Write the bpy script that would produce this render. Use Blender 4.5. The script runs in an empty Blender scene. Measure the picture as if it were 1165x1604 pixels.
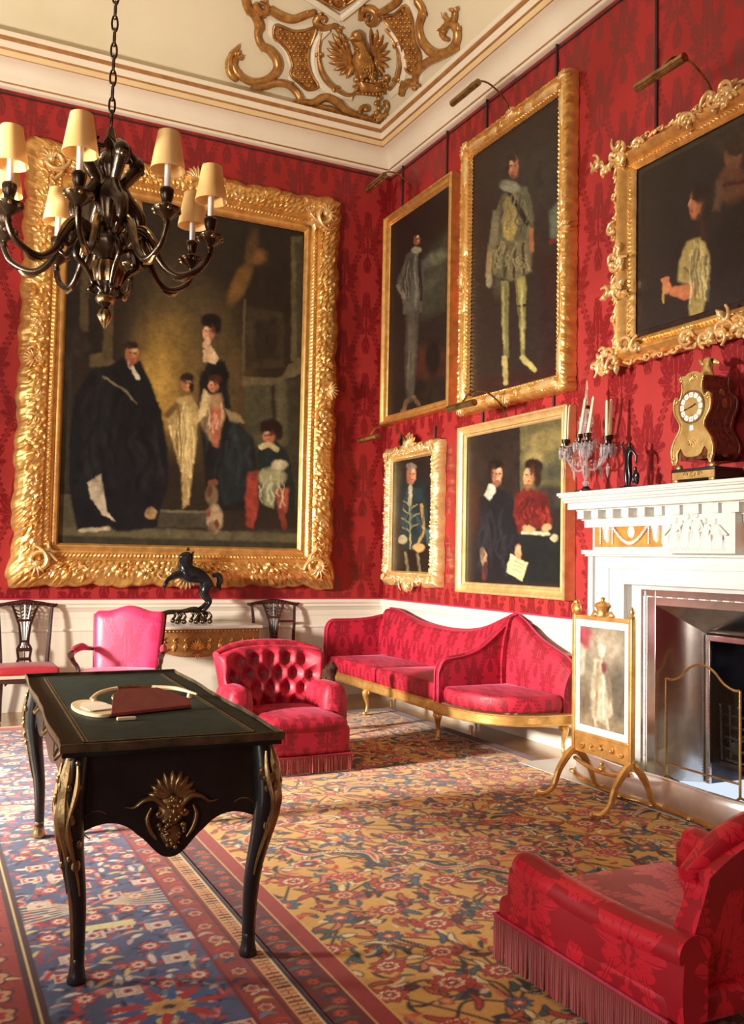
import bpy, bmesh, math, random
import numpy as np
from mathutils import Vector, Matrix
R = math.radians
PI = math.pi
sc = bpy.context.scene
COL = sc.collection
rng = np.random.RandomState(7)
random.seed(7)

# ---------------------------------------------------------------- calibration of the real camera
F = 1440.0
CX, CY = 582.5, 802.0
def _n(v): return v/np.linalg.norm(v)
_dy = _n(np.array([-130-CX, 860-CY, F])); _dx = _n(np.array([3500-CX, 930-CY, F]))
_dx = _n(_dx-_dx.dot(_dy)*_dy); _up = -np.cross(_dx, _dy)
if _up[1] > 0: _up = -_up
CM = np.array([_dx, _dy, _up])
CAM = np.array([-4.409, -8.637, 1.4])
def ray(px, py): return CM @ np.array([(px-CX)/F, (py-CY)/F, 1.0])
def on_floor(px, py, z=0): r = ray(px, py); return CAM+r*((z-CAM[2])/r[2])
def on_y(px, py, y=0): r = ray(px, py); return CAM+r*((y-CAM[1])/r[1])
def on_x(px, py, x=0): r = ray(px, py); return CAM+r*((x-CAM[0])/r[0])
def project(W):
    v = (np.asarray(W)-CAM) @ CM
    return CX+F*v[:, 0]/v[:, 2], CY+F*v[:, 1]/v[:, 2]

# ---------------------------------------------------------------- colour helpers
def lin(c):
    c = np.asarray(c, float)/255.0
    return np.where(c <= 0.04045, c/12.92, ((c+0.055)/1.055)**2.4)
def L4(*c): return tuple(lin(c))+(1.0,)

# ---------------------------------------------------------------- node helpers
class E:
    """a value in a node tree, combined with + - * / and the functions below"""
    def __init__(s, nt, v): s.nt, s.v = nt, v
    def _m(s, op, *a, clamp=False):
        n = s.nt.nodes.new('ShaderNodeMath'); n.operation = op; n.use_clamp = clamp
        for i, x in enumerate((s,)+a):
            if isinstance(x, E): x = x.v
            if isinstance(x, (int, float)): n.inputs[i].default_value = x
            else: s.nt.links.new(x, n.inputs[i])
        return E(s.nt, n.outputs[0])
    def __add__(s, o): return s._m('ADD', o)
    __radd__ = __add__
    def __sub__(s, o): return s._m('SUBTRACT', o)
    def __rsub__(s, o): return (s*-1.0)+o
    def __mul__(s, o): return s._m('MULTIPLY', o)
    __rmul__ = __mul__
    def __truediv__(s, o): return s._m('DIVIDE', o)
    def abs(s): return s._m('ABSOLUTE')
    def sin(s): return s._m('SINE')
    def cos(s): return s._m('COSINE')
    def fract(s): return s._m('FRACT')
    def floor(s): return s._m('FLOOR')
    def sqrt(s): return s._m('SQRT')
    def max(s, o): return s._m('MAXIMUM', o)
    def min(s, o): return s._m('MINIMUM', o)
    def atan2(s, o): return s._m('ARCTAN2', o)
    def gt(s, o): return s._m('GREATER_THAN', o)
    def lt(s, o): return s._m('LESS_THAN', o)
    def pingpong(s, o): return s._m('PINGPONG', o)
    def pow(s, o): return s._m('POWER', o)
    def soft(s, a, b):
        n = s.nt.nodes.new('ShaderNodeMapRange'); n.interpolation_type = 'SMOOTHSTEP'
        s.nt.links.new(s.v, n.inputs[0]); n.inputs[1].default_value = a; n.inputs[2].default_value = b
        n.inputs[3].default_value = 0; n.inputs[4].default_value = 1
        return E(s.nt, n.outputs[0])
    def mix(s, a, b): return a*(1.0-s)+b*s

MATS = {}
def new_mat(name):
    m = bpy.data.materials.new(name); m.use_nodes = True
    nt = m.node_tree; b = nt.nodes['Principled BSDF']
    MATS[name] = m
    return m, nt, b
def setp(b, **k):
    al = dict(spec='Specular IOR Level', coat='Coat Weight', coatr='Coat Roughness', sheen='Sheen Weight', sheenr='Sheen Roughness',
              sheent='Sheen Tint', trans='Transmission Weight', rough='Roughness', metal='Metallic', base='Base Color', ior='IOR',
              emis='Emission Color', emstr='Emission Strength', alpha='Alpha', sss='Subsurface Weight')
    for a, v in k.items(): b.inputs[al[a]].default_value = v
def noise_tex(nt, scale, detail=4, rough=0.5, coord='Object', dist=0.0, stretch=None):
    tc = nt.nodes.new('ShaderNodeTexCoord'); n = nt.nodes.new('ShaderNodeTexNoise')
    n.inputs['Scale'].default_value = scale; n.inputs['Detail'].default_value = detail
    n.inputs['Roughness'].default_value = rough; n.inputs['Distortion'].default_value = dist
    if stretch:
        mp = nt.nodes.new('ShaderNodeMapping'); mp.inputs['Scale'].default_value = stretch
        nt.links.new(tc.outputs[coord], mp.inputs[0]); nt.links.new(mp.outputs[0], n.inputs['Vector'])
    else: nt.links.new(tc.outputs[coord], n.inputs['Vector'])
    return n
def ramp(nt, src, stops):
    r = nt.nodes.new('ShaderNodeValToRGB'); e = r.color_ramp.elements
    while len(e) < len(stops): e.new(0.5)
    for i, (p, c) in enumerate(stops): e[i].position = p; e[i].color = c
    nt.links.new(src, r.inputs[0]); return r
def bump(nt, b, src, strength=0.3, dist=0.01):
    n = nt.nodes.new('ShaderNodeBump'); n.inputs['Strength'].default_value = strength; n.inputs['Distance'].default_value = dist
    nt.links.new(src, n.inputs['Height']); nt.links.new(n.outputs[0], b.inputs['Normal']); return n
def simple(name, c1, c2=None, scale=8, bumpv=0.0, bscale=None, stretch=None, **k):
    m, nt, b = new_mat(name)
    if c2 is None: c2 = tuple(x*0.8 for x in c1[:3])+(1,)
    n = noise_tex(nt, scale, 5, 0.55, stretch=stretch)
    r = ramp(nt, n.outputs[0], [(0.3, c2), (0.7, c1)])
    nt.links.new(r.outputs[0], b.inputs['Base Color'])
    setp(b, **k)
    if bumpv:
        n2 = noise_tex(nt, bscale or scale*6, 3, 0.5)
        bump(nt, b, n2.outputs[0], bumpv, 0.004)
    return m

def damask_expr(nt, u, v, W=0.52, H=0.86):
    """woven damask: mirrored palmettes on a half-drop ogee lattice; 1 on the figure, 0 on the ground"""
    u = u*(0.52/W); v = v*(0.86/H); W, H = 0.52, 0.86
    U = u/W
    fx = ((U.fract()-0.5).abs())*2.0
    def motif(dx, vv):
        y = (vv.fract()-0.5)*H
        x = dx
        r = (x*x*1.25+y*y*0.8).sqrt()
        th = x.atan2(y)
        lobes = (th*4.5).cos().abs()
        edge = (lobes*0.07+0.125)*((th.cos())*0.28+0.9)
        body = (edge-r).soft(-0.004, 0.004)
        vein = ((th*9.0+r*14.0).sin().abs()).soft(0.12, 0.3)
        core = (r-0.038).soft(-0.003, 0.003)
        ring = ((r-0.05).abs()).soft(0.004, 0.009)
        dot = (0.018-r).soft(-0.003, 0.003)
        # a bud on a stalk above and below
        yb = y.abs()-0.245
        rb = (x*x*2.4+yb*yb*0.7).sqrt()
        bud = ((((x*60.0).sin().abs()*0.014+0.066)-rb).soft(-0.003, 0.003))*(((x.abs()*95.0-y.abs()*34.0).sin().abs()).soft(0.15, 0.35))
        stalk = ((0.009-x.abs()).soft(-0.002, 0.002))*((0.30-y.abs()).soft(-0.002, 0.002))
        return ((body*vein*core*ring).max(dot)).max(bud).max(stalk)
    V = v/H
    m1 = motif(fx*(W/2), V)
    m2 = motif((1.0-fx)*(W/2), V+0.5)
    c = (V*(2*PI)).cos()*0.24+0.5
    dist = (fx-c).abs()
    fringe = ((V*(2*PI*9)).sin().abs())*0.12+0.03
    lat = (fringe-dist).soft(-0.012, 0.012)
    gap = ((dist-0.028).abs()).soft(0.006, 0.016)
    return (m1.max(m2)).max(lat*gap)

def damask_mat(name, ground, figure, mode, W=0.52, H=0.86, rg=0.62, rf=0.42, sheen=0.25, tint=(1, .35, .45, 1), seams=False):
    m, nt, b = new_mat(name)
    tc = nt.nodes.new('ShaderNodeTexCoord'); sp = nt.nodes.new('ShaderNodeSeparateXYZ')
    nt.links.new(tc.outputs['Object'], sp.inputs[0])
    x, y, z = [E(nt, o) for o in sp.outputs]
    if mode == 'xz': u, v = x, z
    elif mode == 'yz': u, v = y, z
    else:
        sn = nt.nodes.new('ShaderNodeSeparateXYZ'); nt.links.new(tc.outputs['Normal'], sn.inputs[0])
        nx, ny, nz = [E(nt, o).abs() for o in sn.outputs]
        top = nz.gt(0.75); sx = nx.gt(ny)
        u = sx.mix(x, y); u = top.mix(u, x)
        v = top.mix(z, y)
    nz_ = noise_tex(nt, 5, 2)
    wob = (E(nt, nz_.outputs[0])-0.5)*0.02
    d = damask_expr(nt, u+wob, v+wob, W, H)
    mx = nt.nodes.new('ShaderNodeMix'); mx.data_type = 'RGBA'
    nt.links.new(d.v, mx.inputs[0]); mx.inputs[6].default_value = ground; mx.inputs[7].default_value = figure
    n = noise_tex(nt, 2.2, 4)
    var = nt.nodes.new('ShaderNodeMix'); var.data_type = 'RGBA'; var.blend_type = 'MULTIPLY'; var.inputs[0].default_value = 1
    r = ramp(nt, n.outputs[0], [(0.3, (.84, .84, .84, 1)), (0.7, (1.08, 1.08, 1.08, 1))])
    nt.links.new(mx.outputs[2], var.inputs[6]); nt.links.new(r.outputs[0], var.inputs[7])
    nt.links.new(var.outputs[2], b.inputs['Base Color'])
    ro = d.mix(E(nt, _val(nt, rg)), E(nt, _val(nt, rf)))
    nt.links.new(ro.v, b.inputs['Roughness'])
    setp(b, sheen=sheen, sheenr=0.35, sheent=tint, spec=0.42)
    wv = noise_tex(nt, 260, 2)
    h = d*0.5+E(nt, wv.outputs[0])*0.35
    bump(nt, b, h.v, 0.22, 0.002)
    return m
def _val(nt, x):
    n = nt.nodes.new('ShaderNodeValue'); n.outputs[0].default_value = x; return n.outputs[0]
def attr_mat(name, rough=0.5, bumpv=0.2, bscale=150, spec=0.5, coat=0.0, sheen=0.0):
    m, nt, b = new_mat(name)
    a = nt.nodes.new('ShaderNodeAttribute'); a.attribute_name = 'Col'
    n = noise_tex(nt, bscale*0.4, 3)
    r = ramp(nt, n.outputs[0], [(0.25, (.86, .86, .86, 1)), (0.75, (1.06, 1.06, 1.06, 1))])
    mx = nt.nodes.new('ShaderNodeMix'); mx.data_type = 'RGBA'; mx.blend_type = 'MULTIPLY'; mx.inputs[0].default_value = 1
    nt.links.new(a.outputs['Color'], mx.inputs[6]); nt.links.new(r.outputs[0], mx.inputs[7])
    nt.links.new(mx.outputs[2], b.inputs['Base Color'])
    setp(b, rough=rough, spec=spec, coat=coat, coatr=0.15, sheen=sheen, sheenr=0.5)
    n2 = noise_tex(nt, bscale, 3)
    bump(nt, b, n2.outputs[0], bumpv, 0.002)
    return m

# ---------------------------------------------------------------- mesh builder
class MB:
    def __init__(s): s.v = []; s.f = []; s.n = 0
    def add(s, verts, faces):
        verts = np.asarray(verts, float).reshape(-1, 3)
        s.v.append(verts); k = s.n
        s.f.extend([tuple(int(i)+k for i in f) for f in faces]); s.n += len(verts)
        return s
    def grid(s, P, closed_u=False, closed_v=False):
        P = np.asarray(P, float); nu, nv = P.shape[:2]
        f = []
        for i in range(nu-(0 if closed_u else 1)):
            i2 = (i+1) % nu
            for j in range(nv-(0 if closed_v else 1)):
                j2 = (j+1) % nv
                f.append((i*nv+j, i2*nv+j, i2*nv+j2, i*nv+j2))
        return s.add(P.reshape(-1, 3), f)
    def box(s, x0, x1, y0, y1, z0, z1):
        v = [(x, y, z) for x in (x0, x1) for y in (y0, y1) for z in (z0, z1)]
        return s.add(v, [(0, 1, 3, 2), (4, 6, 7, 5), (0, 4, 5, 1), (2, 3, 7, 6), (0, 2, 6, 4), (1, 5, 7, 3)])
    def rbox(s, c, h, r, n=4, puff=(0, 0, 0), m=6):
        """rounded box: centre c, half sizes h, corner radius r; puff swells each pair of faces"""
        h = np.array(h, float); r = min(r, h.min()*0.999)
        def ticks(H):
            a = np.linspace(0, PI/2, n+1)[:-1]
            e = H-r+r*np.sin(a)*1.0
            lo = -(H-r)-r*np.sin(a[::-1])
            mid = np.linspace(-(H-r), H-r, m+1)[1:-1] if H-r > 1e-6 else np.array([])
            return np.unique(np.round(np.concatenate([[-H], lo, mid, e, [H]]), 7))
        T = [ticks(h[i]) for i in range(3)]
        for ax in range(3):
            a, b = [(1, 2), (2, 0), (0, 1)][ax]
            for sg in (-1, 1):
                A, B = np.meshgrid(T[a], T[b], indexing='ij')
                P = np.zeros(A.shape+(3,)); P[..., a] = A; P[..., b] = B; P[..., ax] = sg*h[ax]
                inner = np.clip(P, -(h-r), h-r)
                d = P-inner; L = np.linalg.norm(d, axis=-1, keepdims=True); L[L == 0] = 1
                Q = inner+d/L*r
                for k in range(3):
                    if puff[k]:
                        i1, i2 = [(1, 2), (2, 0), (0, 1)][k]
                        w = (1-(Q[..., i1]/h[i1])**2).clip(0)*(1-(Q[..., i2]/h[i2])**2).clip(0)
                        Q[..., k] += puff[k]*w**0.7*np.sign(Q[..., k])*(np.abs(Q[..., k])/h[k])
                if sg < 0: Q = Q[::-1]
                s.grid(Q+np.array(c, float))
        return s
    def tube(s, pts, rad, seg=8, cap=True, flat=None):
        P = np.array([tuple(p) for p in pts], float); n = len(P)
        rad = np.full(n, rad, float) if np.isscalar(rad) else np.asarray(rad, float)
        T = np.gradient(P, axis=0); T /= (np.linalg.norm(T, axis=1, keepdims=True)+1e-12)
        up = np.array([0, 0, 1.0]) if abs(T[0][2]) < 0.9 else np.array([1.0, 0, 0])
        N = np.cross(T[0], up); N /= np.linalg.norm(N)
        rings = []
        for i in range(n):
            N = N-T[i]*N.dot(T[i]); N /= (np.linalg.norm(N)+1e-12); B = np.cross(T[i], N)
            a = np.arange(seg)*2*PI/seg
            rings.append(P[i]+rad[i]*(np.cos(a)[:, None]*N+np.sin(a)[:, None]*B*(flat or 1)))
        G = np.array(rings)
        k = s.n
        s.grid(G, closed_v=True)
        if cap:
            s.f.append(tuple(k+j for j in range(seg))[::-1]); s.f.append(tuple(k+(n-1)*seg+j for j in range(seg)))
        return s
    def lathe(s, prof, c=(0, 0, 0), seg=24, lobes=0, amp=0.0):
        a = np.arange(seg)*2*PI/seg
        G = np.array([[(c[0]+r*(1+amp*np.cos(lobes*t))*np.cos(t), c[1]+r*(1+amp*np.cos(lobes*t))*np.sin(t), c[2]+z) for t in a] for r, z in prof])
        k = s.n; s.grid(G, closed_v=True)
        n = len(prof)
        s.f.append(tuple(k+j for j in range(seg))[::-1]); s.f.append(tuple(k+(n-1)*seg+j for j in range(seg)))
        return s
    def prism(s, out, y0, y1, plane='xz', M=None):
        """outline (2-D) extruded between y0 and y1"""
        n = len(out)
        def m(p, d):
            if M: return M(p[0], p[1], d)
            return {'xz': (p[0], d, p[1]), 'yz': (d, p[0], p[1]), 'xy': (p[0], p[1], d)}[plane]
        v = [m(p, y0) for p in out]+[m(p, y1) for p in out]
        f = [tuple(range(n))[::-1], tuple(range(n, 2*n))]+[(i, (i+1) % n, n+(i+1) % n, n+i) for i in range(n)]
        return s.add(v, f)
    def puff(s, out, H, M, c=None, rings=5, ridge=0, ramp_=0.35, base=0.0):
        """outline inflated into a cushion-shaped relief; M(u, v, h) puts it in space"""
        O = np.array(out, float); c = O.mean(0) if c is None else np.array(c, float)
        n = len(O); k = s.n; V = []
        a = np.arctan2(O[:, 1]-c[1], O[:, 0]-c[0])
        for i in range(rings+1):
            t = i/rings
            q = O+(c-O)*t**1.3*0.97
            h = H*np.sin(min(1, t/(1-ramp_*0.5))*PI/2)**0.7
            hh = h*(1+(0.35*np.cos(ridge*a)*(1-t) if ridge else 0))
            for j in range(n): V.append(M(q[j, 0], q[j, 1], base+(hh[j] if ridge else h)))
        V0 = [M(p[0], p[1], base*0) for p in O]
        f = []
        for i in range(rings):
            for j in range(n): f.append((i*n+j, i*n+(j+1) % n, (i+1)*n+(j+1) % n, (i+1)*n+j))
        f.append(tuple(rings*n+j for j in range(n)))
        return s.add(V, f)
    def ball(s, c, r, seg=12, rings=8, sc_=(1, 1, 1)):
        prof = [(max(1e-4, math.sin(PI*i/rings)), -math.cos(PI*i/rings)) for i in range(rings+1)]
        a = np.arange(seg)*2*PI/seg
        G = np.array([[(c[0]+r*sc_[0]*q*np.cos(t), c[1]+r*sc_[1]*q*np.sin(t), c[2]+r*sc_[2]*z) for t in a] for q, z in prof])
        return s.grid(G, closed_v=True)
    def build(s, name, mat, parent=None, origin=None, merge=True, smooth=True, angle=40, bevel=0, xf=None, sub=0, more=None):
        nf0 = len(s.f)
        if more: s.add(np.concatenate(more[0].v), more[0].f)
        V = np.concatenate(s.v) if s.v else np.zeros((0, 3))
        if xf is not None:
            V = np.c_[V, np.ones(len(V))] @ np.array(xf).T
            V = V[:, :3]
        if origin is not None: V = V-np.asarray(origin, float)
        me = bpy.data.meshes.new(name); me.from_pydata(V.tolist(), [], s.f); me.update()
        if more:
            me.materials.append(MATS[mat]); me.materials.append(MATS[more[1]])
            mi = np.zeros(len(me.polygons), dtype=np.int32); mi[nf0:] = 1; me.polygons.foreach_set('material_index', mi)
        if merge:
            bm = bmesh.new(); bm.from_mesh(me)
            bmesh.ops.remove_doubles(bm, verts=bm.verts, dist=1e-5)
            bmesh.ops.recalc_face_normals(bm, faces=bm.faces)
            bm.to_mesh(me); bm.free()
        if not more: me.materials.append(MATS[mat] if isinstance(mat, str) else mat)
        o = bpy.data.objects.new(name, me); COL.objects.link(o)
        if smooth:
            me.shade_smooth()
            if angle < 180: me.set_sharp_from_angle(angle=R(angle))
        if bevel:
            b = o.modifiers.new('Bevel', 'BEVEL'); b.width = bevel; b.segments = 2; b.limit_method = 'ANGLE'; b.angle_limit = R(40); b.harden_normals = False
        if sub:
            b = o.modifiers.new('Sub', 'SUBSURF'); b.levels = sub; b.render_levels = sub
        if parent: o.parent = parent
        return o

def spline(pts, n=8):
    P = np.array(pts, float); P = np.vstack([2*P[0]-P[1], P, 2*P[-1]-P[-2]])
    out = []
    for i in range(1, len(P)-2):
        for t in np.linspace(0, 1, n, endpoint=False):
            a, b, c, d = P[i-1], P[i], P[i+1], P[i+2]
            out.append(0.5*((2*b)+(-a+c)*t+(2*a-5*b+4*c-d)*t*t+(-a+3*b-3*c+d)*t**3))
    out.append(P[-2]); return np.array(out)
def cspline(pts, n=6):
    P = np.array(pts, float); N = len(P); out = []
    for i in range(N):
        a, b, c, d = P[i-1], P[i], P[(i+1) % N], P[(i+2) % N]
        for t in np.linspace(0, 1, n, endpoint=False):
            out.append(0.5*((2*b)+(-a+c)*t+(2*a-5*b+4*c-d)*t*t+(-a+3*b-3*c+d)*t**3))
    return np.array(out)
def interp_r(r, n):
    r = np.asarray(r, float); return np.interp(np.linspace(0, 1, n), np.linspace(0, 1, len(r)), r)
def cscroll(size, ang=0.0, flip=1, turns=1.25, n=22):
    """2-D C-scroll that curls at both ends"""
    out = []
    for i in range(n):
        t = i/(n-1); th = t*turns*2*PI; r = size*math.exp(-0.42*th)
        out.append((r*math.cos(th), flip*r*math.sin(th)))
    o = np.array(out); c, s_ = math.cos(ang), math.sin(ang)
    return np.c_[o[:, 0]*c-o[:, 1]*s_, o[:, 0]*s_+o[:, 1]*c]
def thing(name, label, cat, loc=(0, 0, 0), rz=0, group=None):
    o = bpy.data.objects.new(name, None); COL.objects.link(o); o.empty_display_size = 0.1
    o.location = loc; o.rotation_euler = (0, 0, rz); o['label'] = label; o['category'] = cat
    if group: o['group'] = group
    return o
def tag(o, label, cat, group=None, kind=None):
    o['label'] = label; o['category'] = cat
    if group: o['group'] = group
    if kind: o['kind'] = kind
    return o
def struct(o): o['kind'] = 'structure'; return o
def children(o): return [c for c in COL.objects if c.parent == o]
def copy_tree(o, parent=None):
    c = o.copy(); COL.objects.link(c); c.parent = parent
    for ch in children(o): copy_tree(ch, c)
    return c
def skin(name, verts, edges, radii, mat, parent=None, sub=2):
    """one continuous body grown round a skeleton"""
    me = bpy.data.meshes.new(name); me.from_pydata([tuple(v) for v in verts], edges, []); me.update()
    o = bpy.data.objects.new(name, me); COL.objects.link(o)
    sk = o.modifiers.new('Skin', 'SKIN')
    me.skin_vertices.new() if hasattr(me.skin_vertices, 'new') and not me.skin_vertices else None
    if not me.skin_vertices:
        bm = bmesh.new(); bm.from_mesh(me); bm.verts.layers.skin.verify(); bm.to_mesh(me); bm.free()
    for i, r in enumerate(radii):
        rr = (r, r) if np.isscalar(r) else r
        me.skin_vertices[0].data[i].radius = rr
        me.skin_vertices[0].data[i].use_root = (i == 0)
    sk.use_smooth_shade = True; sk.branch_smoothing = 0.4
    s_ = o.modifiers.new('Sub', 'SUBSURF'); s_.levels = sub; s_.render_levels = sub
    me.materials.append(MATS[mat])
    if parent: o.parent = parent
    return o
# cellular noise, vectorised
def _h(ix, iy, s):
    v = np.sin(ix*127.1+iy*311.7+s*74.7)*43758.5453
    return v-np.floor(v)
def worley(x, y, s=0):
    ix = np.floor(x); iy = np.floor(y); d1 = np.full(x.shape, 9.0); d2 = d1.copy()
    for dx in (-1, 0, 1):
        for dy in (-1, 0, 1):
            cx = ix+dx; cy = iy+dy
            d = np.hypot(cx+_h(cx, cy, s)-x, cy+_h(cx, cy, s+5)-y)
            d2 = np.where(d < d1, d1, np.minimum(d2, d)); d1 = np.minimum(d1, d)
    return d1, d2
def vnoise(x, y, s=0):
    ix = np.floor(x); iy = np.floor(y); fx = x-ix; fy = y-iy
    fx = fx*fx*(3-2*fx); fy = fy*fy*(3-2*fy)
    a = _h(ix, iy, s); b = _h(ix+1, iy, s); c = _h(ix, iy+1, s); d = _h(ix+1, iy+1, s)
    return a+(b-a)*fx+(c-a)*fy+(a-b-c+d)*fx*fy
def fbm(x, y, s=0, o=4):
    t = 0; a = 0.5
    for i in range(o): t = t+a*vnoise(x*2**i, y*2**i, s+i); a *= 0.5
    return t
def color_grid(name, P, col, mat, parent=None):
    """P (nu,nv,3) positions, col (nu,nv,3) linear colours -> mesh with a colour attribute"""
    nu, nv = P.shape[:2]
    idx = np.arange(nu*nv).reshape(nu, nv)
    q = np.stack([idx[:-1, :-1], idx[1:, :-1], idx[1:, 1:], idx[:-1, 1:]], -1).reshape(-1, 4)
    me = bpy.data.meshes.new(name)
    me.vertices.add(nu*nv); me.vertices.foreach_set('co', P.reshape(-1).astype(np.float32))
    me.loops.add(q.size); me.loops.foreach_set('vertex_index', q.reshape(-1).astype(np.int32))
    me.polygons.add(len(q)); me.polygons.foreach_set('loop_start', np.arange(0, q.size, 4, dtype=np.int32))
    me.polygons.foreach_set('loop_total', np.full(len(q), 4, dtype=np.int32))
    me.update(calc_edges=True); me.validate()
    a = me.color_attributes.new('Col', 'FLOAT_COLOR', 'POINT')
    c4 = np.concatenate([col.reshape(-1, 3), np.ones((nu*nv, 1))], 1).astype(np.float32)
    a.data.foreach_set('color', c4.reshape(-1))
    me.materials.append(MATS[mat])
    o = bpy.data.objects.new(name, me); COL.objects.link(o)
    if parent: o.parent = parent
    return o
# soft 2-D painting
def poly_sdf(px, py, poly):
    P = np.array(poly, float); n = len(P)
    d = np.full(px.shape, 1e9); ins = np.zeros(px.shape, bool)
    for i in range(n):
        a = P[i]; b = P[(i+1) % n]; e = b-a
        wx = px-a[0]; wy = py-a[1]
        t = np.clip((wx*e[0]+wy*e[1])/(e.dot(e)+1e-9), 0, 1)
        d = np.minimum(d, np.hypot(wx-e[0]*t, wy-e[1]*t))
        c = ((a[1] > py) != (b[1] > py)) & (px < (b[0]-a[0])*(py-a[1])/(b[1]-a[1]+1e-12)+a[0])
        ins ^= c
    return np.where(ins, -d, d)
def face(cx, cy, rx, ry, turn=1):
    """shadow side, eyes, nose and mouth for a painted head"""
    return [('e', cx-turn*rx*.55, cy+ry*.1, rx*.55, ry*.85, 0, (120, 70, 50), rx*.5, .55),
            ('e', cx-rx*.32+turn*rx*.15, cy-ry*.12, rx*.22, ry*.07, 0, (48, 28, 24), rx*.12, .9), ('e', cx+rx*.38+turn*rx*.12, cy-ry*.12, rx*.20, ry*.07, 0, (48, 28, 24), rx*.12, .9),
            ('l', [(cx+turn*rx*.18, cy-ry*.1), (cx+turn*rx*.24, cy+ry*.22)], rx*.06, (150, 90, 62), rx*.12, .8), ('e', cx+turn*rx*.16, cy+ry*.48, rx*.28, ry*.06, 0, (140, 50, 44), rx*.12, .9),
            ('e', cx+turn*rx*.35, cy-ry*.45, rx*.35, ry*.18, 0, (244, 206, 164), rx*.4, .6), ('e', cx+turn*rx*.4, cy+ry*.2, rx*.22, ry*.14, 0, (232, 160, 126), rx*.3, .6)]
def folds(poly, n, col, w=1.0, seed=0, op=.5, soft=2.5):
    """long brush strokes that follow a draped shape from top to bottom"""
    rs = np.random.RandomState(seed); P = np.array(poly, float); x0, y0 = P.min(0); x1, y1 = P.max(0); out = []
    for i in range(n):
        x = x0+(x1-x0)*(.1+.8*rs.rand()); ya = y0+(y1-y0)*rs.uniform(.0, .5); yb = ya+(y1-ya)*rs.uniform(.4, .95)
        pts = [(x+(x1-x0)*.06*math.sin(k*1.7+i)+(x-(x0+x1)/2)*.25*k/4, ya+(yb-ya)*k/4) for k in range(5)]
        q = np.array(pts); d = poly_sdf(q[:, 0], q[:, 1], poly)
        pts = [p for p, dd in zip(pts, d) if dd < -w]
        if len(pts) > 1: out.append(('l', pts, w*rs.uniform(.6, 1.3), col, soft, op))
    return out
def paint(px, py, bg, layers, seed=0, tex=0.30, tscale=0.10, soften=1.15):
    C = np.ones(px.shape+(3,))*lin(bg)
    wx = (fbm(px*0.16, py*0.16, seed+3)-0.47)*4+(fbm(px*.5, py*.5, seed+4)-.47)*1.2; wy = (fbm(px*0.16, py*0.16, seed+9)-0.47)*4+(fbm(px*.5, py*.5, seed+5)-.47)*1.2
    X = px+wx; Y = py+wy
    for L in layers:
        k = L[0]
        if k == 'e':
            _, cx, cy, rx, ry, rot, col, soft = L[:8]
            a = R(rot); dx = X-cx; dy = Y-cy
            u = (dx*math.cos(a)+dy*math.sin(a))/rx; v = (-dx*math.sin(a)+dy*math.cos(a))/ry
            d = (np.hypot(u, v)-1)*min(rx, ry)
        elif k == 'p':
            _, poly, col, soft = L[:4]
            d = poly_sdf(X, Y, poly)
        else:
            _, pts, w, col, soft = L[:5]
            d = np.full(X.shape, 1e9)
            for a, b in zip(pts[:-1], pts[1:]):
                a = np.array(a, float); e = np.array(b, float)-a
                t = np.clip(((X-a[0])*e[0]+(Y-a[1])*e[1])/(e.dot(e)+1e-9), 0, 1)
                d = np.minimum(d, np.hypot(X-a[0]-e[0]*t, Y-a[1]-e[1]*t))
            d = d-w
        soft = soft*soften
        m = np.clip(0.5-d/(soft+1e-6), 0, 1); m = m*m*(3-2*m)
        if len(L) > (8 if k == 'e' else 4 if k == 'p' else 5): m = m*L[-1]
        shade = 1+.45*(fbm(px*.11+col[0], py*.07, seed+31, 3)-.44)*2
        C = C*(1-m[..., None])+(lin(col)*.78*shade[..., None])*m[..., None]
    t = 1+tex*(fbm(px*tscale*2, py*tscale*3, seed+21)-0.47)*2
    return C*t[..., None]
# ================================================================ materials
def gold_mat(name, c1, c2, metal=0.72, rough=0.32, bscale=90, bumpv=0.25):
    return simple(name, c1, c2, scale=14, bumpv=bumpv, bscale=bscale, metal=metal, rough=rough)
gold_mat('gilt', (.86, .52, .17, 1), (.60, .31, .08, 1))
gold_mat('gilt_pale', (.92, .68, .34, 1), (.72, .46, .18, 1), metal=0.6, rough=0.36)
gold_mat('gilt_ceiling', (.66, .36, .11, 1), (.30, .13, .035, 1), metal=0.6, rough=0.34)
gold_mat('gilt_line', (.50, .26, .09, 1), (.36, .17, .06, 1), metal=0.4, rough=0.45)
gold_mat('brass', (.72, .48, .20, 1), (.50, .31, .11, 1), metal=0.9, rough=0.25)
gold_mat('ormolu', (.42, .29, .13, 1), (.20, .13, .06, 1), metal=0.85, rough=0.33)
gold_mat('edge_brass', (.20, .15, .08, 1), (.05, .045, .03, 1), metal=0.7, rough=0.4)
gold_mat('clock_gilt', (.78, .56, .22, 1), (.50, .32, .10, 1), metal=0.75, rough=0.32)
gold_mat('dark_bronze', (.11, .075, .045, 1), (.035, .025, .02, 1), metal=0.85, rough=0.22, bumpv=0.15)
gold_mat('worn_gilt', (.46, .29, .11, 1), (.10, .065, .035, 1), metal=0.85, rough=0.25, bumpv=0.15)
gold_mat('black_bronze', (.03, .03, .035, 1), (.012, .012, .015, 1), metal=0.6, rough=0.2, bumpv=0.1)
gold_mat('steel', (.74, .70, .68, 1), (.62, .58, .56, 1), metal=1.0, rough=0.16, bumpv=0.03)
gold_mat('fender_steel', (.86, .83, .82, 1), (.76, .72, .72, 1), metal=0.85, rough=0.34, bumpv=0.03)
gold_mat('cast_iron', (.10, .10, .12, 1), (.04, .04, .05, 1), metal=0.9, rough=0.2, bumpv=0.4)
simple('soot', (.012, .011, .011, 1), (.004, .004, .004, 1), 6, rough=0.6)
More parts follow.
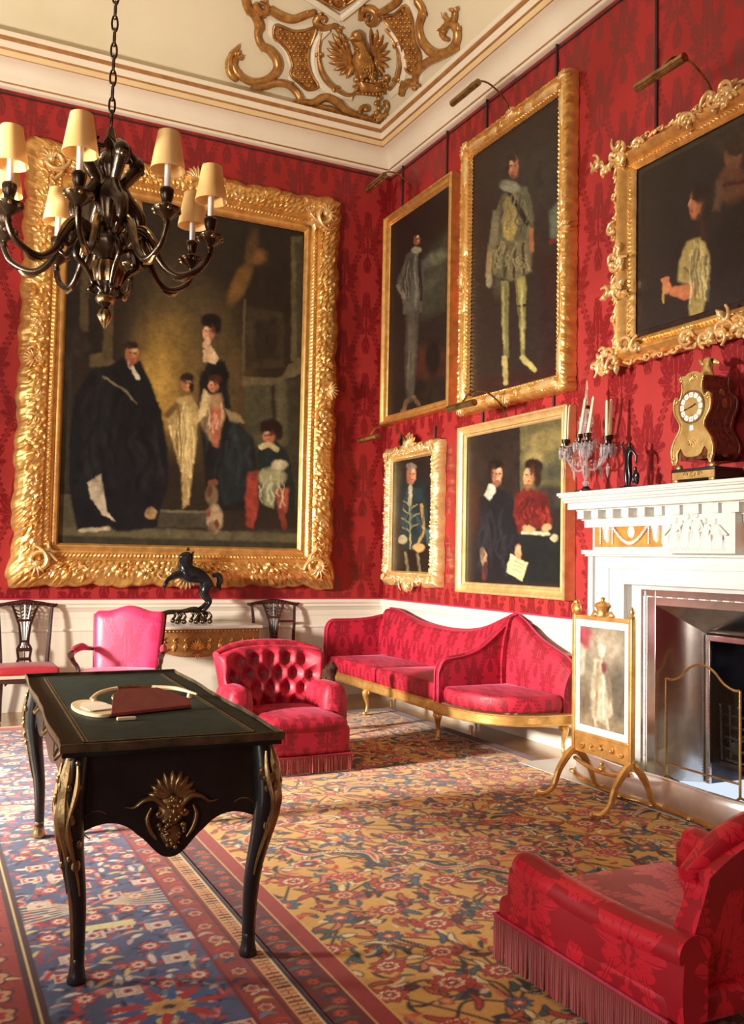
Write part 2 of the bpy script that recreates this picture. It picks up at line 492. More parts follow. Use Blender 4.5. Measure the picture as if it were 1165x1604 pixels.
simple('white_paint', (.80, .74, .63, 1), (.74, .67, .55, 1), 2.0, rough=0.42, bumpv=0.05)
simple('cornice_paint', (.84, .77, .63, 1), (.78, .70, .55, 1), 2.0, rough=0.5)
simple('cornice_buff', (.78, .60, .33, 1), (.70, .51, .26, 1), 3.0, rough=0.5)
simple('plaster', (.74, .67, .50, 1), (.68, .60, .42, 1), 1.2, rough=0.85, bumpv=0.04)
simple('plaster_white', (.82, .77, .63, 1), (.74, .68, .53, 1), 4, rough=0.6)
simple('marble_white', (.68, .665, .62, 1), (.60, .58, .53, 1), 2.5, rough=0.32, coat=0.15)
simple('marble_grey', (.55, .55, .54, 1), (.42, .42, .41, 1), 5, rough=0.25)
simple('marble_orange', (.68, .27, .055, 1), (.42, .12, .03, 1), 14, rough=0.25)
simple('lacquer', (.012, .012, .011, 1), (.005, .005, .006, 1), 9, rough=0.32, bumpv=0.05, coat=0.1)
simple('lacquer_top', (.010, .013, .010, 1), (.005, .007, .006, 1), 9, rough=0.55, spec=0.25)
simple('desk_leather', (.014, .032, .024, 1), (.005, .012, .009, 1), 16, rough=0.6, spec=0.3, bumpv=0.15, bscale=200)
simple('leather_edge', (.03, .018, .012, 1), (.012, .008, .006, 1), 20, rough=0.3)
simple('mahogany', (.045, .014, .010, 1), (.014, .006, .006, 1), 7, rough=0.22, coat=0.4, stretch=(1, 1, 6))
simple('candle_wax', (.86, .76, .50, 1), (.80, .68, .42, 1), 5, rough=0.4, sss=0.0)
simple('candle_tube', (.80, .80, .80, 1), (.74, .74, .75, 1), 5, rough=0.35)
simple('red_leather', (.30, .045, .045, 1), (.20, .03, .03, 1), 22, rough=0.4, bumpv=0.2)
simple('ivory', (.82, .66, .42, 1), (.74, .54, .30, 1), 8, rough=0.35)
simple('paper', (.86, .78, .62, 1), (.80, .70, .52, 1), 5, rough=0.7)
simple('tortoise', (.16, .05, .02, 1), (.03, .012, .008, 1), 30, rough=0.2, coat=0.4)
simple('fringe', (.42, .035, .03, 1), (.18, .014, .016, 1), 260, rough=0.65, sheen=0.4, stretch=(1, 1, .04))
simple('piping', (.50, .02, .07, 1), (.38, .015, .05, 1), 60, rough=0.45)
simple('red_pad', (.40, .016, .028, 1), (.32, .012, .024, 1), 30, rough=0.5, sheen=0.1, bumpv=0.15)
simple('seat_edge', (.62, .50, .36, 1), (.5, .38, .26, 1), 30, rough=0.4)
simple('enamel', (.85, .85, .80, 1), (.78, .78, .72, 1), 20, rough=0.2)
simple('black_paint', (.01, .01, .01, 1), (.006, .006, .006, 1), 20, rough=0.4)
simple('cord', (.035, .016, .016, 1), (.02, .01, .01, 1), 20, rough=0.7)
simple('carved_wood', (.46, .24, .08, 1), (.26, .12, .04, 1), 26, rough=0.4, metal=0.35, bumpv=0.6, bscale=70)
damask_mat('wall_damask_xz', (.34, .017, .016, 1), (.20, .009, .012, 1), 'xz', rg=0.7, rf=0.34, sheen=.08)
damask_mat('wall_damask_yz', (.34, .017, .016, 1), (.20, .009, .012, 1), 'yz', rg=0.7, rf=0.34, sheen=.08)
damask_mat('upholstery', (.42, .009, .032, 1), (.23, .005, .017, 1), 'auto', W=0.30, H=0.46, rg=0.60, rf=0.48, sheen=0.15, tint=(1, .3, .5, 1))
damask_mat('upholstery_pink', (.62, .030, .11, 1), (.50, .022, .08, 1), 'auto', W=0.40, H=0.62, rg=0.42, rf=0.34, sheen=0.3, tint=(1, .5, .7, 1))
damask_mat('upholstery_scarlet', (.40, .006, .018, 1), (.70, .014, .034, 1), 'auto', W=0.46, H=0.56, rg=0.5, rf=0.42, sheen=0.12)
attr_mat('canvas', rough=0.42, bumpv=0.12, bscale=220, spec=0.35)
attr_mat('carpet_pile', rough=0.95, bumpv=0.6, bscale=420, spec=0.15, sheen=0.15)
attr_mat('painted_panel', rough=0.4, bumpv=0.05)
def glassy():
    m, nt, b = new_mat('crystal'); n = noise_tex(nt, 30, 2)
    r = ramp(nt, n.outputs[0], [(0.3, (.95, .9, .93, 1)), (0.7, (1, 1, 1, 1))]); nt.links.new(r.outputs[0], b.inputs['Base Color'])
    setp(b, trans=0.85, rough=0.06, ior=1.5, spec=0.8)
    m, nt, b = new_mat('window_glass'); n = noise_tex(nt, 3, 2)
    r = ramp(nt, n.outputs[0], [(0.3, (.97, .98, .98, 1)), (0.7, (1, 1, 1, 1))]); nt.links.new(r.outputs[0], b.inputs['Base Color'])
    setp(b, trans=1.0, rough=0.0, ior=1.02)
    # lamp shade of parchment
    m, nt, b = new_mat('parchment'); n = noise_tex(nt, 12, 4)
    r = ramp(nt, n.outputs[0], [(0.3, (.84, .55, .20, 1)), (0.7, (.92, .68, .30, 1))]); nt.links.new(r.outputs[0], b.inputs['Base Color'])
    setp(b, rough=0.7)
    tr = nt.nodes.new('ShaderNodeBsdfTranslucent'); tr.inputs[0].default_value = (.9, .62, .34, 1)
    mx = nt.nodes.new('ShaderNodeMixShader'); mx.inputs[0].default_value = 0.3
    out = nt.nodes['Material Output']
    nt.links.new(b.outputs[0], mx.inputs[1]); nt.links.new(tr.outputs[0], mx.inputs[2]); nt.links.new(mx.outputs[0], out.inputs[0])
    # fine wire mesh of the spark guard
    m, nt, b = new_mat('wire_mesh'); tc = nt.nodes.new('ShaderNodeTexCoord'); sp = nt.nodes.new('ShaderNodeSeparateXYZ')
    nt.links.new(tc.outputs['Object'], sp.inputs[0]); x, y, z = [E(nt, o) for o in sp.outputs]
    a = ((y*150.0).fract()-0.5).abs().gt(0.465); c = ((z*150.0).fract()-0.5).abs().gt(0.465)
    nt.links.new(a.max(c).v, b.inputs['Alpha']); setp(b, metal=0.8, rough=0.35, base=(.12, .09, .05, 1))
glassy()
def floor_mat():
    m, nt, b = new_mat('oak_boards'); tc = nt.nodes.new('ShaderNodeTexCoord'); sp = nt.nodes.new('ShaderNodeSeparateXYZ')
    nt.links.new(tc.outputs['Object'], sp.inputs[0]); x, y, z = [E(nt, o) for o in sp.outputs]
    brd = (y*7.0); idx = brd.floor(); gap = ((brd.fract()-0.5).abs()).gt(0.485)
    n = noise_tex(nt, 4, 6, 0.6, stretch=(1.2, 14, 1))
    t = (idx*12.9898).sin()*0.5+0.5
    h = E(nt, n.outputs[0])*0.65+t*0.35
    r = ramp(nt, h.v, [(0.2, (.20, .085, .022, 1)), (0.5, (.36, .17, .05, 1)), (0.85, (.50, .26, .09, 1))])
    mx = nt.nodes.new('ShaderNodeMix'); mx.data_type = 'RGBA'; nt.links.new(gap.v, mx.inputs[0]); nt.links.new(r.outputs[0], mx.inputs[6]); mx.inputs[7].default_value = (.05, .02, .01, 1)
    nt.links.new(mx.outputs[2], b.inputs['Base Color']); setp(b, rough=0.22, coat=0.3)
    bump(nt, b, h.v, 0.08, 0.003)
floor_mat()
# ================================================================ the room: corner of the two walls at the origin,
# wall_back along y = 0, wall_right along x = 0, floor z = 0
RX, RY = -9.0, -12.0            # left wall and the wall behind the camera
Z_RAIL = 0.97; Z_CORN = 5.50; Z_COVE = 5.88; P_COVE = 0.08; COVE_A = 1.35; COVE_B = 1.15
FP_Y0, FP_Y1 = -3.80, -5.36     # fireplace opening in the right wall
FP_Z = 1.255
def struct_box(name, mat, *a, **k): return struct(MB().box(*a).build(name, mat, smooth=False, **k))
# floor
struct(MB().box(RX, 0, RY, 0, -0.1, 0).build('floor', 'oak_boards', smooth=False))
struct(MB().box(RX-.1, .6, 0.0, 0.12, 0, 7.2).build('wall_back', 'wall_damask_xz', smooth=False))
w = MB()
w.box(0, .12, FP_Y0, 0, 0, 7.2); w.box(0, .12, RY, FP_Y1, 0, 7.2); w.box(0, .12, FP_Y1, FP_Y0, FP_Z, 7.2)
struct(w.build('wall_right', 'wall_damask_yz', smooth=False))
struct(MB().box(RX-.1, .1, RY-.12, RY, 0, 7.2).build('wall_front', 'wall_damask_xz', smooth=False))
# left wall with three tall windows (the daylight of the room)
WIN = [(-3.3, -1.5), (-6.9, -5.1), (-10.5, -8.7)]
WZ0, WZ1 = 0.55, 3.9
w = MB(); ys = [RY]+[q for a in sorted(WIN) for q in a]+[0]
for i in range(0, len(ys), 2): w.box(RX-.3, RX, ys[i], ys[i+1], 0, 7.2)
for a, b in WIN: w.box(RX-.3, RX, a, b, 0, WZ0); w.box(RX-.3, RX, a, b, WZ1, 7.2)
struct(w.build('wall_left', 'wall_damask_yz', smooth=False))
for i, (a, b) in enumerate(WIN):
    f = MB()
    for y in (a, (a+b)/2-.02, b-.05): f.box(RX-.2, RX-.12, y, y+.05, WZ0, WZ1)
    for k in range(7):
        z = WZ0+(WZ1-WZ0-.05)*k/6; f.box(RX-.2, RX-.12, a, b, z, z+.04)
    o = struct(f.build('window_%d' % (i+1), 'white_paint', smooth=False))
    MB().box(RX-.165, RX-.16, a, b, WZ0, WZ1).build('window_pane', 'window_glass', parent=o, smooth=False)
# ceiling: coved on the two seen sides, then flat
def cove_z(d):
    d = np.asarray(d, float); u = np.clip((d-P_COVE)/COVE_A, 0, 1)
    return Z_COVE+COVE_B*np.sqrt(np.clip(1-(1-u)**2, 0, None))
th = np.linspace(0, PI/2, 40)
ds = np.concatenate([[0, P_COVE-0.001], P_COVE+COVE_A*(1-np.cos(th))])
dx_ = np.concatenate([ds, np.linspace(ds[-1], -RX+.1, 8)[1:]]); dy_ = np.concatenate([ds, np.linspace(ds[-1], -RY+.1, 10)[1:]])
DX, DY = np.meshgrid(dx_, dy_, indexing='ij')
G = np.stack([-DX, -DY, np.minimum(cove_z(DX), cove_z(DY))], -1)
struct(MB().grid(G).build('ceiling', 'plaster', angle=30))
# mouldings swept along the walls
def mould(name, mat, prof, wall, a=0.0, b=None, mitre=True):
    """prof: (out, z) points; wall 'back' runs in x, 'right' runs in y; a..b distances from the corner"""
    V = []
    for dist in (a, b):
        for o, z in prof:
            d = dist+(o if (dist == 0 and mitre) else 0)
            V.append((-d, -o, z) if wall == 'back' else (-o, -d, z))
    n = len(prof)
    f = [(i, (i+1) % n, n+(i+1) % n, n+i) for i in range(n)]+[tuple(range(n)), tuple(range(n, 2*n))[::-1]]
    return struct(MB().add(V, f).build(name, mat, angle=35))
LB, LR = -RX, -RY
rail = [(0, .80), (.012, .80), (.016, .815), (.016, .86), (.022, .868), (.03, .885), (.045, .90), (.05, .905), (.05, .925), (.062, .935), (.066, .945), (.066, .96), (.055, .972), (0, .972)]
dado = [(0, 0), (.012, 0), (.012, .80), (0, .80)]
base = [(.012, 0), (.045, 0), (.045, .235), (.040, .25), (.030, .26), (.028, .30), (.018, .325), (.012, .33)]
inner = [(.012, .685), (.024, .69), (.026, .70), (.02, .712), (.012, .715)]
FPL, FPR = 3.46, 5.70           # span of the chimneypiece along the right wall
k = 0
for wall, spans in (('back', [(0, LB)]), ('right', [(0, FPL), (FPR, LR)])):
    for a, b in spans:
        k += 1
        mould('trim_%d' % k, 'white_paint', rail, wall, a, b); k += 1
        mould('trim_%d' % k, 'white_paint', dado, wall, a, b, mitre=False); k += 1
        mould('trim_%d' % k, 'white_paint', inner, wall, a, b)
        mould('baseboard_%s' % wall, 'white_paint', base, wall, a, b)
# gilt fillet along the edge of the silk above the rail, and below the cornice
for wall, L in (('back', LB), ('right', FPL)):
    k += 1; mould('trim_%d' % k, 'piping', [(0, .972), (.008, .972), (.008, .984), (0, .984)], wall, 0, L)
for wall, L in (('back', LB), ('right', LR)):
    k += 1; mould('trim_%d' % k, 'cord', [(0, 5.455), (.01, 5.455), (.01, 5.468), (0, 5.468)], wall, 0, L)
    def arc(o0, z0, o1, z1, n=7, conc=True):
        out = []
        for i in range(n+1):
            t = i/n*PI/2
            out.append((o1-(o1-o0)*math.cos(t), z0+(z1-z0)*math.sin(t)) if conc else (o0+(o1-o0)*math.sin(t), z1-(z1-z0)*math.cos(t)))
        return out
    c1 = [(0, Z_CORN), (.03, Z_CORN), (.045, Z_CORN+.01), (.05, Z_CORN+.03), (0, Z_CORN+.03)]
    k += 1; mould('trim_%d' % k, 'cornice_paint', c1, wall, 0, L)
    k += 1; mould('trim_%d' % k, 'gilt_line', [(0, 5.53), (.052, 5.53), (.056, 5.536), (.052, 5.544), (0, 5.544)], wall, 0, L)
    c2 = [(0, 5.544), (.058, 5.544)]+arc(.062, 5.55, .19, 5.69)+[(.20, 5.695), (0, 5.695)]
    k += 1; mould('trim_%d' % k, 'cornice_paint', c2, wall, 0, L)
    k += 1; mould('trim_%d' % k, 'gilt_line', [(0, 5.695), (.204, 5.695), (.208, 5.702), (0, 5.702)], wall, 0, L)
    k += 1; mould('trim_%d' % k, 'cornice_buff', [(0, 5.702), (.206, 5.702), (.212, 5.712), (.224, 5.745), (0, 5.745)], wall, 0, L)
    k += 1; mould('trim_%d' % k, 'gilt_line', [(0, 5.745), (.23, 5.745), (.236, 5.752), (.236, 5.758), (0, 5.758)], wall, 0, L)
    k += 1; mould('trim_%d' % k, 'cornice_paint', [(0, 5.758), (.238, 5.758), (.244, 5.80), (.25, 5.815), (0, 5.815)], wall, 0, L)
    k += 1; mould('trim_%d' % k, 'gilt_line', [(0, 5.815), (.256, 5.815), (.268, 5.826), (.272, 5.845), (0, 5.845)], wall, 0, L)
    k += 1; mould('trim_%d' % k, 'cornice_paint', [(0, 5.845), (.276, 5.845), (.284, 5.852), (.284, 5.885), (0, 5.885)], wall, 0, L)
# ================================================================ framed pictures
def frame_loop(mb, W, H, w, prof, ns, carve=None, edge=None):
    """four mitred sides; prof = [(t 0 outer..1 inner, height)], local X right, Z up, front towards -Y"""
    T = np.array([p[0] for p in prof]); Hh = np.array([p[1] for p in prof])
    sides = []
    for side, (L0, L1) in enumerate(((W, H), (H, W), (W, H), (H, W))):
        n = max(2, int(L0/ns)); a = np.linspace(-1, 1, n+1)
        A, TT = np.meshgrid(a, T, indexing='ij'); HH = np.repeat(Hh[None, :], n+1, 0).copy()
        off = TT*w
        S = A*(L0/2)
        if carve is not None:
            fade = 1
            HH = HH+carve(S+side*17.3, off, TT)*fade
        if edge is not None:
            e = edge(S+side*17.3, S, L0)
            off = off-np.where(TT < 0.25, (1-TT/0.25), 0)*e
        half = L0/2-off
        lat = A*half
        dep = L1/2-off
        if side == 0: X, Z = lat, dep
        elif side == 1: X, Z = dep, -lat
        elif side == 2: X, Z = -lat, -dep
        else: X, Z = -dep, lat
        mb.grid(np.stack([X, -HH, Z], -1))
    return mb
def leaf_outline(n=10, L=1.0, w=0.32, bumps=3):
    a = []
    for i in range(n+1):
        t = i/n; a.append((t*L, w*math.sin(PI*t**0.8)*(1+0.22*math.cos(bumps*2*PI*t))))
    return a+[(x, -y) for x, y in a[::-1][1:-1]]
def place2(out, c, ang, s=1.0, flip=1):
    co, si = math.cos(ang), math.sin(ang)
    return [(c[0]+s*(x*co-flip*y*si), c[1]+s*(x*si+flip*y*co)) for x, y in out]
def shell(mb, M, c, r, ang=PI/2, spread=1.25, ribs=9, H=0.03, h0=0.0):
    for i in range(ribs):
        t = -spread+2*spread*i/(ribs-1); a = ang+t
        mb.puff(place2(leaf_outline(6, r*(1-0.12*abs(t)), r*0.13, 1), c, a), H, M, rings=3, base=h0)
def scroll_tube(mb, M, c, size, ang, flip, rad, h, turns=1.2):
    p = cscroll(size, ang, flip, turns); n = len(p)
    pts = [M(c[0]+x, c[1]+y, h) for x, y in p]
    mb.tube(pts, interp_r([rad*0.5, rad, rad*0.9, rad*0.7, rad*0.9], n), seg=6)
def rococo_band(mb, W, H, w, step, size, M, rs, height=0.06, corners=True, centers=True, out=0.25):
    """leaf and scroll carving laid over a frame"""
    segs = []
    for side in range(4):
        L0 = (W, H, W, H)[side]; n = max(2, int(round(L0/step)))
        for i in range(n):
            s_ = (i+0.5)/n*2-1
            cpos = abs(s_)
            if side == 0: c = (s_*(W/2-w*.5), H/2-w*out); a = 0; nn = PI/2
            elif side == 1: c = (W/2-w*out, -s_*(H/2-w*.5)); a = -PI/2; nn = 0
            elif side == 2: c = (-s_*(W/2-w*.5), -(H/2-w*out)); a = PI; nn = -PI/2
            else: c = (-(W/2-w*out), s_*(H/2-w*.5)); a = PI/2; nn = PI
            big = size*(1.0+0.35*rs.rand())
            scroll_tube(mb, M, c, big, a+rs.uniform(-.5, .5)+(PI if i % 2 else 0), 1 if i % 2 else -1, big*0.22, height)
            for q in range(3):
                an = a+rs.uniform(-2.6, 2.6)
                mb.puff(place2(leaf_outline(6, big*rs.uniform(1.0, 1.6), 0.34*big, 2), (c[0]+rs.uniform(-.5, .5)*big, c[1]+rs.uniform(-.5, .5)*big), an), height*0.5, M, rings=3, base=height*0.55)
    if corners:
        for sx in (-1, 1):
            for sz in (-1, 1):
                c = (sx*(W/2-w*.45), sz*(H/2-w*.45)); an = math.atan2(sz, sx)
                R_ = w*0.52
                scroll_tube(mb, M, c, R_, an+PI*.8, 1, R_*0.17, height*1.2, 1.6)
                scroll_tube(mb, M, c, R_*0.92, an-PI*.7, -1, R_*0.15, height*1.3, 0.8)
                shell(mb, M, c, R_*0.75, an, 1.5, 7, height*0.5, height)
                mb.ball(M(c[0], c[1], height*1.25), R_*0.2, 8, 6)
                for q in (-1, 1):
                    mb.puff(place2(leaf_outline(7, w*.6, w*0.13, 2), (c[0]-sx*w*0.3*(q > 0), c[1]-sz*w*.3*(q < 0)), an+PI+q*0.78), height*0.35, M, rings=3, base=height*0.7)
def M_front(u, v, h): return (u, -h, v)

def picture(name, label, wall, c0, c1, z0, z1, fw, off=0.05, canvas_fn=None, style='plain', res=0.02, cat='painting', light=True, rod=None, frame_mat='gilt', light_mat='worn_gilt'):
    """c0,c1: outer frame extent along the wall (x on the back wall, y on the right wall, left to right as seen)"""
    W = abs(c1-c0); H = z1-z0; zc = (z0+z1)/2; cm = (c0+c1)/2
    if wall == 'back': loc = (cm, -off, zc); rz = 0
    else: loc = (-off, cm, zc); rz = -PI/2
    root = thing(name, label, cat, loc, rz)
    m = MB(); rs = np.random.RandomState(int(W*1000) % 997)
    if style == 'grand':
        d = 0.105
        prof = [(0, -off*.9), (0.005, .03), (.06, .055), (.12, .085)]+[(t, .10+.02*math.sin((t-.12)/.45*PI)) for t in np.linspace(.15, .56, 14)]+[(.58, .075), (.62, .07), (.66, .078), (.70, .085), (.74, .078), (.77, .058), (.80, .05), (.85, .052), (.90, .06), (.94, .055), (.97, .035), (1, .02)]
        def carve(S, off_, T):
            f1, f2 = worley(S*17, off_*19, 3); g1, g2 = worley(S*38, off_*42, 8)
            patt = (f2-f1)*.035-.008+(g2-g1)*.016
            wv = .5+.5*np.sin(S*9.0)
            msk = np.where((T > .05) & (T < .57), 1.0, 0.0)
            bead = np.where((T > .64) & (T < .76), .006*np.sin(S*150), 0)
            return patt*msk*(0.65+.6*wv)+bead
        def edge(S, s, L): return .018+.026*np.abs(np.sin(S*6.3))+.016*np.abs(np.sin(S*17+1))+.03*np.exp(-((np.abs(s)-L/2+.12)/.1)**2)
        frame_loop(m, W, H, fw, prof, 0.011, carve, edge)
        fm = m; o = MB(); rococo_band(o, W, H, fw, .30, .055, M_front, rs, .115, out=.30)
        for sx, an in ((0, PI/2), (0, -PI/2)):
            c = (0, (H/2-.08)*(1 if an > 0 else -1)); shell(o, M_front, c, .16, an, 1.2, 9, .05, .1)
            for f in (-1, 1): scroll_tube(o, M_front, (c[0]+f*.17, c[1]), .10, (0 if f > 0 else PI), f if an > 0 else -f, .018, .12)
        for sx, an in ((1, 0), (-1, PI)):
            c = (sx*(W/2-.08), 0); shell(o, M_front, c, .13, an, 1.1, 7, .05, .1)
        fm.build('frame', frame_mat, root, angle=60, more=(o, 'gilt_pale'))
    elif style == 'rococo':
        d = .07
        prof = [(0, -off*.9), (0.01, .03), (.15, .05)]+[(t, .055+.012*math.sin((t-.15)/.5*PI)) for t in np.linspace(.2, .66, 8)]+[(.70, .042), (.78, .036), (.82, .046), (.86, .046), (.90, .034), (1, .015)]
        def carve(S, off_, T):
            f1, f2 = worley(S*26, off_*26, 3)
            return (f2-f1)*.03*np.where((T > .05) & (T < .6), 1, 0)+np.where((T > .8) & (T < .88), .006*np.sin(S*210), 0)
        def edge(S, s, L): return .012+.016*np.abs(np.sin(S*9.3))+.01*np.abs(np.sin(S*23+1))
        frame_loop(m, W, H, fw, prof, 0.009, carve, edge)
        o = MB(); sz = fw*.27; rococo_band(o, W, H, fw, fw*1.5, sz, M_front, rs, .065, out=.28)
        cr = o
        for s_, hh in ((1, .10), (-1, .05)):
            c = (0, s_*(H/2-fw*.2))
            shell(cr, M_front, c, hh+.07, s_*PI/2, 1.2, 7, .04, .05)
            for f in (-1, 1):
                scroll_tube(cr, M_front, (f*.10, c[1]+s_*hh*.4), .075, PI/2*s_, f, .013, .07)
                scroll_tube(cr, M_front, (f*.24, c[1]+s_*hh*.05), .06, 0 if f > 0 else PI, f*s_, .011, .07)
        m.build('frame', frame_mat, root, angle=60, more=(o, 'gilt_pale'))
    elif style == 'pierced':
        prof = [(0, -off*.9), (0.02, .035), (.10, .05), (.2, .075), (.35, .10), (.5, .09), (.62, .05), (.70, .04), (.74, .052), (.80, .052), (.84, .04), (.90, .036), (1, .015)]
        def carve(S, off_, T): return np.where((T > .72) & (T < .82), .007*np.sin(S*170), 0)+.004*vnoise(S*30, off_*30)
        frame_loop(m, W, H, fw*.78, [(t, h) for t, h in prof], 0.009, carve); 
        # the moulding is narrower than the pierced carving round it
        o = MB()
        for side in range(4):
            L0 = (W, H)[side % 2]
            for s_ in (-1, 0, 1):
                if side % 2 == 0: c = (s_*(W/2-.07), (H/2-.03)*(1 if side == 0 else -1)); a = 0
                else: c = ((W/2-.03)*(1 if side == 1 else -1), s_*(H/2-.07)); a = PI/2
                if s_ != 0 and side % 2: continue
                sz = .16 if s_ == 0 else .15
                for q in range(10):
                    an = rs.uniform(0, 2*PI); p = (c[0]+rs.uniform(-1, 1)*sz*(1.6 if (side % 2 == 0) else .5), c[1]+rs.uniform(-1, 1)*sz*(.5 if side % 2 == 0 else 1.6))
                    scroll_tube(o, M_front, p, sz*rs.uniform(.35, .6), an, 1 if q % 2 else -1, .018, .09+rs.uniform(0, .03))
                    o.puff(place2(leaf_outline(7, sz*.6, sz*.13, 2), p, an+1), .03, M_front, rings=3, base=.075)
                    o.ball(M_front(p[0]+.02, p[1]-.01, .10), .018, 8, 6)
            n = int(L0/.16)
            for i in range(n):
                t = (i+.5)/n*2-1
                if side % 2 == 0: p = (t*(W/2-.1), (H/2+.005)*(1 if side == 0 else -1)); an = (0 if i % 2 else PI)
                else: p = ((W/2+.005)*(1 if side == 1 else -1), t*(H/2-.1)); an = (PI/2 if i % 2 else -PI/2)
                pts = [(p[0]+.09*math.cos(an)*q, p[1]+.09*math.sin(an)*q) for q in (-1, -.5, 0, .5, 1)]
                wv = [M_front(x+(0 if side % 2 == 0 else .014*math.sin(k_*2+i)), y+(.014*math.sin(k_*2+i) if side % 2 == 0 else 0), .055) for k_, (x, y) in enumerate(pts)]
                o.tube(spline(wv, 4), .010, 6)
                scroll_tube(o, M_front, p, .035, an, 1, .009, .07)
        m.build('frame', frame_mat, root, angle=60, more=(o, 'gilt_pale'))
    elif style == 'carved':
        prof = [(0, -off*.9), (0.02, .05), (.12, .07), (.2, .075), (.26, .062), (.32, .05)]+[(t, .05+.012*math.sin((t-.32)/.4*PI)) for t in np.linspace(.36, .72, 6)]+[(.76, .04), (.82, .05), (.88, .05), (.92, .036), (1, .015)]
        def carve(S, off_, T):
            f1, f2 = worley(S*30, off_*34, 4)
            tip = np.exp(-((np.abs(((S % 17.3)+8.65) % 17.3-8.65)-.0)/.25)**2)
            return (f2-f1)*.016*np.where((T > .03) & (T < .25), 1, .35)+np.where(T > .78, .006*np.sin(S*160), 0)
        def edge(S, s, L): return .006+.008*np.abs(np.sin(S*30))
        frame_loop(m, W, H, fw, prof, 0.009, carve, edge)
        o = MB()
        for cx, cz, an in ((0, H/2-fw*.5, PI/2), (0, -H/2+fw*.5, -PI/2), (W/2-fw*.5, 0, 0), (-W/2+fw*.5, 0, PI)):
            shell(o, M_front, (cx, cz), fw*.85, an, 1.3, 7, .03, .05)
            for f in (-1, 1):
                d = (math.cos(an+PI/2)*f, math.sin(an+PI/2)*f)
                scroll_tube(o, M_front, (cx+d[0]*fw*.9, cz+d[1]*fw*.9), fw*.34, an, f, .010, .06)
                o.puff(place2(leaf_outline(7, fw*1.6, fw*.3, 3), (cx+d[0]*fw*1.2, cz+d[1]*fw*1.2), an+f*PI/2), .025, M_front, rings=3, base=.045)
        for sx in (-1, 1):
            for sz in (-1, 1):
                c = (sx*(W/2-fw*.5), sz*(H/2-fw*.5)); an = math.atan2(sz, sx)
                shell(o, M_front, c, fw*.8, an, 1.5, 7, .035, .05)
                for f, aa in ((1, PI if sx > 0 else 0), (1, -sz*PI/2)):
                    o.puff(place2(leaf_outline(9, fw*3.0, fw*.32, 4), c, aa), .025, M_front, rings=3, base=.05)
        m.build('frame', frame_mat, root, angle=60, more=(o, 'gilt_pale'))
    else:
        prof = [(0, -off*.9), (0.01, .055), (.10, .068), (.22, .068), (.30, .055), (.42, .044), (.60, .036), (.66, .044), (.74, .044), (.80, .030), (.90, .028), (1, .015)]
        frame_loop(m, W, H, fw, prof, 0.1); m.build('frame', frame_mat, root, angle=30)
    # canvas
    cw, ch = W-2*fw+.01, H-2*fw+.01
    nu, nv = int(cw/res)+2, int(ch/res)+2
    U, V = np.meshgrid(np.linspace(-cw/2, cw/2, nu), np.linspace(-ch/2, ch/2, nv), indexing='ij')
    P = np.stack([U, np.full_like(U, -.012), V], -1)
    if wall == 'back': WP = np.stack([loc[0]+U, np.full_like(U, -off-.012), loc[2]+V], -1)
    else: WP = np.stack([np.full_like(U, -off-.012), loc[1]-U, loc[2]+V], -1)
    qx, qy = project(WP.reshape(-1, 3))
    C = canvas_fn(qx.reshape(U.shape), qy.reshape(U.shape))
    color_grid('canvas', P[::-1], C[::-1], 'canvas', root)
    MB().box(-W/2+fw*.5, W/2-fw*.5, -.008, off*.8, -H/2+fw*.5, H/2-fw*.5).build('backing', 'leather_edge', root)
    if light:
        lm = MB(); zt = H/2
        arm = spline([(0, -.05, zt-.02), (0, -.12, zt+.10), (0, -.28, zt+.19), (0, -.42, zt+.16), (0, -.50, zt+.06)], 6)
        lm.tube(arm, .008, 6)
        pl = lm.build('picture_light', light_mat, root)
        b = MB(); b.tube([(-.20, -.50, zt+.05), (.20, -.50, zt+.05)], .028, 10)
        b.build('lamp_tube', light_mat, pl)
    if rod is not None:
        pass
        for x in rod: MB().tube([(x, off-.012, H/2-.05), (x, off-.012, 5.5-zc if z1 > 3 else H/2+.17)], .012, 6).build('hanging_cord', 'cord', root)
    return root

